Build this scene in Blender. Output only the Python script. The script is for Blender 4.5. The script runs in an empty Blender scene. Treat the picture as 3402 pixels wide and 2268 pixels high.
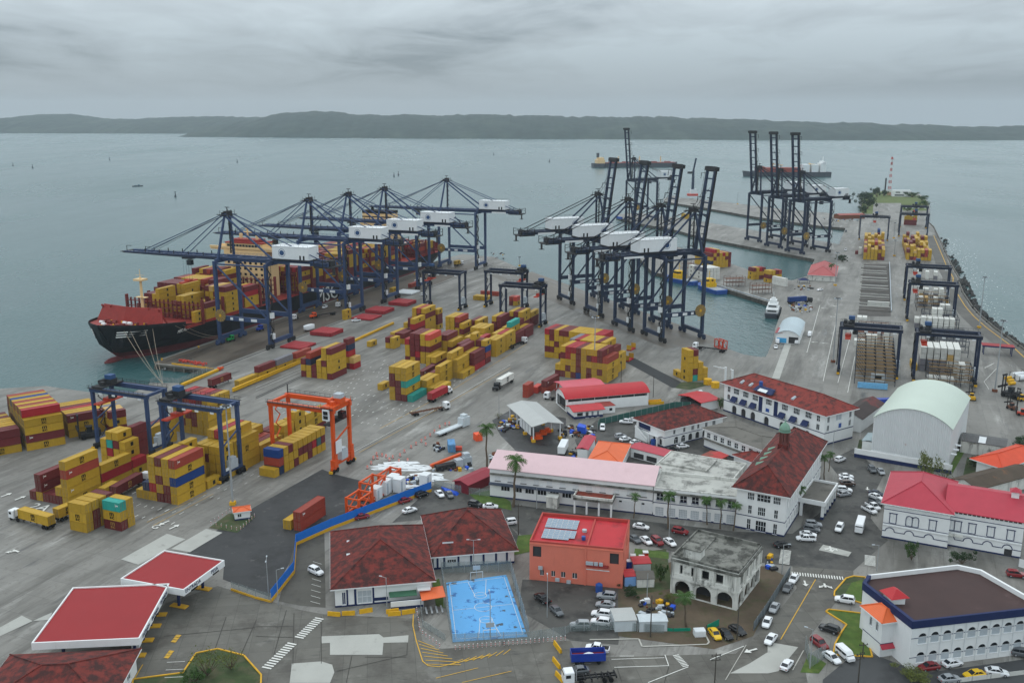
import bpy,bmesh,math,random
from mathutils import Vector,Matrix,noise as mnoise
random.seed(7)
rad=math.radians
scn=bpy.context.scene
COL=scn.collection
# camera
F_PX,PIT,CAMH,CX,CY=3183.1,0.233636,111.55,1701.0,1134.0
cd=bpy.data.cameras.new('camera');cam=bpy.data.objects.new('camera',cd);COL.objects.link(cam)
cam.location=(0,0,CAMH);cam.rotation_euler=(math.pi/2-PIT,0,0)
cd.sensor_width=36;cd.lens=36*F_PX/3402;cd.clip_start=1;cd.clip_end=40000
scn.camera=cam
# sky, sun, exposure
SUN_EL,SUN_AZ=52,-14
w=bpy.data.worlds.new('World');scn.world=w;w.use_nodes=True
nt=w.node_tree;nt.nodes.clear()
def nd(t,x=0,**kw):
 n=nt.nodes.new(t)
 for k,v in kw.items():setattr(n,k,v)
 return n
def lk(a,b):nt.links.new(a,b)
def mth(op,a,b=None,c=None):
 n=nd('ShaderNodeMath',operation=op)
 for i,v in enumerate((a,b,c)):
  if v is None:continue
  if isinstance(v,(int,float)):n.inputs[i].default_value=v
  else:lk(v,n.inputs[i])
 return n.outputs[0]
out=nd('ShaderNodeOutputWorld');bg=nd('ShaderNodeBackground');bg.inputs[1].default_value=0.1
lk(bg.outputs[0],out.inputs[0])
tc=nd('ShaderNodeTexCoord');sep=nd('ShaderNodeSeparateXYZ');lk(tc.outputs['Generated'],sep.inputs[0])
zc=mth('MAXIMUM',sep.outputs[2],0.0)
den=mth('ADD',zc,0.10)
cmb=nd('ShaderNodeCombineXYZ');lk(mth('DIVIDE',sep.outputs[0],den),cmb.inputs[0]);lk(mth('DIVIDE',sep.outputs[1],den),cmb.inputs[1])
def wn(scale,det,rough,dist,off):
 mp=nd('ShaderNodeMapping');mp.inputs['Location'].default_value=off;mp.inputs['Scale'].default_value=(1,.62,1)
 lk(cmb.outputs[0],mp.inputs[0])
 n=nd('ShaderNodeTexNoise');n.inputs['Scale'].default_value=scale;n.inputs['Detail'].default_value=det
 n.inputs['Roughness'].default_value=rough;n.inputs['Distortion'].default_value=dist
 lk(mp.outputs[0],n.inputs['Vector']);return n.outputs[0]
n1=wn(.42,5,.5,.6,(2.2,3.4,0));n2=wn(1.7,6,.6,.7,(1.7,9.1,0))
cl=mth('ADD',mth('MULTIPLY',n1,.68),mth('MULTIPLY',n2,.32))
rmp=nd('ShaderNodeValToRGB');lk(cl,rmp.inputs[0])
e=rmp.color_ramp.elements;e[0].position=.40;e[0].color=(.205,.258,.304,1);e[1].position=.60;e[1].color=(.40,.486,.55,1)
m_=e.new(.49);m_.color=(.32,.388,.443,1)
hz=nd('ShaderNodeMapRange',interpolation_type='SMOOTHSTEP');lk(sep.outputs[2],hz.inputs[0]);hz.inputs[1].default_value=0.0;hz.inputs[2].default_value=.062
hmx=nd('ShaderNodeMixRGB');lk(hz.outputs[0],hmx.inputs[0]);hmx.inputs[1].default_value=(.36,.43,.487,1);lk(rmp.outputs[0],hmx.inputs[2])
orr=nd('ShaderNodeMapRange',interpolation_type='SMOOTHSTEP');lk(zc,orr.inputs[0]);orr.inputs[1].default_value=0;orr.inputs[2].default_value=.36;ovc=orr.outputs[0]
gain=nd('ShaderNodeMixRGB');lk(ovc,gain.inputs[0]);gain.inputs[1].default_value=(9.2,9.2,9.2,1);gain.inputs[2].default_value=(44,39.5,36,1)
sc_=nd('ShaderNodeVectorMath',operation='MULTIPLY');lk(hmx.outputs[0],sc_.inputs[0]);lk(gain.outputs[0],sc_.inputs[1])
sky=nd('ShaderNodeTexSky',sky_type='NISHITA');sky.sun_disc=False;sky.sun_elevation=rad(SUN_EL);sky.sun_rotation=rad(SUN_AZ)
mixs=nd('ShaderNodeMixRGB');mixs.inputs[0].default_value=.93;lk(sky.outputs[0],mixs.inputs[1]);lk(sc_.outputs[0],mixs.inputs[2])
lk(mixs.outputs[0],bg.inputs[0])
sl=bpy.data.lights.new('sun','SUN');sl.energy=.55;sl.angle=rad(20);sl.color=(1,.965,.92)
so=bpy.data.objects.new('sun',sl);COL.objects.link(so)
so.rotation_euler=(rad(90-SUN_EL),0,rad(180-SUN_AZ));so.location=(0,0,400)
vs=scn.view_settings;vs.view_transform='Standard';vs.look='None';vs.gamma=1;vs.use_curve_mapping=False;vs.exposure=0
scn.cycles.use_denoising=True;scn.cycles.volume_bounces=1;scn.cycles.max_bounces=6;scn.cycles.transparent_max_bounces=8
scn.cycles.caustics_reflective=False;scn.cycles.caustics_refractive=False
# photograph pixel -> place on the ground (or at height z)
_c,_s=math.cos(PIT),math.sin(PIT)
def W(x,y,z=0.0):
 dx=(x-CX)/F_PX;dz=-(y-CY)/F_PX
 d=(dx,_c+_s*dz,-_s+_c*dz);t=(z-CAMH)/d[2]
 return Vector((d[0]*t,d[1]*t,z))
def R(ox,oy,s):return lambda x,y,z=0.0:W(ox+x/s,oy+y/s,z)
D=R(0,0,.691358)
Q1=R(0,1200,2.766);Q2=R(0,1700,2.76);Q3=R(850,1700,2.76);Q4=R(1700,1700,2.76);Q5=R(2550,1700,2.7606)
Q6=R(850,1200,2.766);Q7=R(1700,1200,2.766);Q8=R(2550,1200,2.7606)
T1=R(200,650,2.766);T2=R(900,550,2.766);T3=R(1700,400,2.766);T4=R(2400,400,2.766);T5=R(900,900,2.766);T6=R(1700,800,2.766);T7=R(2550,750,2.7606)
Z1=R(500,1050,4.704);Z2=R(2250,640,3.92);Z3=R(2350,850,4.48);Z4=R(3050,600,2.412)
def xy(v):return(v[0],v[1])
def ang(a,b):return math.atan2(b[1]-a[1],b[0]-a[0])
# materials
def c(r,g,b,k=1.0):
 f=lambda v:(v/255/12.92 if v<=10.3 else((v/255+.055)/1.055)**2.4)*k
 return(f(r),f(g),f(b),1)
MATS={}
def mat(name,col,rough=.75,var=.16,scale=1.2,stain=None,metal=0.0,bump=None,rnd=0.0,spec=.22,emit=None,streak=None,stretch=None,grid=None):
 if name in MATS:return MATS[name]
 m=bpy.data.materials.new(name);m.use_nodes=True;t=m.node_tree;N=t.nodes;L=t.links
 p=N['Principled BSDF'];p.inputs['Roughness'].default_value=rough;p.inputs['Metallic'].default_value=metal;p.inputs['Specular IOR Level'].default_value=spec
 tcn=N.new('ShaderNodeTexCoord');vec=tcn.outputs['Object']
 if stretch:
  mp=N.new('ShaderNodeMapping');mp.inputs['Rotation'].default_value=(0,0,-stretch[0]);L.new(vec,mp.inputs[0])
  mp3=N.new('ShaderNodeMapping');mp3.inputs['Scale'].default_value=(stretch[1],1,1);L.new(mp.outputs[0],mp3.inputs[0]);svec=mp3.outputs[0]
 else:svec=vec
 def noise(sc,det=5,ro=.6,v=None):
  n=N.new('ShaderNodeTexNoise');n.inputs['Scale'].default_value=sc;n.inputs['Detail'].default_value=det;n.inputs['Roughness'].default_value=ro
  L.new(v or vec,n.inputs['Vector']);return n.outputs[0]
 def mr(v,a,b,lo,hi):
  n=N.new('ShaderNodeMapRange');n.inputs[1].default_value=a;n.inputs[2].default_value=b;n.inputs[3].default_value=lo;n.inputs[4].default_value=hi;L.new(v,n.inputs[0]);return n.outputs[0]
 hsv=N.new('ShaderNodeHueSaturation');hsv.inputs['Color'].default_value=col
 val=mr(noise(scale),.25,.75,1-var,1+var)
 if rnd:
  oi=N.new('ShaderNodeObjectInfo');mu=N.new('ShaderNodeMath');mu.operation='MULTIPLY';L.new(val,mu.inputs[0]);L.new(mr(oi.outputs['Random'],0,1,1-rnd,1+rnd),mu.inputs[1]);val=mu.outputs[0]
 L.new(val,hsv.inputs['Value']);colout=hsv.outputs[0]
 for st in([stain]if stain and not isinstance(stain,list)else(stain or[])):
  scol,lo,hi,sscale=st[:4];amt=st[4]if len(st)>4 else 1
  f=mr(noise(sscale,6,.68,svec if len(st)>5 else vec),lo,hi,0,amt)
  mx=N.new('ShaderNodeMixRGB');L.new(f,mx.inputs[0]);L.new(colout,mx.inputs[1]);mx.inputs[2].default_value=scol;colout=mx.outputs[0]
  if len(st)>6:
   L.new(mr(f,0,1,rough,st[6]),p.inputs['Roughness'])
 if streak:
  mp2=N.new('ShaderNodeMapping');mp2.inputs['Scale'].default_value=(streak[2],streak[2],.12*streak[2]);L.new(vec,mp2.inputs[0])
  f=mr(noise(1,5,.65,mp2.outputs[0]),streak[1],streak[1]+.2,0,streak[3])
  mx=N.new('ShaderNodeMixRGB');L.new(f,mx.inputs[0]);L.new(colout,mx.inputs[1]);mx.inputs[2].default_value=streak[0];colout=mx.outputs[0]
 if grid:
  g1=N.new('ShaderNodeMapping');g1.inputs['Rotation'].default_value=(0,0,-grid[0]);L.new(vec,g1.inputs[0]);bk=N.new('ShaderNodeTexBrick');L.new(g1.outputs[0],bk.inputs['Vector']);bk.offset=0;bk.inputs['Scale'].default_value=1;bk.inputs['Brick Width'].default_value=grid[1];bk.inputs['Row Height'].default_value=grid[2];bk.inputs['Mortar Size'].default_value=.07;bk.inputs['Mortar Smooth'].default_value=.3
  bk.inputs['Color1'].default_value=(.9,.9,.9,1);bk.inputs['Color2'].default_value=(1.08,1.08,1.08,1);bk.inputs['Mortar'].default_value=(grid[3],)*3+(1,);mx=N.new('ShaderNodeMixRGB');mx.blend_type='MULTIPLY';mx.inputs[0].default_value=1;L.new(colout,mx.inputs[1]);L.new(bk.outputs[0],mx.inputs[2]);colout=mx.outputs[0]
 L.new(colout,p.inputs['Base Color'])
 if bump:
  b=N.new('ShaderNodeBump');b.inputs['Strength'].default_value=bump[2];b.inputs['Distance'].default_value=bump[3]if len(bump)>3 else .05
  if bump[0]=='noise':L.new(noise(bump[1],6,.6),b.inputs['Height'])
  else:
   wv=N.new('ShaderNodeTexWave');wv.bands_direction=bump[0];wv.inputs['Scale'].default_value=bump[1];L.new(vec,wv.inputs['Vector']);L.new(wv.outputs[1],b.inputs['Height'])
  L.new(b.outputs[0],p.inputs['Normal'])
 if emit:p.inputs['Emission Color'].default_value=emit[0];p.inputs['Emission Strength'].default_value=emit[1]
 MATS[name]=m;return m
 # mesh builder and object helpers
class MB:
 def __init__(s):s.v=[];s.f=[];s.m=[]
 def poly(s,pts,m=0):
  i=len(s.v);s.v+=[tuple(p)for p in pts];s.f.append(tuple(range(i,i+len(pts))));s.m.append(m);return s
 def hexa(s,P,m=0):
  i=len(s.v);s.v+=[tuple(p)for p in P]
  for q in((3,2,1,0),(4,5,6,7),(0,1,5,4),(1,2,6,5),(2,3,7,6),(3,0,4,7)):s.f.append(tuple(i+k for k in q));s.m.append(m)
  return s
 def box(s,x,y,z,sx,sy,sz,m=0,rz=0.0):
  cc,ss=math.cos(rz),math.sin(rz);hx,hy=sx/2,sy/2
  q=[(x+cc*a-ss*b,y+ss*a+cc*b)for a,b in((-hx,-hy),(hx,-hy),(hx,hy),(-hx,hy))]
  return s.hexa([(a,b,z)for a,b in q]+[(a,b,z+sz)for a,b in q],m)
 def bx(s,x0,y0,z0,x1,y1,z1,m=0):
  return s.hexa([(x0,y0,z0),(x1,y0,z0),(x1,y1,z0),(x0,y1,z0),(x0,y0,z1),(x1,y0,z1),(x1,y1,z1),(x0,y1,z1)],m)
 def beam(s,a,b,w,h=None,m=0,w2=None,h2=None):
  a,b=Vector(a),Vector(b);h=h or w;w2=w2 or w;h2=h2 or h;d=(b-a).normalized()
  up=Vector((0,0,1))if abs(d.z)<.97 else Vector((1,0,0))
  sd=d.cross(up).normalized();u=sd.cross(d)
  A=[a-sd*w/2-u*h/2,a+sd*w/2-u*h/2,a+sd*w/2+u*h/2,a-sd*w/2+u*h/2];B=[b-sd*w2/2-u*h2/2,b+sd*w2/2-u*h2/2,b+sd*w2/2+u*h2/2,b-sd*w2/2+u*h2/2]
  return s.hexa(A+B,m)
 def tube(s,a,b,r,n=6,m=0,r2=None,cap=True):
  a,b=Vector(a),Vector(b);r2=r if r2 is None else r2;d=(b-a).normalized();up=Vector((0,0,1))if abs(d.z)<.97 else Vector((1,0,0))
  sd=d.cross(up).normalized();u=sd.cross(d);i=len(s.v)
  for k in range(n):
   t=2*math.pi*k/n;q=sd*math.cos(t)+u*math.sin(t);s.v.append(tuple(a+q*r));s.v.append(tuple(b+q*r2))
  for k in range(n):
   j=(k+1)%n;s.f.append((i+2*k,i+2*j,i+2*j+1,i+2*k+1));s.m.append(m)
  if cap:
   s.f.append(tuple(i+2*k for k in range(n))[::-1]);s.m.append(m);s.f.append(tuple(i+2*k+1 for k in range(n)));s.m.append(m)
  return s
 def prism(s,pts,z0,z1,m=0,mside=None,bottom=True):
  n=len(pts);i=len(s.v);s.v+=[(p[0],p[1],z0)for p in pts]+[(p[0],p[1],z1)for p in pts]
  s.f.append(tuple(range(i+n,i+2*n)));s.m.append(m)
  if bottom:s.f.append(tuple(range(i+n-1,i-1,-1)));s.m.append(m)
  for k in range(n):
   j=(k+1)%n;s.f.append((i+k,i+j,i+n+j,i+n+k));s.m.append(m if mside is None else mside)
  return s
 def loft(s,secs,m=0,closed=True,caps=True):
  n=len(secs[0]);i=len(s.v)
  for q in secs:s.v+=[tuple(p)for p in q]
  for a in range(len(secs)-1):
   for k in range(n if closed else n-1):
    j=(k+1)%n;s.f.append((i+a*n+k,i+a*n+j,i+(a+1)*n+j,i+(a+1)*n+k));s.m.append(m)
  if caps and closed:
   s.f.append(tuple(range(i+n-1,i-1,-1)));s.m.append(m);k=i+(len(secs)-1)*n;s.f.append(tuple(range(k,k+n)));s.m.append(m)
  return s
 def ball(s,x,y,z,rx,ry,rz,m=0,n=8,k=5,jit=0.0,rs=None):
  i=len(s.v);rr=rs or random
  s.v.append((x,y,z-rz))
  for a in range(1,k):
   th=-math.pi/2+math.pi*a/k
   for b in range(n):
    ph=2*math.pi*b/n;j=1+rr.uniform(-jit,jit);s.v.append((x+rx*j*math.cos(th)*math.cos(ph),y+ry*j*math.cos(th)*math.sin(ph),z+rz*j*math.sin(th)))
  s.v.append((x,y,z+rz));top=len(s.v)-1
  for b in range(n):s.f.append((i,i+1+(b+1)%n,i+1+b));s.m.append(m)
  for a in range(k-2):
   for b in range(n):s.f.append((i+1+a*n+b,i+1+a*n+(b+1)%n,i+1+(a+1)*n+(b+1)%n,i+1+(a+1)*n+b));s.m.append(m)
  for b in range(n):s.f.append((i+1+(k-2)*n+b,i+1+(k-2)*n+(b+1)%n,top));s.m.append(m)
  return s
 def mesh(s,name,mats,smooth=False):
  me=bpy.data.meshes.new(name);me.from_pydata(s.v,[],s.f)
  for q in(mats if isinstance(mats,(list,tuple))else[mats]):me.materials.append(q)
  me.polygons.foreach_set('material_index',s.m)
  if smooth:me.polygons.foreach_set('use_smooth',[True]*len(s.f))
  me.update();return me
 def build(s,name,mats,parent=None,loc=None,rz=0.0,smooth=False):
  return obj(name,s.mesh(name,mats,smooth),parent,loc,rz)
def obj(name,data,parent=None,loc=None,rz=0.0):
 o=bpy.data.objects.new(name,data);COL.objects.link(o)
 if loc is not None:o.location=loc
 if rz:o.rotation_euler=(0,0,rz)
 if parent is not None:o.parent=parent
 return o
USED={}
def tag(o,label,cat,group=None):
 o['label']=label;o['category']=cat
 if group:o['group']=group
 return o
def thing(name,label,cat,loc=(0,0,0),rz=0.0,group=None):
 return tag(obj(name,None,None,loc,rz),label,cat,group)
def struct(o,kind='structure'):o['kind']=kind;return o
def copy_tree(o,parent=None):
 q=o.copy();COL.objects.link(q)
 if parent is not None:q.parent=parent
 for ch in o.children:copy_tree(ch,q)
 return q
def setmat(o,i,m):
 o.material_slots[i].link='OBJECT';o.material_slots[i].material=m
ORD=['first','second','third','fourth','fifth','sixth','seventh','eighth','ninth','tenth','eleventh','twelfth','thirteenth','fourteenth','fifteenth','sixteenth','seventeenth','eighteenth','nineteenth','twentieth']
def textmesh(s,size,name='lettering',m=None,depth=.02,align='CENTER'):
 cu=bpy.data.curves.new(name,'FONT');cu.body=s;cu.size=size;cu.extrude=depth;cu.align_x=align;cu.align_y='CENTER';cu.resolution_u=2
 o=bpy.data.objects.new(name,cu);COL.objects.link(o);dg=bpy.context.evaluated_depsgraph_get();me=bpy.data.meshes.new_from_object(o.evaluated_get(dg));me.name=name
 bpy.data.objects.remove(o);bpy.data.curves.remove(cu)
 if m:me.materials.clear();me.materials.append(m)
 return me
def put_text(s,size,m,parent,loc,rot,name='lettering',depth=.02):
 o=obj(name,textmesh(s,size,name,m,depth),parent,loc);o.rotation_euler=rot;return o
 # setting: sea, hills, land, haze
SEA_Z=-2.6
def sea_material():
 m=bpy.data.materials.new('sea_water');m.use_nodes=True;t=m.node_tree;N=t.nodes;L=t.links;p=N['Principled BSDF']
 p.inputs['Base Color'].default_value=(.022,.078,.082,1);p.inputs['Roughness'].default_value=.22;p.inputs['IOR'].default_value=1.33;p.inputs['Specular IOR Level'].default_value=.5
 tcn=N.new('ShaderNodeTexCoord')
 def nz(sc,det,st=(1,1,1),rot=0):
  mp=N.new('ShaderNodeMapping');mp.inputs['Scale'].default_value=st;mp.inputs['Rotation'].default_value=(0,0,rot);L.new(tcn.outputs['Object'],mp.inputs[0])
  n=N.new('ShaderNodeTexNoise');n.inputs['Scale'].default_value=sc;n.inputs['Detail'].default_value=det;n.inputs['Roughness'].default_value=.62;L.new(mp.outputs[0],n.inputs['Vector']);return n.outputs[0]
 a=nz(.16,4,(1,.55,1),.5);b=nz(.55,3,(1,.6,1),-.3)
 ad=N.new('ShaderNodeMath');ad.operation='MULTIPLY_ADD';L.new(b,ad.inputs[0]);ad.inputs[1].default_value=.35;L.new(a,ad.inputs[2])
 bp=N.new('ShaderNodeBump');bp.inputs['Strength'].default_value=.62;bp.inputs['Distance'].default_value=1.5;L.new(ad.outputs[0],bp.inputs['Height']);L.new(bp.outputs[0],p.inputs['Normal'])
 big=nz(.0035,4,(1,.35,1),.1);mr=N.new('ShaderNodeMapRange');mr.inputs[1].default_value=.35;mr.inputs[2].default_value=.68;mr.inputs[3].default_value=.16;mr.inputs[4].default_value=.34;L.new(big,mr.inputs[0]);L.new(mr.outputs[0],p.inputs['Roughness'])
 mx=N.new('ShaderNodeMixRGB');L.new(nz(.006,4,(1,.5,1),.3),mx.inputs[0]);mx.inputs[1].default_value=(.014,.062,.066,1);mx.inputs[2].default_value=(.04,.105,.108,1);L.new(mx.outputs[0],p.inputs['Base Color'])
 return m
M_SEA=sea_material()
g=MB()
XS=[-5200,-1500,-600,-300,0,300,600,1500,5200];YS=[-300,200,500,900,1800,4000,8200]
for i in range(len(XS)-1):
 for j in range(len(YS)-1):g.poly([(XS[i],YS[j],SEA_Z),(XS[i+1],YS[j],SEA_Z),(XS[i+1],YS[j+1],SEA_Z),(XS[i],YS[j+1],SEA_Z)])
struct(g.build('sea',M_SEA))
M_HILL=mat('far_forest',c(40,54,50),.9,.5,.02,stain=(c(64,76,66),.5,.7,.006))
def ridge(name,crest,ybase,depth,seed,amp):
 n=420;rows=[];x0,x1=crest[0][0],crest[-1][0];mb=MB()
 for i in range(n+1):
  x=x0+(x1-x0)*i/n
  for k in range(len(crest)-1):
   if crest[k][0]<=x<=crest[k+1][0]:break
  t=(x-crest[k][0])/(crest[k+1][0]-crest[k][0]);t=t*t*(3-2*t);h=crest[k][2]*(1-t)+crest[k+1][2]*t;yb=crest[k][1]*(1-t)+crest[k+1][1]*t
  nz=lambda s,q:mnoise.noise(Vector((x*s,q*9.7,seed)))
  h2=h*(1+.10*nz(.0022,1))+amp*(nz(.012,2)+.6*nz(.05,3));col=[]
  for j in range(9):
   u=j/8;sh=math.sin(u*math.pi/2)**.85
   jit=amp*1.1*mnoise.noise(Vector((x*.03,u*7,seed+5)))*(1 if 0<j else 0)
   col.append((x,yb+depth*u,SEA_Z-.4+(h2*sh if j else 0)+(jit if j else 0)+(3 if j else 0)))
  col.append((x,yb+depth*1.5,SEA_Z-.4));rows.append(col)
 mb.loft(rows,closed=False,caps=False);return struct(mb.build(name,M_HILL,smooth=True))
def hx(u,y):return(u*1.446428-CX)/F_PX*y*1.0
ridge('far_hills',[(hx(-260,5650),5750,60),(hx(0,5650),5750,105),(hx(140,5650),5700,72),(hx(330,5650),5650,88),(hx(520,5650),5600,88),(hx(700,5650),5600,60),(hx(1000,5650),5600,40)],0,900,3,5)
ridge('headland_hills',[(hx(418,4850),4880,4),(hx(440,4850),4850,48),(hx(520,4850),4830,76),(hx(600,4700),4760,116),(hx(660,4600),4700,118),(hx(800,4600),4620,104),(hx(900,4500),4560,110),(hx(1000,4500),4520,96),(hx(1080,4500),4500,104),(hx(1180,4400),4460,96),(hx(1300,4400),4420,100),(hx(1500,4400),4350,92),(hx(1640,4300),4300,84),(hx(1800,4300),4250,80),(hx(1900,4300),4230,70),(hx(2050,4300),4200,66),(hx(2150,4300),4220,54),(hx(2352,4300),4250,46),(hx(2800,4300),4300,50)],0,700,11,6)
# land: one sheet with quay walls
YARD=rad(68)
M_CONC=mat('yard_concrete',c(124,122,117),.62,.16,.05,stain=[(c(86,84,79),.48,.62,.07,.8,1),(c(166,165,160),.55,.70,.12,.7,1),(c(94,90,84),.55,.66,.6,.5),(c(50,49,47),.58,.68,.2,.8,1,.22)],bump=('noise',2.0,.15),stretch=(YARD,.16),grid=(YARD,7.5,6.0,.74))
M_WALL=mat('quay_wall',c(84,80,74),.85,.3,.4,streak=(c(40,40,36),.45,.5,.8))
land=[D(-260,1700),D(-260,1030),D(-20,938),Q1(0,250),Q1(420,225),Q1(1150,330),Z1(0,1040),Z1(450,1040),Z1(880,860),Z1(985,838),Z1(75,742),Z1(190,655),T2(1600,850),T2(1760,815),T2(2050,840),T2(2200,905),T2(2330,965),T6(140,285),T6(360,370),T6(600,465),T6(1780,905),T6(2000,995),T6(2130,1042),Z3(700,1490),Z3(800,1503),Z3(870,1497),Z3(895,1455),Z3(985,1235),Z3(1010,1080),Z3(1090,860),Z3(1110,770),Z3(980,712),Z3(0,405),T6(1290,285),T3(1150,1240),T3(1060,1190),T3(1150,1130),T3(1330,1110),Z2(350,800),Z2(870,985),Z2(1330,1120),Z2(1500,1140),Z2(1690,1085),Z2(1790,865),Z2(340,590),Z2(0,492),T3(1130,940),T3(960,885),T3(1000,858),T3(1180,850),Z2(0,325),Z2(360,382),Z2(870,470),Z2(1640,590),Z2(2110,672),Z2(2190,462),Z2(1850,432),Z2(1000,312),Z2(400,205),Z2(0,143),T3(1400,742),T3(1400,718),T3(1490,690),Z2(0,62),Z2(420,100),Z2(1400,215),Z2(1950,262),T4(1250,930),T4(1268,850),T4(1275,740),T4(1300,690),T4(1400,655),T4(1560,640),T4(1700,655),T4(1800,672),T4(1870,715),T4(1905,775),T4(1905,860),T4(1900,940),T4(1945,980),T4(1985,1060),T4(2060,1220),T4(2110,1330),T4(2180,1450),T7(1760,520),T7(1800,620),T7(1880,740),T7(1960,830),T7(2080,935),T7(2350,1130),D(2440,880),D(2600,1000),D(2600,1700)]
def sheet(name,pts,m,z,wall=None,zb=None):
 bm=bmesh.new();vs_=[bm.verts.new((p[0],p[1],z))for p in pts];bm.faces.new(vs_)
 if bm.faces[:][0].normal.z<0:pass
 bmesh.ops.recalc_face_normals(bm,faces=bm.faces[:])
 bm.faces.ensure_lookup_table()
 if bm.faces[0].normal.z<0:bmesh.ops.reverse_faces(bm,faces=bm.faces[:])
 bmesh.ops.triangulate(bm,faces=bm.faces[:])
 if wall:
  n=len(pts);lo=[bm.verts.new((p[0],p[1],zb))for p in pts]
  for i in range(n):
   f=bm.faces.new((vs_[i],vs_[(i+1)%n],lo[(i+1)%n],lo[i]));f.material_index=1
 me=bpy.data.meshes.new(name);bm.to_mesh(me);bm.free();me.materials.append(m)
 if wall:me.materials.append(wall)
 o=obj(name,me);o['kind']='structure';return o
sheet('ground',land,M_CONC,0.0,M_WALL,-4.5)
def haze():
 b=MB().bx(-5400,-400,SEA_Z-2.4,5400,8600,215);m=bpy.data.materials.new('haze_air');m.use_nodes=True;t=m.node_tree;t.nodes.clear()
 o_=t.nodes.new('ShaderNodeOutputMaterial');v=t.nodes.new('ShaderNodeVolumePrincipled');v.inputs['Color'].default_value=(.80,.90,.97,1);v.inputs['Density'].default_value=HAZE_D
 t.links.new(v.outputs[0],o_.inputs['Volume']);ob=b.build('haze',m);ob['kind']='stuff';ob.display_type='WIRE'
HAZE_D=5.5e-5
haze()
# shipping containers
HC=2.76
CA=R(440,1420,5.807);CB=R(1260,1120,6.273);CC=R(60,1450,4.6125);CD=R(0,1270,5.47);CE=R(1780,1050,6.532);CF=R(560,1290,4.9);CG=R(320,1400,7.0)
CH=R(960,1080,7.538);CI=R(1260,990,6.533);CJ=R(1500,1000,5.765);CK=R(2200,1120,8.909);CL=R(2820,700,6.533);CM=R(2780,960,4.237);CN=R(800,1340,5.226)
CCOL={'Y':('yellow',c(178,142,40)),'M':('maroon',c(104,40,42)),'R':('red',c(152,34,42)),'O':('rust-red',c(148,60,46)),'B':('blue',c(24,58,118)),'N':('navy',c(36,48,76)),'T':('teal',c(44,150,138)),'W':('white',c(206,206,200)),'G':('grey-green',c(62,92,90)),'P':('coral',c(190,74,62)),'S':('grey',c(118,116,122)),'A':('tan',c(196,160,96))}
CMAT={k:mat('container_'+v[0].replace('-','_'),v[1],.55,.12,.8,stain=(c(96,62,40),.66,.8,1.6,.55),bump=('X',1.1,.5,.06),rnd=.13,streak=(c(70,58,44),.56,1.5,.35))for k,v in CCOL.items()}
M_BLACK=mat('black_print',c(26,25,24),.6,.05);M_TANP=mat('tan_print',c(178,140,72),.6,.05);M_WHITEP=mat('white_print',c(214,214,210),.6,.05);M_DARK=mat('dark_gap',c(24,24,25),.8,.1)
M_ROD=mat('lock_rod_steel',c(120,112,98),.6,.2,2)
def container_meshes(L):
 b=MB();w=2.44;h=2.70;x=L/2
 b.bx(-x+.1,-w/2+.09,.1,x-.1,w/2-.09,h-.08)
 for sx in(-1,1):
  for sy in(-1,1):b.box(sx*(x-.08),sy*(w/2-.08),0,.16,.16,h)
  b.box(sx*(x-.06),0,.02,.12,w-.32,.14);b.box(sx*(x-.06),0,h-.14,.12,w-.32,.12)
 for sy in(-1,1):b.box(0,sy*(w/2-.05),.02,L-.32,.1,.15);b.box(0,sy*(w/2-.05),h-.12,L-.32,.1,.1)
 me=b.mesh('shipping_container',CMAT['Y'])
 d=MB()
 d.bx(-x-.005,-w/2+.17,.17,-x+.048,-.01,h-.15);d.bx(-x-.005,.01,.17,-x+.048,w/2-.17,h-.15)
 for y in(-.85,-.38,.38,.85):d.bx(-x-.06,y-.025,.14,-x-.005,y+.025,h-.12)
 for y in(-.6,.6):d.bx(-x-.05,y-.22,1.0,-x-.006,y+.22,1.06)
 d.m=[0]*12+[1]*(len(d.f)-12);return me,d.mesh('door',[CMAT['Y'],M_ROD])
CONT={12:container_meshes(12.19),6:container_meshes(6.06)}
def emblem(m):
 mb=textmesh('m',1.75,'emblem',m,.01);mb2=textmesh('sc',1.45,'emblem',m,.01);bm=bmesh.new();bm.from_mesh(mb2);bmesh.ops.scale(bm,vec=(1.02,.72,1),verts=bm.verts[:]);bmesh.ops.translate(bm,vec=(0,-.42,0),verts=bm.verts[:]);n=len(bm.verts)
 bm.from_mesh(mb);bm.verts.ensure_lookup_table();vs_=bm.verts[n:];bmesh.ops.scale(bm,vec=(.86,.85,1),verts=vs_);bmesh.ops.translate(bm,vec=(0,.36,0),verts=vs_)
 g=bmesh.ops.duplicate(bm,geom=bm.verts[:]+bm.edges[:]+bm.faces[:])['geom'];bmesh.ops.translate(bm,vec=(.07,.03,0),verts=[q for q in g if isinstance(q,bmesh.types.BMVert)])
 bmesh.ops.scale(bm,vec=(1.42,1.35,1),verts=bm.verts[:]);bm.to_mesh(mb);bm.free();return mb
EMB={'Y':emblem(M_BLACK),'M':emblem(M_TANP)};EMB['W']=EMB['Y']
def sticker():
 b=MB();b.bx(-.42,-.18,0,.42,.18,.012);b.bx(-.6,-.55,0,-.5,.5,.012);return b.mesh('print_mark',M_WHITEP)
STK=sticker()
CLIST=[]
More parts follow.
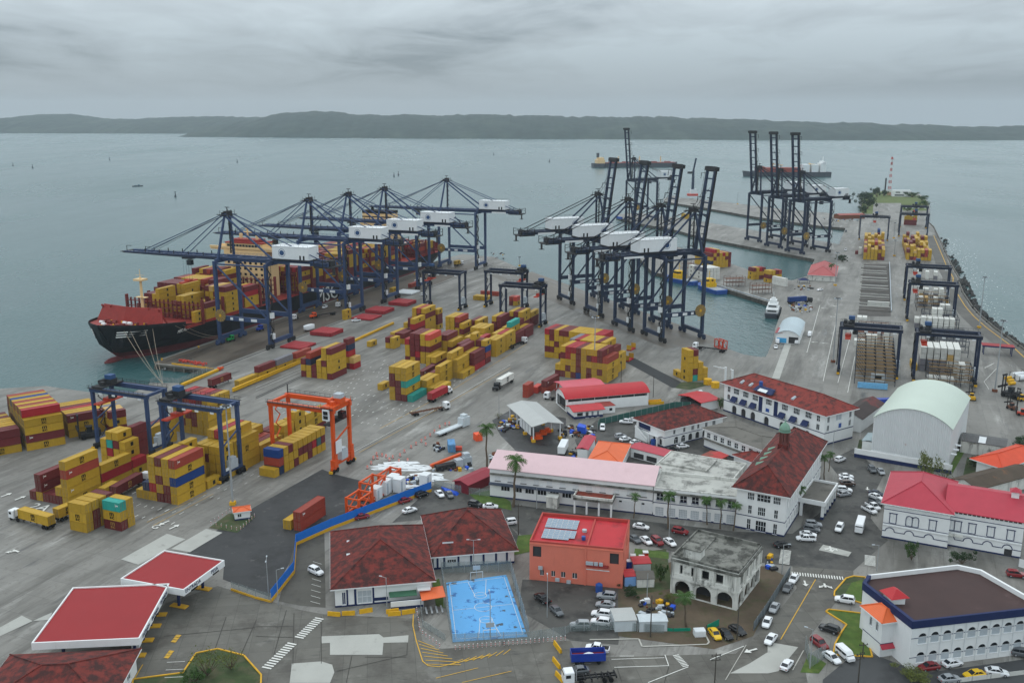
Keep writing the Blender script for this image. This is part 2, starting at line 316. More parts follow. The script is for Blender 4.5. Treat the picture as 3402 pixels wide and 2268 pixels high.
def blk(desc,P,th,cols,L=12,step=1,pitch=2.63,side='right',off=(0,0),z0=0.0,dh=HC,emb=.85):
 t=rad(th);e=Vector((math.cos(t),math.sin(t),0));l=Vector((-e.y,e.x,0))*step;LL=12.19 if L==12 else 6.06
 P=Vector((P[0],P[1],0))+e*off[0]+l*off[1];rg=random.Random(desc)
 for i,s in enumerate(cols):
  for k,ch in enumerate(s or ''):
   q=P+e*(LL/2+rg.uniform(-.08,.08))+l*(i*pitch+1.22+rg.uniform(-.05,.05))
   CLIST.append(dict(x=q.x,y=q.y,z=z0+k*dh,th=t,L=L,k=ch,d=desc,i=i,t=k,side=side,n=len(cols),emb=rg.random()<(emb if ch in 'YW' else .35),mk=rg.random()<.4,e=e,l=l))
Y1=CA(885,1495);a1=67.5
blk('in stack by yellow lane lines',Y1,a1,['YYBYO','MMYYY','MYMYM','YRYYY','YN','Y'])
blk('behind the blue-banded stack',Y1,a1,['Y','','YYYY','YYYYY'],6,off=(12.9,0))
blk('beside gantry leg with white cabinet',Y1,a1,['YYYY','YYYY','YYMY','YYYY'],6,off=(20.2,0))
blk('in tall stack under blue gantry',Y1,a1,['YYYY','YYYYY','YYYYR','YYYYY'],12,off=(26.6,0))
blk('between blue and orange gantries',Y1,a1,['YY','MM','MO','YYY','YYY'],12,off=(39.4,0))
blk('behind orange gantry legs, near bay',Y1,a1,['MYY','MYY','YM','YM'],6,off=(52.4,0))
blk('behind orange gantry legs, middle bay',Y1,a1,['YYYY','YYY','MY'],6,off=(59,0))
blk('behind orange gantry legs, far bay',Y1,a1,['MYY','MY'],12,off=(65.6,0))
blk('in crosswise stack under orange gantry',Y1,a1+90,['Y','NOB','YYY','YYM','MYY','YMY','YMY','MMY','YRY','YGY','YMY'],6,-1,side='front',off=(0,0)if 0 else(0,0))if 0 else None
_t=rad(a1);_e=Vector((math.cos(_t),math.sin(_t),0));_l=Vector((-_e.y,_e.x,0))
blk('of crosswise stack under orange gantry',Y1+_e*28.6-_l*13.3,a1+90,['Y','NOB','YYY','YYM','MYY','YMY','YMY','MMY','YRY','YGY','YMY'],6,-1,side='front')
blk('of stack behind painted 2A',Y1,a1,['YYYOY','MY','M','M','YMM','M'],12,off=(-13,28.5))
blk('behind the five-high 2A stack',Y1,a1,['YRY'],12,off=(-.2,28.5))
blk('inside left blue gantry, near bay',Y1,a1,['YR','YYYY','YYYMY','YYRTY','YYYY'],6,off=(12.7,28.7))
blk('inside left blue gantry, rear bay',Y1,a1,['','','YMMMM','YYYY'],6,off=(19.2,28.7))
blk('between the two blue gantries',Y1,a1,['YYY','YMM'],12,off=(33,40))
blk('of pink-roofed stack beyond gantries',Y1,a1,['YYYYY','YYYYM','YMMYR','YYMYO','YMYRM','YYYYR'],12,off=(53,32.4))
blk('of short stack beside truck lane',CC(1060,1480),a1+90,['YYY','MMY','YYY','YYM'],6,-1,side='front')
blk('of stack topped by teal box',CC(1585,1450),a1+90,['MYT','YYY'],6,-1,side='front')
DP=CD(500,1250)
blk('of waterside block at left',DP,38,['YMYY','YMYYR','YYYYY','MYYYO','YYYYY','YMYYO','YYMYY','YYMYB','MMMYY','MMYMO'],side='front')
blk('of block cut by left edge',DP,38,['YMM','YMM','YMY','YYY','YYY','YYY','YMM','YMY','YYM'],off=(-13.6,1.2),side='front')
blk('of waterside block behind gantry',DP,38,['YYM','YYY','YYY','YYR','YYM','YYY','YYY'],off=(14.7,5.6),side='front')
blk('of waterside block right of gantry',DP,38,['MYM','MYA','YYA','YYS','YYY','YMR'],off=(27.4,1.0),L=6,side='front')
Y2=CB(575,1340);a2=68.5
blk('of stack beside red trailer',Y2,a2,['MYTYY','MMMYY','YYMMY'])
blk('on ground by red trailer',Y2,a2,['T'],off=(0,-2.75))
blk('alone left of teal-banded stack',CB(70,1110),a2,['Y'],6)
blk('behind teal boxes',Y2,a2,['Y','Y','YY','YY','Y'],off=(12.8,-7.8))
blk('in third bay of middle yard',Y2,a2,['YYY','MM','','YM'],off=(25.6,-2.5))
blk('in fourth bay of middle yard',Y2,a2,['Y','YYY','YYYY'],off=(38.6,-7.2))
blk('in fifth bay of middle yard',Y2,a2,['RMM','MMY','YYYM','MM','Y'],off=(52,-6.6))
blk('in sixth bay of middle yard',Y2,a2,['MOBY','MMMM','YYYYY','YYY'],6,off=(65,-6.6))
blk('in seventh bay of middle yard',Y2,a2,['YYY','YYY','RR','YYR'],off=(79,-5.9))
blk('in eighth bay of middle yard',Y2,a2,['YYY','YYR','MYY'],off=(92,-5.9))
blk('of dark pair by waiting tractor',Y2,a2,['MM','YYYT','YYY'],off=(106,-5.4))
blk('of dark pair beyond waiting tractor',Y2,a2,['MM','YY','YMM'],off=(119,-5.4))
blk('at far corner of middle yard',Y2,a2,['MMYY','YMMM','MMMY'],off=(131.6,1.0))
blk('behind far gantry of middle yard',Y2,a2,['MMY','YY','MG'],off=(144.6,1.0))
blk('of five-high maroon stack',Y2,a2,['YYMYP','YYMYY','MRMMM','YMMMM','MYYR'],off=(55.6,17))
blk('right of five-high maroon stack',Y2,a2,['MY','YY'],off=(49,11))
blk('behind five-high maroon stack',Y2,a2,['YMY','YYYM','YYYM'],off=(68.6,12))
blk('in centre of middle yard',Y2,a2,['MM','YMM','Y'],off=(66,3.5))
blk('in shallow rows of middle yard',Y2,a2,['YY','YYY','YY'],off=(80,6))
blk('in next shallow row',Y2,a2,['Y','YY','YY','Y'],6,off=(93,5))
blk('in loose row beyond',Y2,a2,['YYY','YYY','YMY'],off=(100,9))
blk('of pair near far gantry leg',CI(1730,420,4*HC),a2,['YYMO','YYYY','YYYY'])
blk('before far gantry leg',CI(1830,560,3*HC),a2,['YMY'])
blk('behind far pair, gantry side',CJ(525,375,3*HC),a2,['YYY','YYM'])
blk('of tall pair beyond',CJ(945,300,4*HC),a2,['MMMM','YMMY'])
blk('of stack beside yellow beam',Y2,a2,['MYYYM','YYMYY','YYY','MM','YYNO','MYM'],off=(16.4,44.6))
blk('behind stack beside yellow beam',Y2,a2,['RA','MYROM' if 0 else 'MYRNM'],6,off=(34.8,44.6))
blk('of low pair facing hatch covers',Y2,a2,['YY','YM'],6,off=(75.7,46.3))
blk('left row near hatch covers',Y2,a2,['YM','YM','MY'],off=(86,46.5))
blk('before six-column stack by quay',Y2,a2,['MMRY','MM'],off=(95.5,45.4))
blk('of tall stack facing hatch covers',Y2,a2,['YYYMY','YYYMO','YYYYY','YMM','YY'],off=(108.6,45.8))
blk('behind tall stack facing hatch covers',Y2,a2,['YMMY','YY'],6,off=(121.5,45))
blk('alone facing hatch covers',Y2,a2,['Y'],6,off=(74.8,58.8))
EP=CE(1550,1450);a3=61.5
blk('of big centre block, front bay',EP,a3,['YYYO','YMYMM','YYYRY','MMYMY','YYYYY','BMMMM','MYYYR','YMYRR','MYYMY','MY'],pitch=2.48)
blk('of big centre block, middle bay',EP,a3,['YYY','YYMM','YYYYY','YYYYM','YYYYY','YYYYY','YYYYY','YYMYR','YYYYS'],pitch=2.48,off=(14.3,2.2))
blk('of big centre block, rear bay',EP,a3,['YYYYR','YYYMR','YYYYY','YYYYY','YYYYY','YYYYY','YYYYY','YMYYM','MYYYM','YYMYY','YMYMM','YMYYR'],pitch=2.48,off=(27.2,13.8))
_k=rad(20);KP=CK(750,1325)
blk('of stepped stack by black road',KP,111,['YYYYY','TMYYM','YYY','YY'],6,-1,side='left',pitch=2.5)
blk('beside stepped stack by black road',KP,111,['Y'],6,-1,side='left',off=(6.2,0))
blk('beside depot, stacked pair',Q7(150,338),66,['OO'],6)
blk('beside depot, lone orange',Q7(235,296),66,['P'],6)
blk('beside depot, long pair',Q7(320,300),62,['OM'],12)
MO=CL(770,1078);a4=70;rg=random.Random(3)
def rndcols(n,hs,seed):
 r_=random.Random(seed);o=[]
 for i in range(n):o.append(''.join(r_.choice('YYYYYMMMYYO')for _ in range(max(0,hs+r_.choice((-1,0,0,0,1))))))
 return o
for b_ in range(9):blk('in mole block, %s bay'%ORD[b_],MO,a4,rndcols(6,(3,3,4,3,3,4,3,2,2)[b_],b_),off=(b_*13,0))
blk('in mole block, blue-roofed',MO,a4,['','MMMB'],off=(117,0))
blk('white, left of mole block',MO,a4,['WW','M'],6,off=(28,17))
MR=CL(1800,1090)
for b_ in range(8):blk('in outer mole block, %s bay'%ORD[b_],MR,a4,rndcols(7,(3,2,3,3,3,4,2,3)[b_],40+b_),off=(b_*13,0.5))
blk('crosswise at mole end',CL(1470,320),160,['MMYY','YYYY','YYYY'],12,-1)
RW=CM(1775,870,3*HC)
blk('in reefer row, upper',Vector((196.6,407,0)),a4,['WWWW','SWAW','SSWW','SSWW','SSWW','SSWW'],pitch=2.75,emb=0)
blk('in reefer row, front',Vector((191.5,391,0)),a4,['WWW'],pitch=2.6,emb=0,L=6)
blk('in low reefer row, front',Vector((186,388,0)),a4,['W','W','W','W'],pitch=2.7,emb=0,L=6)
blk('in reefer row behind',Vector((203,421,0)),a4,['WWW','WWW','WWW'],pitch=2.75,emb=0)
RX=CM(1660,500,2*HC)
blk('in reefer row, second rack',RX,a4,['SWW','SWW','SWW','SWW','SWW','SWW'],6,pitch=2.7,emb=0)
blk('in reefer row, third rack',CM(1640,440,2*HC),a4,['SW','','SSWW','SSWW','SA','SW','SW'],6,pitch=2.7,emb=0)
blk('in reefer row, fourth rack',CM(1595,300,2*HC),a4,['SWW','SWW','SW'],6,pitch=2.7,emb=0)
blk('in reefer row, fifth rack',CM(1500,130,2*HC),a4,['SSWW','SW','','SA','SW'],6,pitch=2.7,emb=0)
blk('in reefer row, sixth rack',CM(1500,10,2*HC),a4,['SWW','SW','','SW','AW'],6,pitch=2.7,emb=0)
blk('in reefer row, seventh rack',CL(1940,1330,2*HC),a4,['SW','','WW','','SW'],6,pitch=2.7,emb=0)
blk('in left rack, rear',CM(745,600,3*HC),a4,['WWW','','WW','WW','W','W'],6,pitch=2.7,emb=0)
blk('under left gantry beam',CM(430,400,2*HC),a4,['WW','WW'],6,pitch=2.7,emb=0)
blk('standing by reefer gantry leg',CM(1130,1150),72,['Y'],12,pitch=2.7)
blk('of pier block, tall',Z2(430,985),113,['YNYM','YYMYR','YYYMY','YYYY','YYYR','YYMY','MMMM'],12,-1,side='left')
blk('of pier block, tall rear',Z2(430,985),113,['','YYYY','YMYY','YYYY','MYYY'],12,-1,off=(12.8,0),side='left')
blk('of white pier block',Z2(345,1140),113,['WWS','WWW','WWW','WWW','WWW'],12,-1,side='left')
blk('of white pier block, rear',Z2(345,1140),113,['WWW'],6,-1,off=(12.9,0),side='left')
blk('of pier block, low',Z2(1195,1175),113,['YMY','MYY','YYM','MYO'],6,-1,side='left')
blk('of pier block, low rear',Z2(985,1135),113,['YYM','YYY','MYR','MYM'],6,-1,side='left')
blk('of white pair on pier',Z2(1400,1225),118,['WW'],12,-1,side='left',emb=0)
blk('crosswise at pier tip',Z2(130,345),113,['YY','Y'],12,-1,side='left')
blk('behind yellow wall, near',Z1(1390,1110),68,['Y'],12)
blk('behind yellow wall, middle',Z1(1700,985),68,['YM'],12)
blk('behind yellow wall, far',Z1(1985,870),68,['YS'],12)
blk('behind yellow wall, end',Z1(2290,760),68,['YO'],12)
blk('behind blue fence',Q6(420,1560),68,['OO'],12)
blk('behind blue fence, low',Q6(392,1562),68,['','Y'],6,pitch=2.5)
blk('under second quay crane',T2(690,1420),69,['YY'],6);blk('under third quay crane',T2(1120,1165),69,['Y'],6);blk('on quay, fourth crane',T2(1290,1125),69,['O'],12)
blk('of flat stack by far gantries',T2(2000,1245),69,['Y','Y','Y','Y'],6);blk('red, by far gantries',T2(2090,1200),160,['O'],12,-1);blk('far gantry pair',T2(2260,1290),69,['YP','MO'],6)
# ship-to-shore cranes
M_CBLUE=mat('crane_blue_paint',c(50,68,102),.5,.16,.6,stain=(c(52,46,42),.62,.8,.7,.6),streak=(c(44,44,46),.55,.8,.5))
M_CNAVY=mat('crane_navy_paint',c(32,42,64),.5,.16,.6,stain=(c(44,40,38),.6,.8,.7,.6),streak=(c(36,36,40),.55,.8,.5))
M_CSTEEL=mat('crane_steel_blue',c(42,55,78),.5,.16,.6,stain=(c(48,44,40),.58,.8,.7,.7),streak=(c(40,40,42),.5,.8,.6))
M_GRIME=mat('greasy_steel',c(44,44,46),.7,.3,1.5,stain=(c(76,58,46),.6,.8,.8,.6))
M_HOUSE=mat('machinery_house_white',c(216,220,222),.5,.05,.6,streak=(c(120,110,98),.62,1.2,.45))
M_EMBL=mat('emblem_blue',c(44,76,118),.6,.05);M_SIGN=mat('sign_white',c(212,216,218),.5,.06,2)
M_REEL=mat('cable_reel_tan',c(126,108,70),.6,.25,2);M_YEL=mat('safety_yellow',c(206,158,30),.6,.15,1.5,stain=(c(110,84,40),.64,.8,1.2,.6));M_TYRE=mat('tyre_black',c(24,24,25),.85,.2,3)
M_ROPE=mat('wire_rope',c(30,32,36),.7,.1);M_GLASS=mat('dark_glass',c(26,32,38),.12,.1,1,spec=.6);M_RED=mat('machine_red',c(186,62,40),.55,.15,1.5);M_CABG=mat('cabinet_grey',c(170,178,184),.5,.08)
def emblem_disc(parent,x,y,z,r,ny):
 b=MB();d=.03*ny
 for k in range(16):
  t=2*math.pi*k/16;t2=t+.27
  P=[(x+r*.86*math.cos(t),z+r*.86*math.sin(t)),(x+r*math.cos(t),z+r*math.sin(t)),(x+r*math.cos(t2),z+r*math.sin(t2)),(x+r*.86*math.cos(t2),z+r*.86*math.sin(t2))]
  b.hexa([(a,y,q)for a,q in P]+[(a,y+d,q)for a,q in P])
 for s in(1,-1):
  pts=[];n=9
  for k in range(n):t=math.pi*.95*k/(n-1);pts.append((x+s*r*.66*math.cos(t),z+s*r*.62*math.sin(t)))
  inn=[(x+s*r*.66*math.cos(math.pi*.95*k/(n-1))*.8+s*.02,z+s*(r*.25*math.sin(math.pi*.95*k/(n-1)*2)-.02))for k in range(n)]
  for k in range(n-1):
   P=[pts[k],pts[k+1],inn[k+1],inn[k]];b.hexa([(a,y,q)for a,q in P]+[(a,y+d,q)for a,q in P])
 return b.build('emblem',M_EMBL,parent)
def sts(proto_key,label,loc,ang_,G,out,back,hz,zb,za,mblue,boom='down',ns=1,blen=60,dark=False,group=None,up_ang=82,house=(-21,-1)):
 r=thing('quay_crane',label,'crane',(loc[0],loc[1],0),ang_,group);S=9.0
 for sx in(0,G):
  for sy in(-S,S):
   MB().beam((sx,sy,2.6),(sx,sy,zb),1.5,1.3,w2=1.7,h2=1.5).build('leg',mblue,r)
   g=MB();g.box(sx,sy,1.35,1.2,5.4,1.1)
   for k in(-1,1):
    g.box(sx,sy+k*1.9,.75,1.0,2.6,.7);
   for k in(-2.6,-1.3,1.3,2.6):g.tube((sx-.35,sy+k,.42),(sx+.35,sy+k,.42),.42,8)
   g.build('bogie',M_GRIME if sx==0 else mblue,r)
  MB().box(sx,0,2.4,1.3,2*S-1.4,1.9).build('sill_beam',mblue,r)
  MB().box(sx,0,zb-1.2,1.2,2*S-1.4,2.0).build('cross_beam',mblue,r)
 for sy in(-S,S):
  p=MB().box(G/2,sy,12.6,G-1.5,1.0,2.2).build('portal_beam',mblue,r)
  if sy*ns>0:
   for(u,w_)in((.72,1.6),(.53,2.6),(.28,3.4)):MB().bx(G*u-w_/2,sy+ns*.52,13.0,G*u+w_/2,sy+ns*.56,14.3).build('sign_plate',M_SIGN,p)
  MB().tube((G-.6,sy,zb-2),(.8,sy,14.8),.48,8).build('brace',mblue,r)
  MB().tube((.8,sy,zb-1.4),(G-.8,sy,zb-1.4),.42,8).build('top_tie',mblue,r)
 g=MB();x,y=-1.6,S*ns;n=11
 for k in range(n):
  z0=3+k*3.35;yy=y+ns*(1.3 if k%2 else-1.0);y2=y+ns*(-1.0 if k%2 else 1.3);g.beam((x,yy,z0),(x,y2,z0+3.35),.7,.14);g.beam((x-.4,yy,z0+1.0),(x-.4,y2,z0+4.3),.07);g.box(x,y2,z0+3.3,1.2,1.1,.1)
 for q in(-1.6,1.9):g.beam((x,y+ns*q,2),(x,y+ns*q,41),.14)
 g.build('stair_tower',M_GRIME,r)
 [MB().box(-1.7,y-ns*.4,zc_,1.5,1.7,2.7).build('switch_cabinet',M_SIGN,r)for zc_ in(5.2,15.4)]
 q=MB().tube((G-2.2,y+ns*1.0,14.9),(G-2.2,y+ns*1.35,14.9),3.1,24);q.tube((G-2.2,y+ns*.95,14.9),(G-2.2,y+ns*1.5,14.9),.7,10,1)
 for k in range(12):
  t=2*math.pi*k/12;q.beam((G-2.2+.7*math.cos(t),y+ns*1.38,14.9+.7*math.sin(t)),(G-2.2+3.05*math.cos(t),y+ns*1.38,14.9+3.05*math.sin(t)),.14,.05,1)
 q.build('cable_reel',[M_REEL,M_YEL],r)
 g=MB()
 for sy in(-3.3,3.3):
  g.bx(back,sy-.65,hz-2.0,G+1.5,sy+.65,hz)
  g.bx(back,sy+(.7 if sy>0 else-1.7),hz-.5,G+1.5,sy+(1.7 if sy>0 else-.7),hz-.38)
  for k in range(int((G+1.5-back)/2.4)):xx=back+k*2.4;g.beam((xx,sy*1.5,hz-.4),(xx,sy*1.5,hz+.75),.07)
  g.beam((back,sy*1.5,hz+.75),(G+1.5,sy*1.5,hz+.75),.09);g.beam((back,sy*1.5,hz+.3),(G+1.5,sy*1.5,hz+.3),.06)
 for k in range(8):xx=back+1+(G-back)*k/7;g.bx(xx-.5,-2.64,hz-1.5,xx+.5,2.64,hz-.3)
 gd=g.build('main_girder',mblue,r)
 g=MB();g.bx(back-2.5,-5,hz-2.6,back+7,5,hz-2.1)
 for sx in(back-2.4,back+2,back+6.8):
  for sy in(-4.9,4.9):g.beam((sx,sy,hz-2.2),(sx,sy,hz+1.6),.3)
 for sy in(-4.9,4.9):g.beam((back-2.4,sy,hz+1.5),(back+6.8,sy,hz-.8),.25);g.beam((back-2.4,sy,hz-.4),(back+6.8,sy,hz+1.5),.2)
 g.box(back+1,0,hz-2,3,4,2.6);g.box(back-2,2,hz-5.6,.12,2.4,3);g.box(back-2,2,hz-5.8,2.4,2.4,.2)
 g.build('rear_platform',M_GRIME,r)
 MB().bx(back+9,ns*5.0,hz-1.9,back+20,ns*5.06,hz-.9).build('name_board',M_SIGN,r)
 h0,h1=house;b=MB();b.bx(h0,-4.6,hz+.6,h1,4.6,hz+6.6);b.bx(h0-.2,-4.8,hz+6.6,h1+.2,4.8,hz+6.8)
 hs=b.build('machinery_house',M_HOUSE,r);g=MB()
 for sy in(-4.7,4.7):
  g.beam((h0,sy,hz+7.7),(h1,sy,hz+7.7),.08)
  for k in range(9):xx=h0+(h1-h0)*k/8;g.beam((xx,sy,hz+6.8),(xx,sy,hz+7.7),.07)
 g.bx(h0-.4,-5.2,hz+.1,h1+.4,5.2,hz+.5);g.build('railing',M_GRIME,hs)
 emblem_disc(hs,h1-(h1-h0)*.27,ns*4.6,hz+3.6,2.0,ns)
 d=MB()
 for u in(.1,.2):d.bx(h0+(h1-h0)*u,ns*4.6,hz+.7,h0+(h1-h0)*u+.9,ns*4.64,hz+2.7)
 d.build('door',M_DARK,hs)
 xa=G-2.5
 for sy in(-1,1):
  MB().beam((G,sy*6.5,zb),(xa,sy*2.0,za-1),1.1,1.0,w2=.8,h2=.8).build('mast',mblue,r)
  MB().tube((xa,sy*2.2,za-1.5),(-1.0,sy*5.2,hz+.6),.5,8).build('back_leg',mblue,r)
  MB().tube((xa,sy*2.4,za-.6),(back+4,sy*3.3,hz+1),.24,6).build('back_stay',M_ROPE if dark else mblue,r)
 g=MB();g.box(xa,0,za-1.6,3.4,6.4,.4);g.box(xa-.4,0,za-1.2,1.6,4.6,1.8);g.box(xa+1.4,1.4,za-1.2,1.2,1.5,1.1);g.box(xa+1.4,-1.4,za-1.2,1.2,1.5,1.1)
 for sx,sy in((-2,-3.1),(2,-3.1),(2,3.1),(-2,3.1),(0,3.1),(0,-3.1)):g.beam((xa+sx,sy,za-1.4),(xa+sx,sy,za+1.0),.14)
 for sy in(-3.1,3.1):g.beam((xa-2,sy,za-.2),(xa+2,sy,za-.2),.1);g.beam((xa-3.4,sy,za-1.3),(xa+3.8,sy,za-1.1),.35)
 g.beam((xa,0,za),(xa,0,za+2.4),.3);g.beam((xa-1.5,0,za+2.3),(xa+1.2,0,za+2.3),.3)
 g.build('apex_platform',M_GRIME,r)
 g=MB();g.beam((xa+.2,-1.2,hz+1),(xa+.2,-1.2,za-2),.5);
 for k in range(6):zz=hz+2+k*3.4;g.box(xa-.6,-1.2,zz,2.2,1.6,.14);g.beam((xa-1.4,-1.2,zz),(xa+.6,-1.2,zz+3.3),.18)
 g.build('ladder',M_GRIME,r)
 x0,z0=G+2.0,hz-1.0;e=out-x0 if boom=='down' else blen;t=0 if boom=='down' else rad(up_ang)
 def T(u,y_,v):return(x0+u*math.cos(t)-v*math.sin(t),y_,z0+u*math.sin(t)+v*math.cos(t))
 g=MB()
 for sy in(-3.3,3.3):
  lo,hi=sy-.6,sy+.6;P=lambda u,a,v:T(u,a,v)
  g.hexa([P(0,lo,-.9),P(e,lo,-.2),P(e,hi,-.2),P(0,hi,-.9),P(0,lo,.9),P(e,lo,.8),P(e,hi,.8),P(0,hi,.9)])
 for k in range(int(e/6)+1):
  u=min(e-.5,k*6+.5);P=[T(u-.35,-2.72,-.5),T(u+.35,-2.72,-.5),T(u+.35,2.72,-.5),T(u-.35,2.72,-.5),T(u-.35,-2.72,.4),T(u+.35,-2.72,.4),T(u+.35,2.72,.4),T(u-.35,2.72,.4)];g.hexa(P)
 bo=g.build('boom',mblue,r);g=MB()
 for sy in(-1,1):
  g.beam(T(0,sy*4.8,.9),T(e,sy*4.8,.9),.09);g.hexa([T(0,sy*4.0,.1),T(e,sy*4.0,.1),T(e,sy*5.0,.1),T(0,sy*5.0,.1),T(0,sy*4.0,.2),T(e,sy*4.0,.2),T(e,sy*5.0,.2),T(0,sy*5.0,.2)])
  for k in range(int(e/3)):g.beam(T(k*3,sy*4.8,.2),T(k*3,sy*4.8,1.0),.08)
  for k in range(1,int(e/9)):g.beam(T(k*9,sy*3.3,.8),T(k*9,sy*3.3,2.4),.35)
 g.hexa([T(e-1,-4.6,.3),T(e+1.6,-4.6,.3),T(e+1.6,4.6,.3),T(e-1,4.6,.3),T(e-1,-4.6,.5),T(e+1.6,-4.6,.5),T(e+1.6,4.6,.5),T(e-1,4.6,.5)])
 for u in(e-2,e-14):g.beam(T(u,3.4,.8),T(u,3.4,3.6),.22);g.beam(T(u,3.4,3.5),T(u-3,3.4,3.5),.22)
 g.build('walkway',M_GRIME,bo)
 if boom=='down':
  for sy in(-1,1):
   for u,zz in((.38,1.5),(.80,1.5)):
    MB().beam((xa+.6,sy*2.4,za-.8),T(e*u,sy*3.3,1.2),.34,.34).build('forestay',mblue,r)
   MB().tube((xa+.6,sy*1.2,za-.5),T(e*.72,sy*2.2,1.4),.09,5).build('hoist_rope',M_ROPE,r)
  u=20 if ns>0 else 8;a=MB();a.box(x0+u,0,hz-2.7,6,5.2,.7);tr=a.build('trolley',M_GRIME,r)
  MB().box(x0+u-2.5,3.2*ns,hz-5.4,2.6,2.2,2.5).build('driver_cab',M_GLASS,tr);a=MB()
  for dx in(-1.6,1.6):
   for dy in(-1,1):a.tube((x0+u+dx+2,dy,hz-2.4),(x0+u+dx+2,dy,hz-14),.05,4)
  a.build('hoist_rope',M_ROPE,tr);MB().box(x0+u+2,0,hz-14.9,2.0,12,.7).box(x0+u+2,0,hz-14.2,3.2,2.4,.8).build('spreader',M_RED,tr)
 else:
  for sy in(-1,1):
   j=T(e*.42,sy*3.3,.9)
   MB().beam((xa+.3,sy*2.2,za-.8),j,.3,.3).build('forestay',mblue,r)
   MB().tube((xa+.3,sy*1.0,za-.2),T(e*.78,sy*2.0,.9),.1,5).build('hoist_rope',M_ROPE,r)
  g=MB();P=[T(e-.6,-5,-.9),T(e+1.4,-5,-.9),T(e+1.4,5,-.9),T(e-.6,5,-.9),T(e-.6,-5,1.1),T(e+1.4,-5,1.1),T(e+1.4,5,1.1),T(e-.6,5,1.1)];g.hexa(P)
  g.beam(T(e,4.5,0),T(e+.4,4.5,-5),.25);g.build('boom_head',M_GRIME,r)
  a=MB();a.box(8,0,hz-2.7,6,5.2,.7);tr=a.build('trolley',M_GRIME,r);MB().box(5.5,3.2*ns,hz-5.4,2.6,2.2,2.5).build('driver_cab',M_GLASS,tr)
 return r
def unit(a):return Vector((math.cos(a),math.sin(a),0))
aL=rad(159);ex=unit(aL)
APX=[T1(1530,150,64.6),T2(345,300,64.6),T2(708,250,64.6),T2(1040,200,64.6),T2(1610,122,64.6)]
LBL=['navy-blue quay crane with lowered boom nearest the ship\'s bow','lowered-boom quay crane second from the bow','lowered-boom quay crane third from the bow, amidships','lowered-boom quay crane fourth from the bow','lowered-boom quay crane standing alone at the quay tip']
pr=None;LEFT_CR=[]
for i,p in enumerate(APX):
 o_=p-ex*27.2
 if pr is None:pr=sts('L',LBL[0],o_,aL,29.5,90,-31,43.2,41.6,64.6,M_CBLUE,'down',1,group='lowered-boom quay cranes along the ship');q=pr
 else:q=copy_tree(pr);q.location=(o_.x,o_.y,0);q['label']=LBL[i]
 LEFT_CR.append(o_)
aC=rad(22.7);ex=unit(aC);ANC=[T3(795,668,65),T3(1073,716,65),T3(1368,772,65),T3(1668,812,65)]
LBL=['raised-boom quay crane farthest back in the central row','raised-boom quay crane second from the back of the central row','raised-boom quay crane third from the back of the central row','raised-boom quay crane nearest the camera in the central row']
pr=None
for i,p in enumerate(ANC):
 o_=p-ex*20.6
 if pr is None:pr=sts('C',LBL[0],o_,aC,23,60,-30,44.5,42.5,65.2,M_CSTEEL,'up',-1,blen=41,dark=True,group='raised-boom quay cranes beside the basin',house=(-12,9));q=pr
 else:q=copy_tree(pr);q.location=(o_.x,o_.y,0);q['label']=LBL[i]
aR=rad(204.5);ex=unit(aR);HNG=[T4(300,655,44),T4(490,690,44),T4(688,722,44)]
LBL=['dark raised-boom crane, leftmost of three on the second pier','dark raised-boom crane in the middle of three on the pier','dark raised-boom crane, rightmost of three, by the pier root']
pr=None
for i,p in enumerate(HNG):
 o_=p-ex*28
 if pr is None:pr=sts('R',LBL[0],o_,aR,27,60,-24,44.5,42.5,66,M_CNAVY,'up',1,blen=52,dark=True,group='dark quay cranes on the second pier',up_ang=84,house=(-22,-8));q=pr
 else:q=copy_tree(pr);q.location=(o_.x,o_.y,0);q['label']=LBL[i]
p=T3(1090,540,44);o_=p-ex*28;q=copy_tree(pr);q.location=(o_.x,o_.y,0);q['label']='lone raised-boom crane far out near the pier tips'
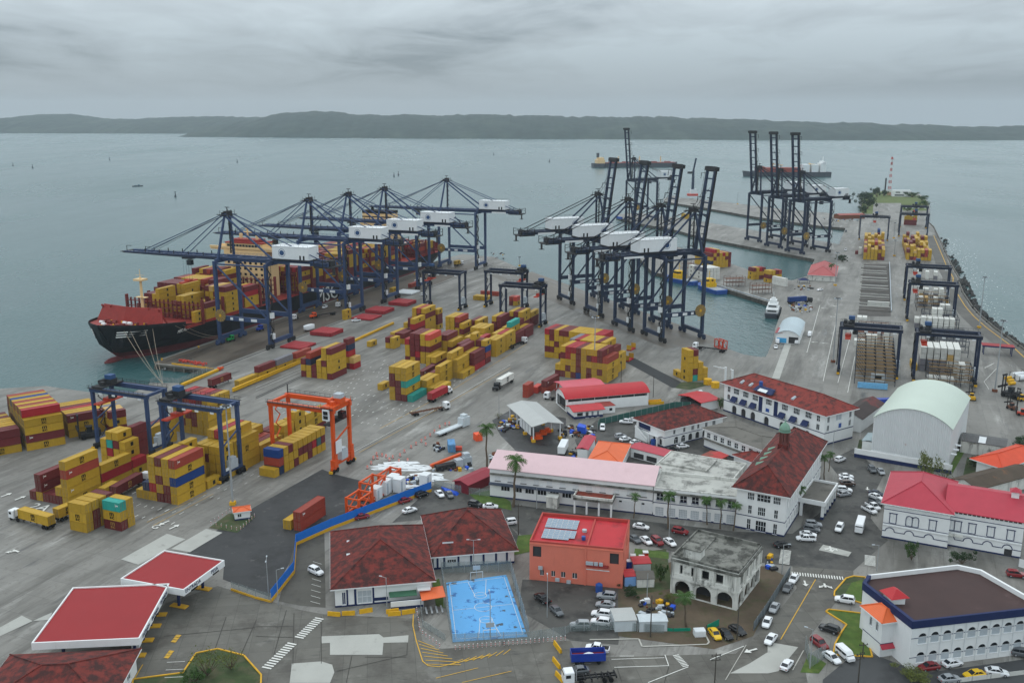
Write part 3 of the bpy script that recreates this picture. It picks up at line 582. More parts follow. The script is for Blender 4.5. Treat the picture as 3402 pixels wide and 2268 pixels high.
# rubber-tyred yard gantries
M_ORANGE=mat('gantry_orange',c(206,80,26),.45,.1,.8,stain=(c(150,60,26),.62,.8,1.0,.6))
def rtg(label,NR,th,span,wb,hh,mb_,trolley=.15,group=None,cab=True,flip=False,new=False):
 t=rad(th);r=thing('yard_gantry_crane',label,'gantry crane',(NR[0],NR[1],0),t-math.pi/2,group)
 X=(0,-span)
 for sx in X:
  for sy in(0,wb):
   MB().beam((sx,sy,2.2),(sx,sy,hh-1.4),1.0,.9,w2=1.15,h2=1.0).build('leg',mb_,r)
   w_=MB();w_.box(sx,sy,1.05,.9,3.4,1.0)
   for k in(-1.1,1.1):
    for d in(-.36,.36):w_.tube((sx+d-.25,sy+k,.75),(sx+d+.25,sy+k,.75),.75,12,1)
   if mb_ is M_ORANGE:w_.box(sx,sy,2.0,1.7,1.9,2.3);w_.box(sx,sy+.4,4.2,1.3,1.4,2.2)
   w_.build('bogie',[M_GRIME if mb_ is not M_ORANGE else mb_,M_TYRE],r);MB().box(sx,sy-2.2 if sy==0 else sy+2.2,.3,1.2,.5,.8).build('bumper',M_YEL,r)
  MB().box(sx,wb/2,2.2,.8,wb+1.2,1.1).build('sill_beam',mb_,r)
  MB().beam((sx,0,hh*.46),(sx,wb,hh*.62),.4).build('brace',mb_,r)if sx==0 or mb_ is not M_ORANGE else None
  MB().beam((sx,0,hh-.6),(sx,wb,hh-.6),.8,.9).build('end_tie',mb_,r)
 for sy in(0,wb):
  g_=MB().bx(-span-.9,sy-.55,hh-1.5,.9,sy+.55,hh).build('girder',mb_,r);q_=MB();s_=-1 if sy==0 else 1
  q_.bx(-span-.9,sy+s_*.6,hh-.1,.9,sy+s_*1.4,hh);q_.beam((-span-.9,sy+s_*1.4,hh+1),(.9,sy+s_*1.4,hh+1),.08);q_.beam((-span-.9,sy+s_*1.4,hh+.5),(.9,sy+s_*1.4,hh+.5),.06)
  for k in range(13):q_.beam((-span+k*span/12,sy+s_*1.4,hh),(-span+k*span/12,sy+s_*1.4,hh+1),.07)
  q_.build('walkway',M_GRIME,g_)
  if sy==0:
   for u in(.1,.36,.58,.83):MB().bx(-span*u-.7,-.6,hh-2.1,-span*u+.7,-.56,hh-1.45).build('sign_plate',M_SIGN,g_)
 x=-span*(1-trolley)if not flip else-span*trolley
 a=MB();a.box(x,wb/2,hh+.05,4.4,wb+1.6,.5,0);a.tube((x-1.6,wb/2-2,hh+1.3),(x-1.6,wb/2+2,hh+1.3),.75,10);a.box(x+1.2,wb/2+.6,hh+.55,2.2,3,1.7);a.box(x+.4,wb/2-2.6,hh+.55,1.4,1.4,1.2)
 for k in(-2.2,2.2):a.beam((x+k,-.5,hh+.5),(x+k,-.5,hh+1.6),.08);a.beam((x+k,wb+.5,hh+.5),(x+k,wb+.5,hh+1.6),.08)
 tr=a.build('trolley',M_GRIME if mb_ is not M_ORANGE else mb_,r);MB().box(x+1.0,wb/2+.4,hh+2.3,2.6,2.4,1.4).build('hoist_housing',M_EMBL if mb_ is not M_ORANGE else M_CABG,tr)
 if cab:MB().box(x+2.8,wb/2-1,hh-4.0,2.0,1.9,2.4).build('driver_cab',[M_GLASS],tr)
 sp=MB();zz=hh*.74;sp.box(x,wb/2,zz,2.3,min(11.6,wb+3.2),.45);sp.box(x,wb/2,zz+.45,2.6,3,.8);sp.build('spreader',M_RED if mb_ is not M_ORANGE else M_GRIME,tr);rp=MB()
 for dx in(-1,1):
  for dy in(-1.2,1.2):rp.tube((x+dx,wb/2+dy,zz+1.2),(x+dx*1.2,wb/2+dy*1.3,hh),.05,4)
 rp.build('hoist_rope',M_ROPE,tr)
 MB().box(0.2,wb/2,3.3,1.7,3.6,2.8).box(.2,wb/2,6.1,1.5,2.2,.9).build('power_cabinet',M_CABG,r)
 s_=MB()
 for k in range(7):z0=3.3+k*(hh-5)/7;s_.beam((-span-.9,wb/2+(1.2 if k%2 else-1.2),z0),(-span-.9,wb/2+(-1.2 if k%2 else 1.2),z0+(hh-5)/7),.5,.1)
 s_.build('stair',M_GRIME if mb_ is not M_ORANGE else mb_,r)
 MB().box(.72 if mb_ is not M_ORANGE else .9,1.6,3.4 if mb_ is not M_ORANGE else 6.4,.08,2.4 if mb_ is not M_ORANGE else 3.4,1.0 if mb_ is not M_ORANGE else 4.2).build('name_board',M_SIGN,r)
 return r
GY='blue yard gantries'
rtg('blue yard gantry crane at far left over mixed stacks',(-120.5,302.5),67.5,23.2,8.4,21.6,M_CBLUE,.12,GY)
rtg('blue yard gantry with grey cabinet beside the lamp post',(-89.6,280),67.5,22.6,8.4,24,M_CBLUE,.1,GY)
og=rtg('bright orange yard gantry crane over crosswise containers',(-56.6,288),67.5,23.4,9.6,21.2,M_ORANGE,.93)
MB().box(-1.4,-1.4,17.6,2.4,.5,3.6).build('window_cab',M_SIGN,og);MB().box(-1.4,-1.68,18.1,1.7,.04,1.2).box(-1.4,-1.68,19.5,1.7,.04,1.2).build('window',M_GLASS,og)
MB().beam((-23.4,9.6,21.2),(-23.4,9.6,24.2),.25).build('mast',M_GRIME,og)
rtg('dark blue yard gantry behind the hatch covers',(-30.4,547),69,23,8.4,22,M_CNAVY,.1,GY)
rtg('dark blue yard gantry nearest the quay tip',(5.9,549),69,23,8.4,22,M_CNAVY,.92,GY)
rtg('dark blue yard gantry at the back of the middle yard',(15.2,501.5),69,23,8.4,22,M_CNAVY,.9,GY)
rtg('navy gantry over the brown steel rack on the mole',(166.3,399.5),70,24,8.4,21.6,M_CNAVY,.12,GY)
rtg('navy gantry over white reefers next to the domed shed',(194.6,387.5),70,24,8.4,21.6,M_CNAVY,.12,GY)
rtg('navy mole gantry behind the reefers, nearer of a pair',(240.5,510),70,23.5,8.4,21.6,M_CNAVY,.12,GY)
rtg('navy mole gantry behind the reefers, farther of a pair',(263.5,570),70,24,8.4,21.6,M_CNAVY,.2,GY)
def top2(a,b,z=21.6):return a,b
for lab,tr_,z in(('distant navy gantry spanning the left mole block',T4(1536,885,21.6),21.6),('distant navy gantry at the mole\'s outer side, nearer one',T4(1900,862,21.6),21.6),('distant navy gantry at the mole end beside bushes',T4(1890,792,21.6),21.6)):
 rtg(lab,(tr_.x,tr_.y),70,24,8.4,z,M_CNAVY,.5,GY,cab=False)
 # container ship at the left quay
M_HULL=mat('hull_black',c(24,25,29),.5,.15,.05,streak=(c(60,44,38),.62,.25,.4));M_BOOT=mat('boot_red',c(96,42,44),.6,.2,.1,streak=(c(40,34,34),.55,.3,.5));M_DECKR=mat('deck_red',c(142,48,42),.65,.18,.4,stain=(c(90,40,36),.55,.75,.3,.7))
M_LASH=mat('lashing_red',c(112,42,38),.65,.2,.6);M_BUFF=mat('superstructure_buff',c(222,190,140),.55,.06,.5,streak=(c(130,100,70),.64,.6,.4));M_WHT=mat('white_paint',c(222,224,224),.5,.05,.6,streak=(c(150,130,110),.66,1.0,.4))
SO=Vector((-117.9,454.7,0));SE=unit(rad(69));SN=unit(rad(159))
def sp_(a,w_,z=0):v=SO+SE*a+SN*w_;return Vector((v.x,v.y,z))
ship=thing('container_ship','black-hulled container ship moored at the left quay under lowered booms','ship',tuple(sp_(0,61)),rad(69))
ST=[(-47,.4,.2,15.2),(-44,7,.2,15.0),(-40,12.5,.4,14.6),(-34,17,3,14.0),(-26,20.5,8,13.4),(-14,22.8,14,12.0),(0,24,19,10.2),(20,24,23,9.6),(60,24,24,9.6),(220,24,24,9.6),(262,23.8,21,9.6),(284,22.8,12,9.6),(289,22.2,9,9.6)]
g=MB();secs=[]
for a,hd,hw,zd in ST:
 xl=a if a>-30 else max(a,-47+(47-36)*1.0)if False else a
 rk=lambda z:(max(a,-46.6+(15-z)*.62)if a<-26 else a)
 rows=[]
 for z,hb in((-4.2,hw*.9),(-1.0,hw),(1.2,hw+(hd-hw)*.18),(5,hw+(hd-hw)*.55),(zd,hd)):rows.append((rk(z),hb,z))
 secs.append([(x,-y,z)for x,y,z in reversed(rows)][::-1]+[(x,y,z)for x,y,z in reversed(rows)])
i0=len(g.v);n=len(secs[0])
for q in secs:g.v+=q
for a in range(len(secs)-1):
 for k in range(n-1):
  g.f.append((i0+a*n+k,i0+(a+1)*n+k,i0+(a+1)*n+k+1,i0+a*n+k+1));kk=k if k<n//2 else n-2-k;g.m.append(1 if kk==0 or(kk==1)else 0 if k!=n//2-1 else 2)
g.f.append(tuple(range(i0+(len(secs)-1)*n,i0+len(secs)*n)));g.m.append(0)
hull=g.build('hull',[M_HULL,M_BOOT,M_DECKR],ship)
b=MB()
for s in(-1,1):
 for k in range(5):
  p,q=ST[k],ST[k+1];b.hexa([(p[0],s*p[1],p[3]-.1),(q[0],s*q[1],q[3]-.1),(q[0],s*(q[1]-.2),q[3]-.1),(p[0],s*(p[1]-.2 if p[1]>1 else 0),p[3]-.1),(p[0],s*p[1],p[3]+1.1),(q[0],s*q[1],q[3]+1.1),(q[0],s*(q[1]-.2),q[3]+1.1),(p[0],s*(p[1]-.2 if p[1]>1 else 0),p[3]+1.1)])
b.build('bulwark',M_HULL,ship)
b=MB();b.hexa([(-27,-20,13.2),(-31,0,13.6),(-30.6,0,13.6),(-26.6,-20,13.2),(-24,-17.5,21),(-28,0,21.4),(-27.5,0,21.4),(-23.5,-17.5,21)]);b.hexa([(-31,0,13.6),(-27,20,13.2),(-26.6,20,13.2),(-30.6,0,13.6),(-28,0,21.4),(-24,17.5,21),(-23.5,17.5,21),(-27.5,0,21.4)])
for k in range(7):
 y=-17+k*5.7;b.beam((-26+.3*abs(y)/4-1,y,21),(-20,y,12.5),.4,.8)
bw=b.build('breakwater',M_DECKR,ship)
b=MB();rg=random.Random(5)
for k in range(26):
 a=rg.uniform(-41,-30);y=rg.uniform(-.72,.72)*(a+47)*1.15;y=max(-16,min(16,y))
 if k%3==0:b.tube((a,y-1,14.9),(a,y+1,14.9),.8,8,k%2)
 elif k%3==1:b.box(a,y,13.8,1.8,1.2,1.2,0,rg.random())
 else:b.tube((a,y,13.6),(a,y,15),.4,6,2)
wl=b.build('mooring_winch',[M_LASH,M_WHT,M_YEL],ship);wl['kind']='stuff'
m=MB().tube((-17,0,12),(-17,0,34),.9,10,r2=.55);m.box(-17,0,24,2.4,6,.3);m.box(-17,0,32.4,4.2,5.2,.9);m.tube((-17,0,33),(-17,0,38),.16,6);m.beam((-17,-2.6,35),(-17,2.6,35),.14);m.build('foremast',M_BUFF,ship)
b=MB().ball(-39,0,-2.8,6,2.6,2.0,n=12,k=8).build('bulbous_bow',M_BOOT,ship,smooth=True)
for s in(-1,1):MB().box(-40,s*7.2,8.2,2.6,1.0,2.4).tube((-41,s*7.2,9),(-39,s*7.2,6.6),.5,6).build('anchor',M_GRIME,ship)
for k in range(3):
 P=lambda a:[p for p in((ST[i][0],ST[i+1][0],ST[i][1],ST[i+1][1])for i in range(len(ST)-1))if p[0]<=a<=p[1]][0]
 b=MB()
 for s in(-1,1):
  for a in(-43,-41,-39,-37,-35):
   pts=[]
   for q in(a,a+2):
    z=12.2-k*1.15;i=max(j for j in range(len(ST)-1)if ST[j][0]<=q);t=(q-ST[i][0])/(ST[i+1][0]-ST[i][0]);hd=ST[i][1]*(1-t)+ST[i+1][1]*t;hw=ST[i][2]*(1-t)+ST[i+1][2]*t;zd=ST[i][3]*(1-t)+ST[i+1][3]*t
    m5=hw+(hd-hw)*.55;hb=m5+(hd-m5)*(z-5)/(zd-5);xx=max(q,-46.6+(15-z)*.62+.3);pts.append((xx-.1,s*(hb+.12),z))
   b.hexa([pts[0],pts[1],(pts[1][0],pts[1][1]-s*.3,pts[1][2]),(pts[0][0],pts[0][1]-s*.3,pts[0][2]),*[(x,y,z+.5)for x,y,z in(pts[0],pts[1],(pts[1][0],pts[1][1]-s*.3,pts[1][2]),(pts[0][0],pts[0][1]-s*.3,pts[0][2]))]])
 b.build('bow_stripe',M_WHITEP,hull)
put_text('MSC',12.5,M_WHITEP,hull,(112,-24.06,4.6),(math.pi/2,0,0),'lettering',.05)
tt=put_text('MSC ALANYA',2.3,M_WHITEP,hull,(-13.5,-22.15,9.2),(math.pi/2+.30,0,.12),'ship_name',.05)
def lash(a,h,w0=-23.5,w1=23.5):
 b=MB();k=0;y=w0
 for z in[10.5+i*2.7 for i in range(int(h/2.7)+1)]:b.bx(a-.7,w0,z,a+.7,w1,z+.22);b.beam((a-.7,w0,z+1.1),(a-.7,w1,z+1.1),.1)
 while y<=w1+.1:b.box(a,y,9.6,.9,.35,h+1.6);y+=(w1-w0)/18
 for s in(w0,w1):b.box(a,s,9.6,1.6,.8,h+3)
 return b.build('lashing_bridge',M_LASH,ship)
for a,h in((-2,9),(14,8),(30,11),(46,9),(60,11),(83,11),(97,11),(111,11),(125,9),(139,11),(153,11),(167,11),(181,11),(195,9),(209,11),(236,9),(250,9),(264,6)):lash(a,h)
for a in(-14,0,16,32,85,99,113,127,141,155,169,183,197,238,252):
 for y in(-15.8,0,15.8):MB().box(a+6.3,y,9.55,12.2,15.2,1.5).build('hatch_cover',M_DECKR,ship)
MB().box(53,0,9.62,11,44,.1).build('open_hold',M_DARK,ship)
b=MB();b.bx(66,-14,9.6,78,14,36);b.bx(66.5,-23.5,36,75,23.5,37.0);b.bx(65.5,-12,37,76,12,40.2);b.bx(66,-23.5,37,67,23.5,38.2);b.bx(74,-23.5,37,75,23.5,38.2)
br=b.build('bridge_house',M_BUFF,ship)
b=MB().bx(65.2,-12.4,40.2,76.3,12.4,40.8);b.bx(67,-9,40.8,74,9,42.4);b.build('bridge_roof',M_DECKR,br)
for k in range(11):MB().bx(65.42,-11.2+k*2.05,38.3,65.5,-9.5+k*2.05,39.6).build('bridge_window',M_GLASS,br)
for z in(12.5,15.7,18.9,22.1,25.3,28.5,32.4):
 for y in(-11,-7.3,-3.6,0,3.6,7.3,11):MB().bx(65.92,y-.8,z,66.0,y+.8,z+1.3).build('cabin_window',M_GLASS,br)
b=MB();b.tube((70,0,42),(70,0,49),.5,8);b.box(70,0,46,1,7,.4);b.box(70,0,48,3.4,.5,.5);b.tube((72,6,42),(72,6,45),1.0,8);b.tube((69,-7,42),(69,-7,45),.8,8);b.build('radar_mast',M_BUFF,br)
b=MB();b.bx(219,-13,9.6,231,13,37);b.bx(220,-11.5,37,230,11.5,42.4);fn=b.build('funnel_casing',M_BUFF,ship)
b=MB().bx(219.9,-11.6,42.4,230.1,11.6,44.4);b.bx(219.85,-11.65,39.6,219.9,11.65,40.4)
for y in(-6,0,6):b.tube((225,y,44),(225,y,46.8),1.1,8)
b.build('funnel_top',M_DARK,fn)
MB().bx(275,-22,9.6,286,22,11).bx(278,-20,11,279,20,16).build('stern_deck',M_LASH,ship)
for s in(-1,1):
 b=MB()
 for k in range(60):b.beam((16+k*4.5,s*23.9,9.6),(16+k*4.5,s*23.9,10.7),.09)
 b.beam((16,s*23.9,10.7),(284,s*23.9,10.7),.1);b.build('deck_rail',M_LASH,ship)
def deck(a,spec,nm,L=12):blk(nm,sp_(a,61-23),69,spec,L,1,2.55,z0=11.1,off=(0,0))
rs=random.Random(21)
def mass(n,t):return[''.join(rs.choice('YYMMYMOYR')for _ in range(t+rs.choice((-1,0,0,0))))for _ in range(n)]
deck(-14,['']*11+['Y','Y','B',''],'on foredeck');deck(-7,['YY']+['']*17,'ship rail',6)
deck(1,['YYM','MM','','','','YYYY','MYMY','MYM','','','','YYYYY','YMYY','MMMM','YYMM','MM','MM',''],'ship bay one')
deck(17,['YYYYM','YYYYM','MMYMY','YYYYA','YMMYM','MY','MY','','','YYY','YYYYY','YYMYY','YYMMM','YYMMM','MYMMM','MMMMM','MMMMM','MMMM'],'ship bay two')
deck(33,['YYRM','YYMR','MYMY','MYY','MYY','','']+mass(11,5),'ship bay three');deck(48,['']*9+mass(9,6),'ship bay four')
for a in(85,99,113,127,141,155,169,183,197):deck(a,[('YYMMY','MYMYM','YMMYY','MMYYYM','YYYMM','MYM')[int(a)%6]]+mass(17,5 if a!=127 else 3),'ship aft bay')
deck(238,mass(5,3)+['WWW','WW']+mass(11,4),'stern bay');deck(252,mass(18,3),'stern bay last')
for k,(p,q)in enumerate(((sp_(-40,53,13.8),Z1(205,1070)),(sp_(-38,51,13.6),Z1(205,1075)),(sp_(-33,46.6,13.4),Z1(200,1078)),(sp_(-30,44.5,13.2),Z1(196,1080)),(sp_(-20,39.6,12.2),sp_(8,34.4,.6)),(sp_(-16,39,12.0),sp_(12,34.4,.6)))):
 b=MB();n=8
 for i in range(n):
  t0,t1=i/n,(i+1)/n;A=p.lerp(q,t0);B=p.lerp(q,t1);A.z-=2.2*math.sin(math.pi*t0);B.z-=2.2*math.sin(math.pi*t1);b.tube(A,B,.07,5)
 tag(b.build('mooring_line',mat('rope_pale',c(176,160,140),.9,.1)),'%s pale mooring rope from the ship\'s bow, counted from the water side'%ORD[k],'rope','mooring ropes at the bow')
 # other vessels
M_SHULL=mat('ship_dark_grey',c(62,66,74),.6,.12,.1);M_SRED=mat('ship_deck_red',c(134,62,54),.7,.15,.1);M_TUGB=mat('tug_blue',c(40,78,148),.5,.12,.6);M_TUGY=mat('tug_yellow',c(212,170,26),.5,.12,.8)
def hullmesh(L,B,zd,bow=.16,stern=.06,zb=-4,m=(0,1),tr=.8,rake=.5):
 g=MB();S=[];n=14
 for i in range(n+1):
  u=i/n;x=-L/2+L*u
  f=min(1,(u/stern)**.5*(1-tr)+tr)if u<stern else(1 if u<1-bow else max(.02,(1-((u-(1-bow))/bow)**1.9)))
  rk=max(0,(u-(1-bow))/bow);S.append([(x-rk*rake*zd*.8,-B/2*f*.86,zb),(x+.0,-B/2*f,zd+rk*zd*.25),(x,B/2*f,zd+rk*zd*.25),(x-rk*rake*zd*.8,B/2*f*.86,zb)])
 g.loft(S,m[0]);return g
def place_ship(name,label,A,B,cat='ship',group=None):
 d=(B-A).length;t=ang(A,B);mid=(A+B)/2;return thing(name,label,cat,(mid.x,mid.y,SEA_Z),t,group),d
r,d=place_ship('bulk_carrier','dark-hulled bulk carrier anchored far out behind the central cranes',T3(742,432,SEA_Z),T3(1520,425,SEA_Z));k=d
hullmesh(k,k*.15,k*.045,.09).build('hull',[M_SHULL,M_SRED],r);MB().bx(-k*.36,-k*.06,k*.046,k*.46,k*.06,k*.052).build('deck',M_SRED,r)
MB().bx(-k*.46,-k*.062,k*.045,-k*.37,k*.062,k*.085).bx(-k*.44,-k*.05,k*.085,-k*.38,k*.05,k*.11).build('superstructure',M_BUFF,r);MB().box(-k*.44,0,k*.11,k*.025,k*.03,k*.05).build('funnel',M_SHULL,r)
for u in(-.2,.05,.3):MB().tube((k*u,0,k*.05),(k*u,0,k*.12),k*.006,8).beam((k*u,-k*.03,k*.085),(k*u,k*.03,k*.085),k*.004).build('mast',M_BUFF,r)
for u in(-.28,-.12,.13,.22,.38):MB().box(k*u,0,k*.05,k*.055,k*.07,k*.012).build('hatch',M_SRED,r)
r,d=place_ship('cargo_vessel','grey container vessel under way behind the right-hand crane trio',T4(985,515,SEA_Z),T4(180,515,SEA_Z));k=d
hullmesh(k,k*.15,k*.052,.12).build('hull',[M_SHULL,M_SRED],r);MB().box(-k*.40,0,k*.05,k*.06,k*.13,k*.1).box(-k*.41,0,k*.15,k*.035,k*.14,k*.02).build('superstructure',M_WHT,r);MB().tube((-k*.41,0,k*.17),(-k*.41,0,k*.22),k*.006,8).build('radar_mast',M_WHT,r)
for u in(-.31,-.21):MB().box(k*u,0,k*.05,k*.075,k*.13,k*.085).build('container_tier',M_HOUSE,r)
for u in(-.1,.0,.1,.2,.3):MB().box(k*u,0,k*.05,k*.09,k*.13,k*(.05 if u<.3 else .06)).build('container_tier',CMAT['O'],r)
for u in(-.26,.16):MB().tube((k*u,0,k*.05),(k*u,0,k*.15),k*.01,8).beam((k*u,0,k*.14),(k*u-k*.12,0,k*.125),k*.008).build('deck_crane',M_BUFF,r)
M_FOAM=mat('foam_white',c(220,228,228),.8,.2,.3)
def foam(name,pts,m=M_FOAM,z=SEA_Z+.05):return sheet(name,pts,m,z)
A=T4(1000,512,SEA_Z);B=T4(1700,520,SEA_Z);
def streak_foam(pts,w,seed,nm='wake'):
 rg_=random.Random(seed);b=MB()
 for i in range(len(pts)-1):
  a,q=pts[i],pts[i+1];d_=(q-a);n_=max(1,int(d_.length/3.5));nn=Vector((-d_.y,d_.x,0)).normalized()
  for j in range(n_):
   for _ in range(2):
    t=(j+rg_.random())/n_;p_=a+d_*t+nn*rg_.gauss(0,w*.5);s=rg_.uniform(.12,.5)*min(w,7)*.22;an=rg_.uniform(0,3.1);L_=rg_.uniform(1,2.6)
    dd=d_.normalized()*L_*s;n2=nn*s*.45;zz=SEA_Z+.06+rg_.random()*.05
    b.poly([tuple((p_-dd-n2*.3)[:2])+(zz,),tuple((p_-n2)[:2])+(zz,),tuple((p_+dd)[:2])+(zz,),tuple((p_+n2)[:2])+(zz,)])
 o=b.build(nm,M_FOAM);o['kind']='stuff';return o
streak_foam([A,B],10,1);streak_foam([T4(165,512,SEA_Z),T4(260,516,SEA_Z)],8,2,'bow_wave')
def tug(label,A,B):
 r,d=place_ship('tug_boat',label,A,B,'boat','blue and yellow tugs by the pier');k=30
 hullmesh(k,10,2.6,.3,.12,-2).build('hull',M_TUGB,r);MB().bx(-13,-4,2.55,7,4,2.7).build('deck',mat('tug_deck',c(150,156,160),.7),r)
 MB().box(2,0,2.7,9,6.4,2.6).box(2.6,0,5.3,5,5,2.6).build('wheelhouse',M_TUGY,r);MB().box(2.6,0,6.2,5.1,5.1,1.1).build('window_band',M_GLASS,r)
 for s in(-1.6,1.6):MB().tube((-2.4,s,2.7),(-2.4,s,8),.7,8).build('funnel',M_TUGY,r)
 MB().tube((2,0,7.9),(2,0,13),.18,6).beam((2,-1.5,11),(2,1.5,11),.15).build('mast',M_TUGY,r)
 b=MB()
 for k in range(7):b.tube((-12+k*3.6,-5.05,1.6),(-12+k*3.6,-5.25,1.6),.6,8)
 b.build('tyre_fender',M_TYRE,r)['kind']='stuff'
tug('blue and yellow tug moored near the white reefers',T6(1660,400,SEA_Z),T6(1450,360,SEA_Z));tug('blue and yellow tug nearer the camera at the basin pier',T6(1955,500,SEA_Z),T6(1700,415,SEA_Z))
r,d=place_ship('work_boat','white work boat with dark hull tied up in the basin corner',Z3(930,985,SEA_Z),Z3(1010,760,SEA_Z),'boat')
hullmesh(26,8,2.6,.25,.1,-2).build('hull',M_SHULL,r);MB().bx(-10,-3.4,2.6,4,3.4,4.8).bx(-6,-2.8,4.8,3,2.8,7).bx(-3,-2,7,2,2,9).build('cabin',M_WHT,r);MB().box(-10.05,0,3.3,.1,5,.9).box(-6.05,0,5.4,.1,4.4,.9).build('window',M_GLASS,r);MB().tube((0,0,9),(0,0,13),.15,6).box(0,0,9,2.4,2.4,1).build('mast',M_WHT,r)
r,d=place_ship('small_vessel','small dark boat crossing open water at left',D(304,429,SEA_Z),D(329,428,SEA_Z),'boat')
hullmesh(d,d*.2,d*.08,.25).build('hull',M_SHULL,r);MB().box(d*.1,0,d*.08,d*.16,d*.14,d*.1).box(-d*.2,0,d*.08,d*.2,d*.12,d*.05).build('cabin',mat('teal_grey',c(90,120,130)),r)
for lab,a_,b_ in(('low grey barge lying off the far left shore',D(326,304,SEA_Z),D(368,303,SEA_Z)),('distant vessel lying off the right shore',D(1818,312,SEA_Z),D(1850,310,SEA_Z)),('distant low boat off the far right shore',D(2166,319,SEA_Z),D(2195,318,SEA_Z)),('tiny boat on open water below the headland',D(598,313,SEA_Z),D(605,313,SEA_Z)),('distant vessel beside the other off right shore',D(1944,318,SEA_Z),D(1966,317,SEA_Z))):
 r,d=place_ship('distant_boat',lab,a_,b_,'boat','distant boats');hullmesh(d,d*.2,d*.07,.2).build('hull',M_SHULL,r);MB().box(-d*.25,0,d*.07,d*.2,d*.16,d*.12).build('cabin',M_BUFF,r)
BU=[(30,381),(75,386),(252,368),(545,373),(403,452),(905,406),(915,403),(1134,356),(1262,372)]
for k,(u,v)in enumerate(BU):
 p=D(u,v,SEA_Z);b=MB().tube((0,0,-.6),(0,0,1.2),1.6,10).tube((0,0,1.2),(0,0,6),1.1,8,r2=.3).box(0,0,6,1.2,1.2,1.3)
 o=b.build('channel_buoy',[M_SHULL],None,p);tag(o,'%s channel buoy from the left on the open bay'%ORD[sorted(BU).index((u,v))],'buoy','channel buoys')
 # ground overlays
_ovn={}
def ov(name,pts,m,k=1):
 _ovn[k]=_ovn.get(k,0)+1;return sheet(name,pts,m,.02*k+.0013*_ovn[k])
M_ASPH=mat('asphalt_dark',c(56,57,58),.66,.16,.1,stain=[(c(40,41,42),.48,.64,.12,.8),(c(104,104,102),.6,.7,.25,.6)],bump=('noise',3,.1))
M_APRON=mat('quay_apron_wet',c(84,76,66),.55,.2,.08,stain=[(c(44,40,36),.48,.64,.1,.85,1,.25),(c(128,118,104),.62,.78,.12,.6,1)],stretch=(rad(69),.12))
M_STREET=mat('street_concrete',c(98,96,90),.65,.16,.08,stain=[(c(78,75,70),.48,.62,.1,.85),(c(128,126,120),.58,.72,.14,.6),(c(48,47,45),.60,.70,.35,.8,1,.25)],bump=('noise',2.5,.12),grid=(rad(8),5.0,4.2,.72),stretch=(rad(8),.4))
M_PALE=mat('pale_concrete',c(166,166,160),.7,.1,.15,stain=(c(120,118,112),.58,.75,.25,.7));M_MUD=mat('bare_earth',c(92,80,66),.9,.25,.2,stain=(c(70,78,48),.5,.7,.3,.7));M_LOT=mat('car_park_asphalt',c(78,77,74),.66,.18,.12,stain=[(c(50,50,49),.48,.62,.16,.85),(c(110,108,102),.58,.70,.3,.6),(c(34,34,34),.62,.7,.5,.8,1,.2)])
M_GRASS=mat('grass_ground',c(74,96,42),.9,.3,.5,stain=(c(106,112,60),.5,.7,.4,.6));M_DKGR=mat('weedy_ground',c(62,74,46),.9,.35,.3,stain=(c(92,84,66),.48,.64,.25,.8))
M_LINEW=mat('road_paint_white',c(214,214,208),.7,.1,1.5,stain=(c(130,128,122),.58,.72,1.2,.8));M_LINEY=mat('road_paint_yellow',c(204,160,56),.7,.12,1.2,stain=(c(130,120,96),.55,.72,1.0,.8));M_KERB=mat('kerb_concrete',c(176,174,166),.75,.12,.8);M_KERBY=mat('kerb_yellow',c(206,158,44),.7,.14,.8,stain=(c(120,104,70),.6,.76,1.2,.6))
M_PUD=mat('wet_puddle',c(52,54,54),.12,.15,.3,spec=.6);M_RUST=mat('rusty_steel',c(112,66,44),.8,.3,1.2)
q0=sp_(-43,34.2);ov('quay_apron',[sp_(-43,34.2),sp_(-41,2),sp_(292,2),sp_(292,34.2)],M_APRON)
for k,w_ in enumerate((0,29.5)):
 ov('crane_rail',[sp_(-40,w_-.35),sp_(290,w_-.35),sp_(290,w_+.35),sp_(-40,w_+.35)],M_GRIME,2)
aC=rad(112.7);
def cq(a,w_):v=Vector((75.7,467.3,0))+unit(aC)*a-unit(rad(202.7))*w_;return v
ov('quay_apron',[cq(-12,-6),cq(-12,30),cq(225,28),cq(225,-6)],mat('centre_quay_wet',c(104,98,90),.55,.2,.08,stain=[(c(62,58,52),.5,.66,.1,.85,1,.2),(c(140,132,120),.62,.78,.12,.6,1)],stretch=(aC,.14)))
ov('asphalt_yard',[Q6(610,990),Q6(720,1035),Q6(1010,1105),Q6(1320,1150),Q6(900,1400),Q6(400,1600),D(690,1250),D(620,1370),D(512,1330),D(515,1290),D(430,1270),Q6(-600,1700),Q6(0,1330)],M_ASPH)
ov('black_road',[Q7(1030,0),Q7(1130,-30),Q7(1330,75),Q7(1560,190),Q7(1730,195),Q7(1680,240),Q7(1480,245),Q7(1200,90)],mat('fresh_asphalt',c(50,52,53),.7,.12,.1))
ov('verge',[Q7(1560,190),Q7(1730,192),Q7(1820,215),Q7(1640,262),Q7(1500,245)],M_DKGR,2)
ov('street',[D(-260,1700),D(-260,1568),D(90,1568),D(330,1450),D(380,1385),D(500,1345),D(690,1400),D(745,1410),D(960,1420),D(970,1470),D(1000,1490),D(1310,1470),D(1330,1510),D(1690,1500),D(1760,1440),D(1830,1350),D(1820,1300),D(1960,1310),D(1960,1330),D(1860,1460),D(1850,1540),D(1880,1700)],M_STREET)
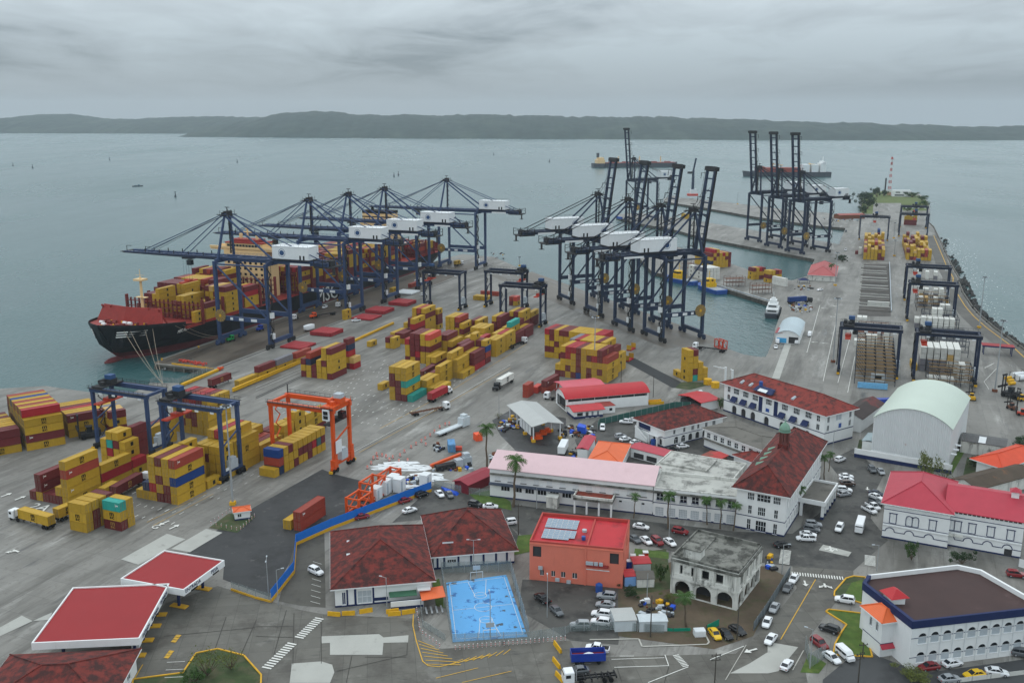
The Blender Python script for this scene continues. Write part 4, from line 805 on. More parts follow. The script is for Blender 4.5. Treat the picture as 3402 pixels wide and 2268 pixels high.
ov('side_street',[D(1110,1140),D(1130,1175),D(1200,1230),D(1460,1245),D(1560,1270),D(1780,1295),D(1820,1300),D(1960,1310),D(2040,1240),D(2000,1190),D(2010,1130),D(2030,1090),D(1960,1030),D(1900,1060),D(1940,1110),D(1880,1180),D(1820,1225),D(1690,1220),D(1340,1180),D(1120,1150)],M_LOT)
ov('car_park',[D(900,1200),D(1000,1110),D(1120,1150),D(1200,1240),D(1190,1260),D(1100,1180)],M_LOT)
ov('car_park',[D(680,1240),D(745,1215),D(748,1395),D(690,1390),D(640,1380)],mat('parking_bay_asphalt',c(82,80,74),.7,.16,.1,stain=(c(60,58,55),.5,.68,.15,.8)))
ov('car_park',[D(1200,1330),D(1440,1340),D(1420,1480),D(1310,1470),D(1190,1400)],M_LOT)
ov('waste_ground',[D(1420,1345),D(1540,1290),D(1760,1300),D(1800,1320),D(1730,1460),D(1640,1490),D(1420,1460)],M_MUD)
ov('waste_ground',[D(1450,1270),D(1530,1260),D(1545,1350),D(1440,1370)],M_DKGR,2)
ov('car_park',[D(1880,1700),D(1890,1560),D(1975,1490),D(2120,1545),D(2600,1480),D(2600,1700)],mat('rear_lot_asphalt',c(70,71,72),.7,.14,.1,stain=(c(52,52,53),.5,.68,.12,.8)))
ov('forecourt',[D(1130,965),D(1175,940),D(1300,960),D(1300,1030),D(1340,1060),D(1190,1040),D(1150,1000)],mat('workshop_asphalt',c(58,58,58),.6,.18,.1,stain=(c(36,36,37),.48,.66,.15,.85,1,.2)))
ov('courtyard',[D(1370,965),D(1470,960),D(1640,1010),D(1720,1080),D(1560,1090),D(1340,1060),D(1320,1010)],M_LOT)
def isl(nm,pts,m=M_GRASS,km=M_KERBY,kh=.26):
 ov(nm,pts,m,3);b=MB();n_=len(pts)
 for i in range(n_):
  a,q=pts[i],pts[(i+1)%n_];b.beam((a[0],a[1],kh/2),(q[0],q[1],kh/2),.32,kh)
 struct(b.build('kerb',km))
isl('grass_island',[Q5(705,790),Q5(610,770),Q5(615,730),Q5(720,610),Q5(790,590),Q5(900,600),Q5(870,840)],M_DKGR)
ov('lawn',[Q5(700,770),Q5(770,650),Q5(870,620),Q5(860,830)],M_GRASS,4)
isl('grass_island',[Q5(535,915),Q5(560,895),Q5(860,930),Q5(960,1330),Q5(600,1310),Q5(620,1210),Q5(680,1100),Q5(725,1035)])
ov('lawn',[Q5(300,1470),Q5(380,1290),Q5(540,1390),Q5(470,1480)],M_GRASS,3)
isl('planted_island',[D(305,1560),D(420,1545),D(450,1500),D(500,1490),D(560,1505),D(600,1550),D(598,1600),D(300,1700)],M_DKGR)
ov('lawn',[Q4(1130,335),Q4(1440,370),Q4(1440,430),Q4(1120,400)],M_GRASS,3)
ov('verge',[Q8(840,720),Q8(990,700),Q8(970,880),Q8(810,860)],M_DKGR,3);ov('verge',[Q8(1760,790),Q8(1830,790),Q8(1700,1020),Q8(1660,1000)],M_GRASS,3);ov('verge',[Q8(1830,880),Q8(1960,900),Q8(1870,1160),Q8(1770,1150)],M_DKGR,2)
ov('verge',[Q3(1620,640),Q3(1680,610),Q3(1740,880),Q3(1650,860)],M_GRASS,3);ov('verge',[Z1(450,1110),Z1(450,1040),Z1(880,860),Z1(1040,850),Z1(490,1090)],M_DKGR,2)
ov('verge',[Q6(1960,1220),Q6(2160,1180),Q6(2340,1290),Q6(2351,1370),Q6(2050,1300)],M_GRASS,3);ov('verge',[Q3(60,0)if 0 else D(1190,1230),D(1240,1225),D(1225,1265),D(1180,1275)],M_GRASS,3)
ov('mole_green',[T4(1290,690),T4(1400,660),T4(1560,645),T4(1700,660),T4(1860,720),T4(1895,780),T4(1890,830),T4(1660,830),T4(1640,760),T4(1390,760),T4(1380,860),T4(1275,860)],mat('mole_grass',c(92,104,56),.9,.3,.1,stain=(c(60,76,42),.5,.66,.1,.8)),2)
for nm,pts in(('repair_slab',[Q2(1110,435),Q2(1530,200),Q2(1700,250),Q2(1270,485)]),('repair_slab',[Q2(1570,340),Q2(1890,155),Q2(2040,190),Q2(1740,370)]),('repair_slab',[Q2(-20,1070),Q2(200,950),Q2(300,1000),Q2(0,1140)]),('repair_slab',[Q2(300,1000),Q2(480,920),Q2(450,990)]),('repair_slab',[Q3(600,1140),Q3(1130,1120),Q3(1170,1150),Q3(1400,1130),Q3(1395,1195),Q3(1170,1200),Q3(1160,1310),Q3(680,1310),Q3(680,1200),Q3(605,1205)]),('repair_slab',[Q3(330,1390),Q3(600,1370),Q3(700,1400),Q3(720,1470),Q3(680,1568),Q3(310,1568)]),('repair_slab',[Q5(470,350),Q5(510,300),Q5(770,370),Q5(740,410)]),('repair_slab',[Q4(2000,1480),Q4(2180,1390),Q4(2340,1290),Q5(280,1240),Q5(100,1460),Q4(2351,1480)]),('repair_slab',[Q5(0,1190),Q5(280,1240),Q5(190,1300),Q5(80,1450),Q5(0,1480)])):
 ov(nm,pts,M_PALE,3)
def line(pts,w_=.18,m=M_LINEW,k=5,nm='lane_marking'):
 b=MB();_ovn[k]=_ovn.get(k,0)+1;z=.02*k+.0006*_ovn[k]
 for i in range(len(pts)-1):
  a,q=pts[i],pts[i+1];d_=Vector((q[0]-a[0],q[1]-a[1],0)).normalized();n_=Vector((-d_.y,d_.x,0))*w_/2
  b.poly([(a[0]-n_.x,a[1]-n_.y,z),(q[0]-n_.x,q[1]-n_.y,z),(q[0]+n_.x,q[1]+n_.y,z),(a[0]+n_.x,a[1]+n_.y,z)])
 return struct(b.build(nm,m))
def dashes(a,q,L,gap,w_,m=M_LINEW,k=5):
 d_=(q-a).length;n_=int(d_/(L+gap));u=(q-a)/d_;b=MB()
 for i in range(n_):p_=a+u*(i*(L+gap));line([p_,p_+u*L],w_,m,k)
def zebra(a,q,n_,wid,m=M_LINEW,k=6,fill=.5):
 u=(q-a);ul=u.length;u=u/ul;nn=Vector((-u.y,u.x,0));_ovn[k]=_ovn.get(k,0)+1;b=MB();z=.02*k+.0006*_ovn[k];s=ul/n_*fill
 for i in range(n_):
  p_=a+u*(ul*(i+.5)/n_);A_=[p_-u*s/2-nn*wid/2,p_+u*s/2-nn*wid/2,p_+u*s/2+nn*wid/2,p_-u*s/2+nn*wid/2];b.poly([(v.x,v.y,z)for v in A_])
 return struct(b.build('zebra_crossing',m))
zebra(Q3(90,1440),Q3(340,1200),12,2.2);zebra(Q3(390,1160),Q3(590,970),11,2.2);zebra(Q5(215,565),Q5(700,610),20,1.8,fill=.45);zebra(Q5(150,480),Q5(170,350),12,2.6);zebra(Q5(940,495),Q5(940,400),9,2.6)
zebra(Q4(1500,1310),Q4(1600,1420),9,1.4)
line([Q5(120,1170),Q5(440,620)],.2,M_LINEY);line([Q5(330,1270),Q5(230,1450)],.2,M_KERB);line([Q4(2130,1230),Q4(1820,1355)],.2);line([Q4(1620,1420),Q4(1250,1565)],.2);line([Q4(2150,1220),Q4(1960,1540)],.15,M_KERB)
line([Q4(940,1425),Q4(1440,1410),Q4(1405,1310)],.18);line([Q4(915,1352),Q4(1400,1337)],.16);line([Q4(990,1322),Q4(1120,1322)],.16);line([Q4(500,1100)if 0 else Q4(730,1390),Q4(560,1400)],.12)
line([Q3(1445,940),Q3(1440,1040),Q3(1470,1180),Q3(1530,1370),Q3(1580,1410),Q3(1680,1420),Q3(2160,1310)],.22,M_LINEY)
for k in range(7):line([Q3(1485+k*14,1180+k*36),Q3(1640+k*40,1240+k*27)],.18,M_LINEY)
for k in range(8):line([Q3(1780+k*70,1400-k*13),Q3(1900+k*62,1350-k*13)],.16,M_LINEY)
line([Q3(1650,1525),Q3(2040,1430)],.16,M_LINEY);line([Q3(1890,1565),Q3(2345,1460)],.16,M_LINEY)
for k in range(8):line([Q3(500+k*3.5,820-k*52)if k<99 else None,Q3(590+k*2,845-k*52)],.12)
for k in range(3):line([Q2(1510+k*10 if k else 1510,1520-k*70),Q2(1680+k*8,1512-k*70)],.14)
line([Q2(1310,1400),Q2(1210,1567)],.2,M_LINEY)
for(x0,y0)in((1610,1165),(1545,1310)):
 for k in range(3):line([Q2(x0-35+k*18,y0+18-k*24),Q2(x0+8+k*18,y0+24-k*24)],.9,M_LINEY)
line([Q1(1350,1480),Q1(1900,1210)],.14,M_LINEY);line([Q1(1410,1510),Q1(1960,1220)],.14,M_LINEY);line([Q6(870,850),Q6(1330,600),Q6(1600,470),Q6(2340,30)],.16,M_LINEW);line([Q6(950,840),Q6(1460,560),Q6(2340,60)],.14,M_LINEY)
line([T5(1000,1450),T5(1640,1110),T5(2351,670)],.16,M_LINEY)
for dx in(0,14):line([Q6(0,330+dx),Q6(700,0+dx)],.35,M_GRIME)
for dx in(0,26):line([Q6(0,268-dx),Q6(420,90-dx)],.35,M_PALE)
for(a_,b_)in((T7(360,1165),T7(480,730)),(T7(510,1425),T7(635,850)),(T7(645,1440),T7(790,900)),(T7(735,1530),T7(800,1200))):line([a_,b_],.22)
line([T7(1990,1310),T7(2080,1260),T7(1990,1300)],.2);line([T7(2100,1310),T7(1985,1430),T7(2030,1500)],.2)
line([T7(150,1060)if 0 else T7(190,1075),T7(75,1400)],3.2,M_PALE,3)
def arrow(p,th_,s,m=M_LINEW,kind='s'):
 t=rad(th_);e_=unit(t);n_=Vector((-e_.y,e_.x,0));b=MB();z=.2
 def q(a,w_):v=p+e_*a*s+n_*w_*s;return(v.x,v.y,z)
 b.poly([q(-1,-.14),q(.2,-.14),q(.2,.14),q(-1,.14)])
 if kind in 's+':b.poly([q(.2,-.5),q(1,0),q(.2,.5)])
 if kind in 'lr+2':
  for sg in((1,-1)if kind in '+2' else((1,)if kind=='l' else(-1,))):
   P_=[q(-.5,sg*.1),q(-.2,sg*.1),q(.1,sg*.6),q(-.1,sg*.75)];b.poly(P_ if sg<0 else P_[::-1]);b.poly([q(-.25,sg*.85),q(.45,sg*.95),q(.15,sg*.3)]if sg>0 else[q(.15,sg*.3),q(.45,sg*.95),q(-.25,sg*.85)])
 return struct(b.build('painted_arrow',m))
arrow(Q5(345,660),262,1.5);arrow(Q5(530,690),262,1.7,kind='2');arrow(Q5(580,345),262,1.8,kind='+');arrow(Q4(2190,1275),205,1.7);arrow(Q2(130,355),150,2.0,kind='l');arrow(Q1(60,1230),60,1.8);arrow(Q1(190,1258),60,1.8);arrow(Q2(1600,140),60,1.8);arrow(Q2(1505,105),240,1.8);arrow(Q8(915,1170),250,1.3)
for(u,v)in((430,1070),(525,1080),(595,835),(515,758),(620,738)):arrow(T7(u,v),170,1.7)
def gtext(s,p,th_,size,m=M_LINEW):
 me=textmesh(s,size,'painted_code',m,.001);o=obj('painted_code',me,None,(p.x,p.y,.2));o.rotation_euler=(0,0,rad(th_));return struct(o)
gtext('2A',Q1(360,1345),-20,6.0);gtext('G',Q1(1430,1525),-20,3.4)
sm=MB();z=.16
for(P0,th_,na,nl,da,dl)in((Y2,68.5,9,16,12.9,2.63),(Y1,67.5,6,8,12.9,2.63)):
 t=rad(th_);e_=unit(t);n_=Vector((-e_.y,e_.x,0));rr=random.Random(na)
 for i in range(-5 if na==9 else-2,na):
  for j in range(-3,nl):
   if rr.random()<.3:continue
   p_=P0+e_*(i*da*.5+2)+n_*(j*dl+.2);w_=rr.uniform(.2,.5);L_=rr.uniform(.5,1.0)
   A_=[p_-e_*L_-n_*w_*.35,p_+e_*L_-n_*w_*.35,p_+e_*L_+n_*w_*.35,p_-e_*L_+n_*w_*.35];sm.poly([(v.x,v.y,z)for v in A_])
o=sm.build('slot_marking',M_LINEW);o['kind']='structure'
jm=mat('joint_dark',c(66,64,60),.8,.1)
for(a_,b_)in((Q2(2075,960),Q2(1950,1320)),(Q2(2351,990),Q2(2200,1330)),(Q3(350,930),Q3(340,1400)),(Q3(600,960),Q3(600,1390)),(Q3(880,1320),Q3(830,1565)),(Q3(1390,1200),Q3(1385,1310)),(Q3(1385,1310),Q3(740,1460)),(Q3(0,1050),Q3(350,1050)),(Q3(0,1140),Q3(340,1150)),(Q2(1500,1140),Q2(2340,1060)),(Q4(960,1410),Q4(1010,1560)),(Q4(1440,1420),Q4(1400,1565)),(Q5(440,620),Q5(520,520)),(Q3(280,900),Q3(140,1400)),(Q3(1000,1330),Q3(1380,1330))):
 line([a_,b_],.14,jm,4,'slab_joint')
 # buildings
M_WHITE=mat('white_render',c(222,224,224),.7,.05,.4,streak=(c(150,146,138),.66,.7,.35));M_NAVY=mat('navy_trim',c(32,44,84),.65,.12,.8);M_TILE=mat('roof_tile_red',c(128,52,45),.75,.14,.5,stain=(c(66,38,36),.47,.62,.55,.9),bump=('X',1.2,.25,.05));M_TILED=mat('roof_tile_mossy',c(112,46,40),.8,.18,.6,stain=[(c(52,34,33),.42,.58,.5,.9),(c(134,58,50),.60,.74,.25,.7)],bump=('X',1.2,.25,.05))
M_ROOFR=mat('metal_roof_red',c(176,44,50),.5,.08,.3,stain=(c(142,44,46),.58,.76,.25,.6),bump=('X',.9,.3,.06));M_ROOFP=mat('metal_roof_crimson',c(172,58,72),.5,.08,.3,stain=(c(140,56,66),.6,.78,.2,.6),bump=('X',.9,.3,.06));M_PINK=mat('metal_roof_pink',c(206,176,180),.5,.05,.3,stain=(c(186,156,158),.55,.72,.15,.6),bump=('X',.9,.3,.06));M_ROOFO=mat('metal_roof_orange',c(216,102,56),.5,.07,.3,bump=('X',.9,.3,.06));M_ROOFG=mat('metal_roof_pale_green',c(184,196,184),.45,.04,.08,bump=('Y',.8,.2,.06));M_ROOFW=mat('metal_roof_white',c(170,172,170),.5,.06,.2,bump=('X',.9,.3,.06))
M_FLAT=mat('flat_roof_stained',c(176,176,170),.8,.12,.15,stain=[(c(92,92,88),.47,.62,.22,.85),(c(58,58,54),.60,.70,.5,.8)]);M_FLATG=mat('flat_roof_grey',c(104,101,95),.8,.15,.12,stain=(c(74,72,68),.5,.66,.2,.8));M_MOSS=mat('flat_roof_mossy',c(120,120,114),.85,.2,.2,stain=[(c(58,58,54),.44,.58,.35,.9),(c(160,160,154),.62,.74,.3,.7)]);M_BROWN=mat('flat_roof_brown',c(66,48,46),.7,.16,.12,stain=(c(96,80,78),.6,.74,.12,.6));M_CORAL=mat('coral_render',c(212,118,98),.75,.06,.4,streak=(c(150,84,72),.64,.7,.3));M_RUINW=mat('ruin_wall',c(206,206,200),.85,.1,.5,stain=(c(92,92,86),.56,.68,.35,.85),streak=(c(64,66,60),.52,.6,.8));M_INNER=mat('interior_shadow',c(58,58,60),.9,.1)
M_CORR=mat('corrugated_white',c(206,209,210),.5,.04,.3,stain=(c(150,78,44),.69,.76,.12,.85),streak=(c(160,112,84),.7,.5,.5));M_FENCEB=mat('fence_blue',c(28,104,190),.6,.08,.6);M_FENCEG=mat('fence_green_screen',c(52,92,86),.8,.12,.5);M_MESH=mat('chain_link',c(120,126,128),.6,.1);M_TRUNK=mat('bark',c(96,84,70),.9,.25,2)
GLZ=M_GLASS
class B:
 def __init__(s,name,label,N,t,a,b,h,wall,cat='building',z0=0.0):
  s.root=thing(name,label,cat,(N[0],N[1],z0),rad(t));s.a,s.b,s.h,s.wall=a,b,h,wall
 def face(s,side):
  a,b=s.a,s.b
  return{'R':((0,0),(1,0),(0,-1),a),'L':((0,b),(0,-1),(-1,0),b),'B':((a,b),(-1,0),(0,1),a),'E':((a,0),(0,1),(1,0),b)}[side]
 def pt(s,side,u,z,out=0.0):
  o,d,n,L=s.face(side);return(o[0]+d[0]*u+n[0]*out,o[1]+d[1]*u+n[1]*out,z)
 def walls(s,spec=None,z0=0.0,th=.3,inner=True,mat_=None,open_sides=()):
  spec=spec or{}
  for side in 'RLBE':
   if side in open_sides:continue
   mb=MB();L=s.face(side)[3];P=lambda u,z,o=0.0:s.pt(side,u,z,o);q=lambda u0,u1,za,zb:mb.poly([P(u0,za),P(u1,za),P(u1,zb),P(u0,zb)])
   cur=z0
   for(za,zb,ops)in sorted(spec.get(side,[]),key=lambda r:r[0]):
    if za>cur+1e-3:q(0,L,cur,za)
    u=0.0
    for op in sorted(ops):
     u0,u1,ar=op[:3]
     if u0>u+1e-3:q(u,u0,za,zb)
     if ar:
      rr=(u1-u0)/2;zs=zb-rr*.98;n=8;arc=[(u0+rr-rr*math.cos(math.pi*i/n),zs+rr*.96*math.sin(math.pi*i/n))for i in range(n+1)]
      for i in range(n):(ua,z_a),(ub,z_b)=arc[i],arc[i+1];mb.poly([P(ua,z_a),P(ub,z_b),P(ub,zb),P(ua,zb)]);mb.poly([P(ua,z_a,-th),P(ub,z_b,-th),P(ub,z_b),P(ua,z_a)])
      zt=zs
     else:zt=zb;mb.poly([P(u0,zb,-th),P(u1,zb,-th),P(u1,zb),P(u0,zb)])
     mb.poly([P(u0,za),P(u0,za,-th),P(u0,zt,-th),P(u0,zt)]);mb.poly([P(u1,za,-th),P(u1,za),P(u1,zt),P(u1,zt,-th)]);mb.poly([P(u0,za),P(u1,za),P(u1,za,-th),P(u0,za,-th)])
     u=u1
    if u<L-1e-3:q(u,L,za,zb)
    cur=zb
   if cur<s.h-1e-3:q(0,L,cur,s.h)
   mb.build('wall',mat_ or s.wall,s.root)
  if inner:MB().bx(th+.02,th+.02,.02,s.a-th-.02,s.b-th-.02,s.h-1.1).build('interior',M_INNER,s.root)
  return s
 def window(s,side,u0,u1,za,zb,arch=False,frame=M_SIGN,glass=None,mull=2,trans=1,out=-.2,name='window',trim=None,tw=.18,sill=True):
  fr=MB();P=lambda u,z,o:s.pt(side,u,z,o);W_=u1-u0
  def bar(ua,ub,z_a,z_b,m=0,o0=out,o1=out+.08):
   fr.hexa([P(ua,z_a,o1),P(ub,z_a,o1),P(ub,z_a,o0),P(ua,z_a,o0),P(ua,z_b,o1),P(ub,z_b,o1),P(ub,z_b,o0),P(ua,z_b,o0)],m)
  if arch:
   rr=W_/2;zs=zb-rr*.98;n=8;pts=[P(u0,za,out),P(u1,za,out)]+[P(u0+rr+rr*math.cos(math.pi*i/n),zs+rr*.96*math.sin(math.pi*i/n),out)for i in range(n+1)];fr.poly(pts,1);bar(u0,u1,zs-.05,zs+.05)
  else:fr.poly([P(u0,za,out),P(u1,za,out),P(u1,zb,out),P(u0,zb,out)],1);zs=zb
  for k in range(mull+1):u=u0+W_*k/mull;bar(max(u0,u-.05),min(u1,u+.05),za,zs)
  for k in range(trans+1):z=za+(zs-za)*k/trans;bar(u0,u1,max(za,z-.05),min(zs,z+.05))
  o=fr.build(name,[frame,glass or GLZ],s.root)
  if sill:MB().hexa([P(u0-.15,za-.12,.14),P(u1+.15,za-.12,.14),P(u1+.15,za-.12,.01),P(u0-.15,za-.12,.01),P(u0-.15,za,.14),P(u1+.15,za,.14),P(u1+.15,za,.01),P(u0-.15,za,.01)]).build('sill',trim or s.wall,o)
  if trim:
   t_=MB();g=lambda ua,ub,z_a,z_b:t_.hexa([P(ua,z_a,.1),P(ub,z_a,.1),P(ub,z_a,.005),P(ua,z_a,.005),P(ua,z_b,.1),P(ub,z_b,.1),P(ub,z_b,.005),P(ua,z_b,.005)])
   if arch:
    rr=W_/2;zs=zb-rr*.98;n=10
    for i in range(n):
     a0,a1=math.pi*i/n,math.pi*(i+1)/n;c0=u0+rr
     q=[(c0+r_*math.cos(t2),zs+r_*.98*math.sin(t2))for r_,t2 in((rr,a0),(rr+tw,a0),(rr+tw,a1),(rr,a1))]
     t_.hexa([P(q[0][0],q[0][1],.1),P(q[1][0],q[1][1],.1),P(q[1][0],q[1][1],.005),P(q[0][0],q[0][1],.005),P(q[3][0],q[3][1],.1),P(q[2][0],q[2][1],.1),P(q[2][0],q[2][1],.005),P(q[3][0],q[3][1],.005)])
    g(u0-tw,u0,za,zs);g(u1,u1+tw,za,zs)
   else:g(u0-tw,u0,za,zb);g(u1,u1+tw,za,zb);g(u0-tw*1.8,u1+tw*1.8,zb,zb+tw*1.2)
   t_.build('trim',trim,o)
  return o
 def rowwin(s,side,za,zb,us,w_,**k):
  for u in us:s.window(side,u-w_/2,u+w_/2,za,zb,**k)
 def band(s,z,hgt,m,out=.06,name='string_course',sides='RLBE'):
  for sd in sides:
   L=s.face(sd)[3];P=lambda u,zz,o:s.pt(sd,u,zz,o);e_=.0
   MB().hexa([P(-e_,z,out),P(L+e_,z,out),P(L+e_,z,.004),P(-e_,z,.004),P(-e_,z+hgt,out),P(L+e_,z+hgt,out),P(L+e_,z+hgt,.004),P(-e_,z+hgt,.004)]).build(name,m,s.root)
 def panel(s,side,u0,u1,za,zb,m,out=.06,name='panel',back=.004):
  P=lambda u,zz,o:s.pt(side,u,zz,o);return MB().hexa([P(u0,za,out),P(u1,za,out),P(u1,za,back),P(u0,za,back),P(u0,zb,out),P(u1,zb,out),P(u1,zb,back),P(u0,zb,back)]).build(name,m,s.root)
 def hip(s,rise,m,ov=.8,soff=M_WHITE,x0=None,name='roof',r0=None,r1=None):
  a,b,h=s.a,s.b,s.h;A0,B0,A1,B1=-ov,-ov,a+ov,b+ov;run=min(A1-A0,B1-B0)/2
  if(A1-A0)>=(B1-B0):p,q=(A0+(r0 or run),(B0+B1)/2),(A1-(r1 or run),(B0+B1)/2)
  else:p,q=((A0+A1)/2,B0+(r0 or run)),((A0+A1)/2,B1-(r1 or run))
  z,zt=h+.05,h+rise;mb=MB();C=[(A0,B0,z),(A1,B0,z),(A1,B1,z),(A0,B1,z)];p=p+(zt,);q=q+(zt,)
  if(A1-A0)>=(B1-B0):F=[[C[0],C[1],q,p],[C[1],C[2],q],[C[2],C[3],p,q],[C[3],C[0],p]]
  else:F=[[C[0],C[1],p],[C[1],C[2],q,p],[C[2],C[3],q],[C[3],C[0],p,q]]
  for f in F:mb.poly(f)
  mb.poly([(A0,B0,z-.01),(A0,B1,z-.01),(A1,B1,z-.01),(A1,B0,z-.01)],1)
  ro=mb.build(name,[m,soff],s.root);rd=MB()
  for c_ in((C[0],p),(C[3],p if(A1-A0)>=(B1-B0)else q),(C[1],q if(A1-A0)>=(B1-B0)else p),(C[2],q),(p,q)):rd.tube((c_[0][0],c_[0][1],c_[0][2]+.04),(c_[1][0],c_[1][1],c_[1][2]+.04),.16,6)
  rd.build('ridge_cap',m,ro)
  fb=MB()
  for i in range(4):c0,c1=C[i],C[(i+1)%4];fb.beam((c0[0],c0[1],z-.16),(c1[0],c1[1],z-.16),.1,.24)
  fb.build('fascia',soff,ro);return ro
 def flat(s,m,par=.6,pw=.3,pm=None,drop=.5):
  mb=MB();a,b,h=s.a,s.b,s.h;mb.bx(pw,pw,h-drop-.3,a-pw,b-pw,h-drop);ro=mb.build('roof',m,s.root);p=MB();top=h+par
  for(x0,y0,x1,y1)in((0,0,a,pw),(0,b-pw,a,b),(0,pw,pw,b-pw),(a-pw,pw,a,b-pw)):p.bx(x0,y0,h,x1,y1,top)if par>0 else None
  for(x0,y0,x1,y1)in((pw-.01,pw,pw,b-pw),(a-pw,pw,a-pw+.01,b-pw),(pw,pw-.01,a-pw,pw),(pw,b-pw,a-pw,b-pw+.01)):p.bx(x0,y0,h-drop-.2,x1,y1,h)
  if par>0:p.build('parapet',pm or s.wall,s.root)
  return ro
 def gable(s,rise,m,axis='y',ov=.6,pos=.5,soff=M_WHITE,tk=.18,name='roof',wallm=None):
  a,b,h=s.a,s.b,s.h;mb=MB()
  if axis=='y':prof=[(-ov,0),(a*pos,rise),(a+ov,0)];ends=(-ov,b+ov);T_=lambda u,v,z:(u,v,z)
  else:prof=[(-ov,0),(b*pos,rise),(b+ov,0)];ends=(-ov,a+ov);T_=lambda u,v,z:(v,u,z)
  for i in range(2):
   (u0,r0),(u1,r1)=prof[i],prof[i+1];q=[T_(u0,ends[0],h+r0),T_(u1,ends[0],h+r1),T_(u1,ends[1],h+r1),T_(u0,ends[1],h+r0)]
   if axis!='y':q=q[::-1]
   mb.hexa([(x,y,z)for x,y,z in q]+[(x,y,z+tk)for x,y,z in q])
  ro=mb.build(name,m,s.root)
  if wallm:
   g=MB()
   for e_ in(0,b if axis=='y' else a):g.poly([T_(0,e_,h),T_(a if axis=='y' else b,e_,h),T_((a if axis=='y' else b)*pos,e_,h+rise)])
   g.build('gable_wall',wallm,s.root)
  return ro
 def barrel(s,rise,m,axis='x',ov=.4,n=14,wallm=None,name='roof',ribs=False):
  a,b,h=s.a,s.b,s.h;span=b if axis=='x' else a;L=a if axis=='x' else b;T_=(lambda u,v,z:(v,u,z))if axis=='x' else(lambda u,v,z:(u,v,z))
  R_=(span*span/4+rise*rise)/(2*rise);th0=math.asin(span/2/R_);arc=lambda t:(span/2+R_*math.sin(t),h+rise-R_+R_*math.cos(t));P=[arc(-th0*1.03+2.06*th0*i/n)for i in range(n+1)]
  mb=MB()
  for i in range(n):
   (u0,z0),(u1,z1)=P[i],P[i+1];q=[T_(u0,-ov,z0),T_(u1,-ov,z1),T_(u1,L+ov,z1),T_(u0,L+ov,z0)]
   if axis=='x':q=q[::-1]
   mb.hexa(q+[(x,y,z+.12)for x,y,z in q])
  ro=mb.build(name,m,s.root,smooth=False)
  if wallm:
   g=MB()
   for e_ in(0,L):
    for i in range(n):(u0,z0),(u1,z1)=P[i],P[i+1];u0,u1=max(0,u0),min(span,u1);g.poly([T_(u0,e_,h),T_(u1,e_,h),T_(u1,e_,z1),T_(u0,e_,z0)])
   g.build('end_wall',wallm,s.root)
  return ro
def lin(a,b,n):return[a+(b-a)*i/(n-1)for i in range(n)]
o=B('office_building','three-storey white office with navy awnings and red tiled hip roof',(107.4,313.4),32.5,15.2,48,11,M_WHITE)
ux=lambda x:(x-75)/(1010-75)*48
top=[ux(x)for x in(197,290,383,512,660,765,868)];nar=[ux(122),ux(953)];mid=[ux(x)for x in(187,280,374,645,748,853)];arc_=[ux(x)for x in(185,277,370,500,645,760,870)]
o.walls({'L':[(.35,3.4,[(u-1.15,u+1.15,True)for u in arc_]),(4.9,7.0,[(u-1.2,u+1.2,False)for u in mid]+[(u-.7,u+.7,False)for u in nar]),(8.0,10.1,[(u-1.35,u+1.35,False)for u in top]+[(u-.7,u+.7,False)for u in nar])],'R':[(4.9,7.0,[(1.2,2.4,False),(12.6,13.8,False)]),(8.0,10.1,[(1.2,2.4,False),(5.6,8.6,False),(12.6,13.8,False)])]})
o.rowwin('L',8.0,10.1,top,2.7,mull=4,trans=2);o.rowwin('L',8.0,10.1,nar,1.4,mull=2,trans=2);o.rowwin('L',4.9,7.0,mid,2.4,mull=4,trans=2);o.rowwin('L',4.9,7.0,nar,1.4);o.rowwin('R',4.9,7.0,(1.8,13.2),1.2);o.rowwin('R',8.0,10.1,(1.8,13.2),1.2);o.window('R',5.6,8.6,8.0,10.1,glass=M_CABG)
for u in mid:
 b_=MB();P=lambda u_,z_,q_:o.pt('L',u_,z_,q_);b_.hexa([P(u-1.5,5.2,1.5),P(u+1.5,5.2,1.5),P(u+1.5,5.2,1.3),P(u-1.5,5.2,1.3),P(u-1.4,6.9,.1),P(u+1.4,6.9,.1),P(u+1.4,6.9,.0),P(u-1.4,6.9,.0)]);b_.build('awning',M_NAVY,o.root)
for u in(ux(437),ux(580)):o.panel('L',u-.9,u+.9,4.6,10.2,M_NAVY,.05,'navy_panel')
o.panel('L',ux(505)-1.3,ux(505)+1.3,5.1,7.4,M_SIGN,.08,'banner');q_=o.panel('L',ux(505)-.8,ux(505)+.9,5.3,6.6,M_TUGB,.1,'banner_mark');q_=o.panel('R',7.0,8.8,5.0,7.3,M_SIGN,.08,'banner');o.panel('R',7.2,8.6,5.2,6.8,M_TUGB,.1,'banner_mark')
o.band(4.2,.28,M_NAVY);o.band(0,.5,M_NAVY,.08,'plinth');ro=o.hip(4.4,M_TILE,1.2)
b_=MB();b_.hexa([(-.8,24,12.2),(-.8,33,12.2),(.3,33,12.2),(.3,24,12.2),(1.3,24.6,13.6),(1.3,32.4,13.6),(2.2,32.4,13.6),(2.2,24.6,13.6)]);b_.build('roof_sign_box',M_NAVY,ro);b_=MB();b_.hexa([(-.92,26.4,12.45),(-.92,30.6,12.45),(-.8,30.6,12.45),(-.8,26.4,12.45),(.35,26.6,13.2),(.35,30.4,13.2),(.45,30.4,13.2),(.45,26.6,13.2)]);b_.build('sign_board',M_SIGN,ro);MB().tube((2.0,31.6,13.5),(2.0,31.6,15.2),.7,10).build('water_tank',M_TUGB,ro)
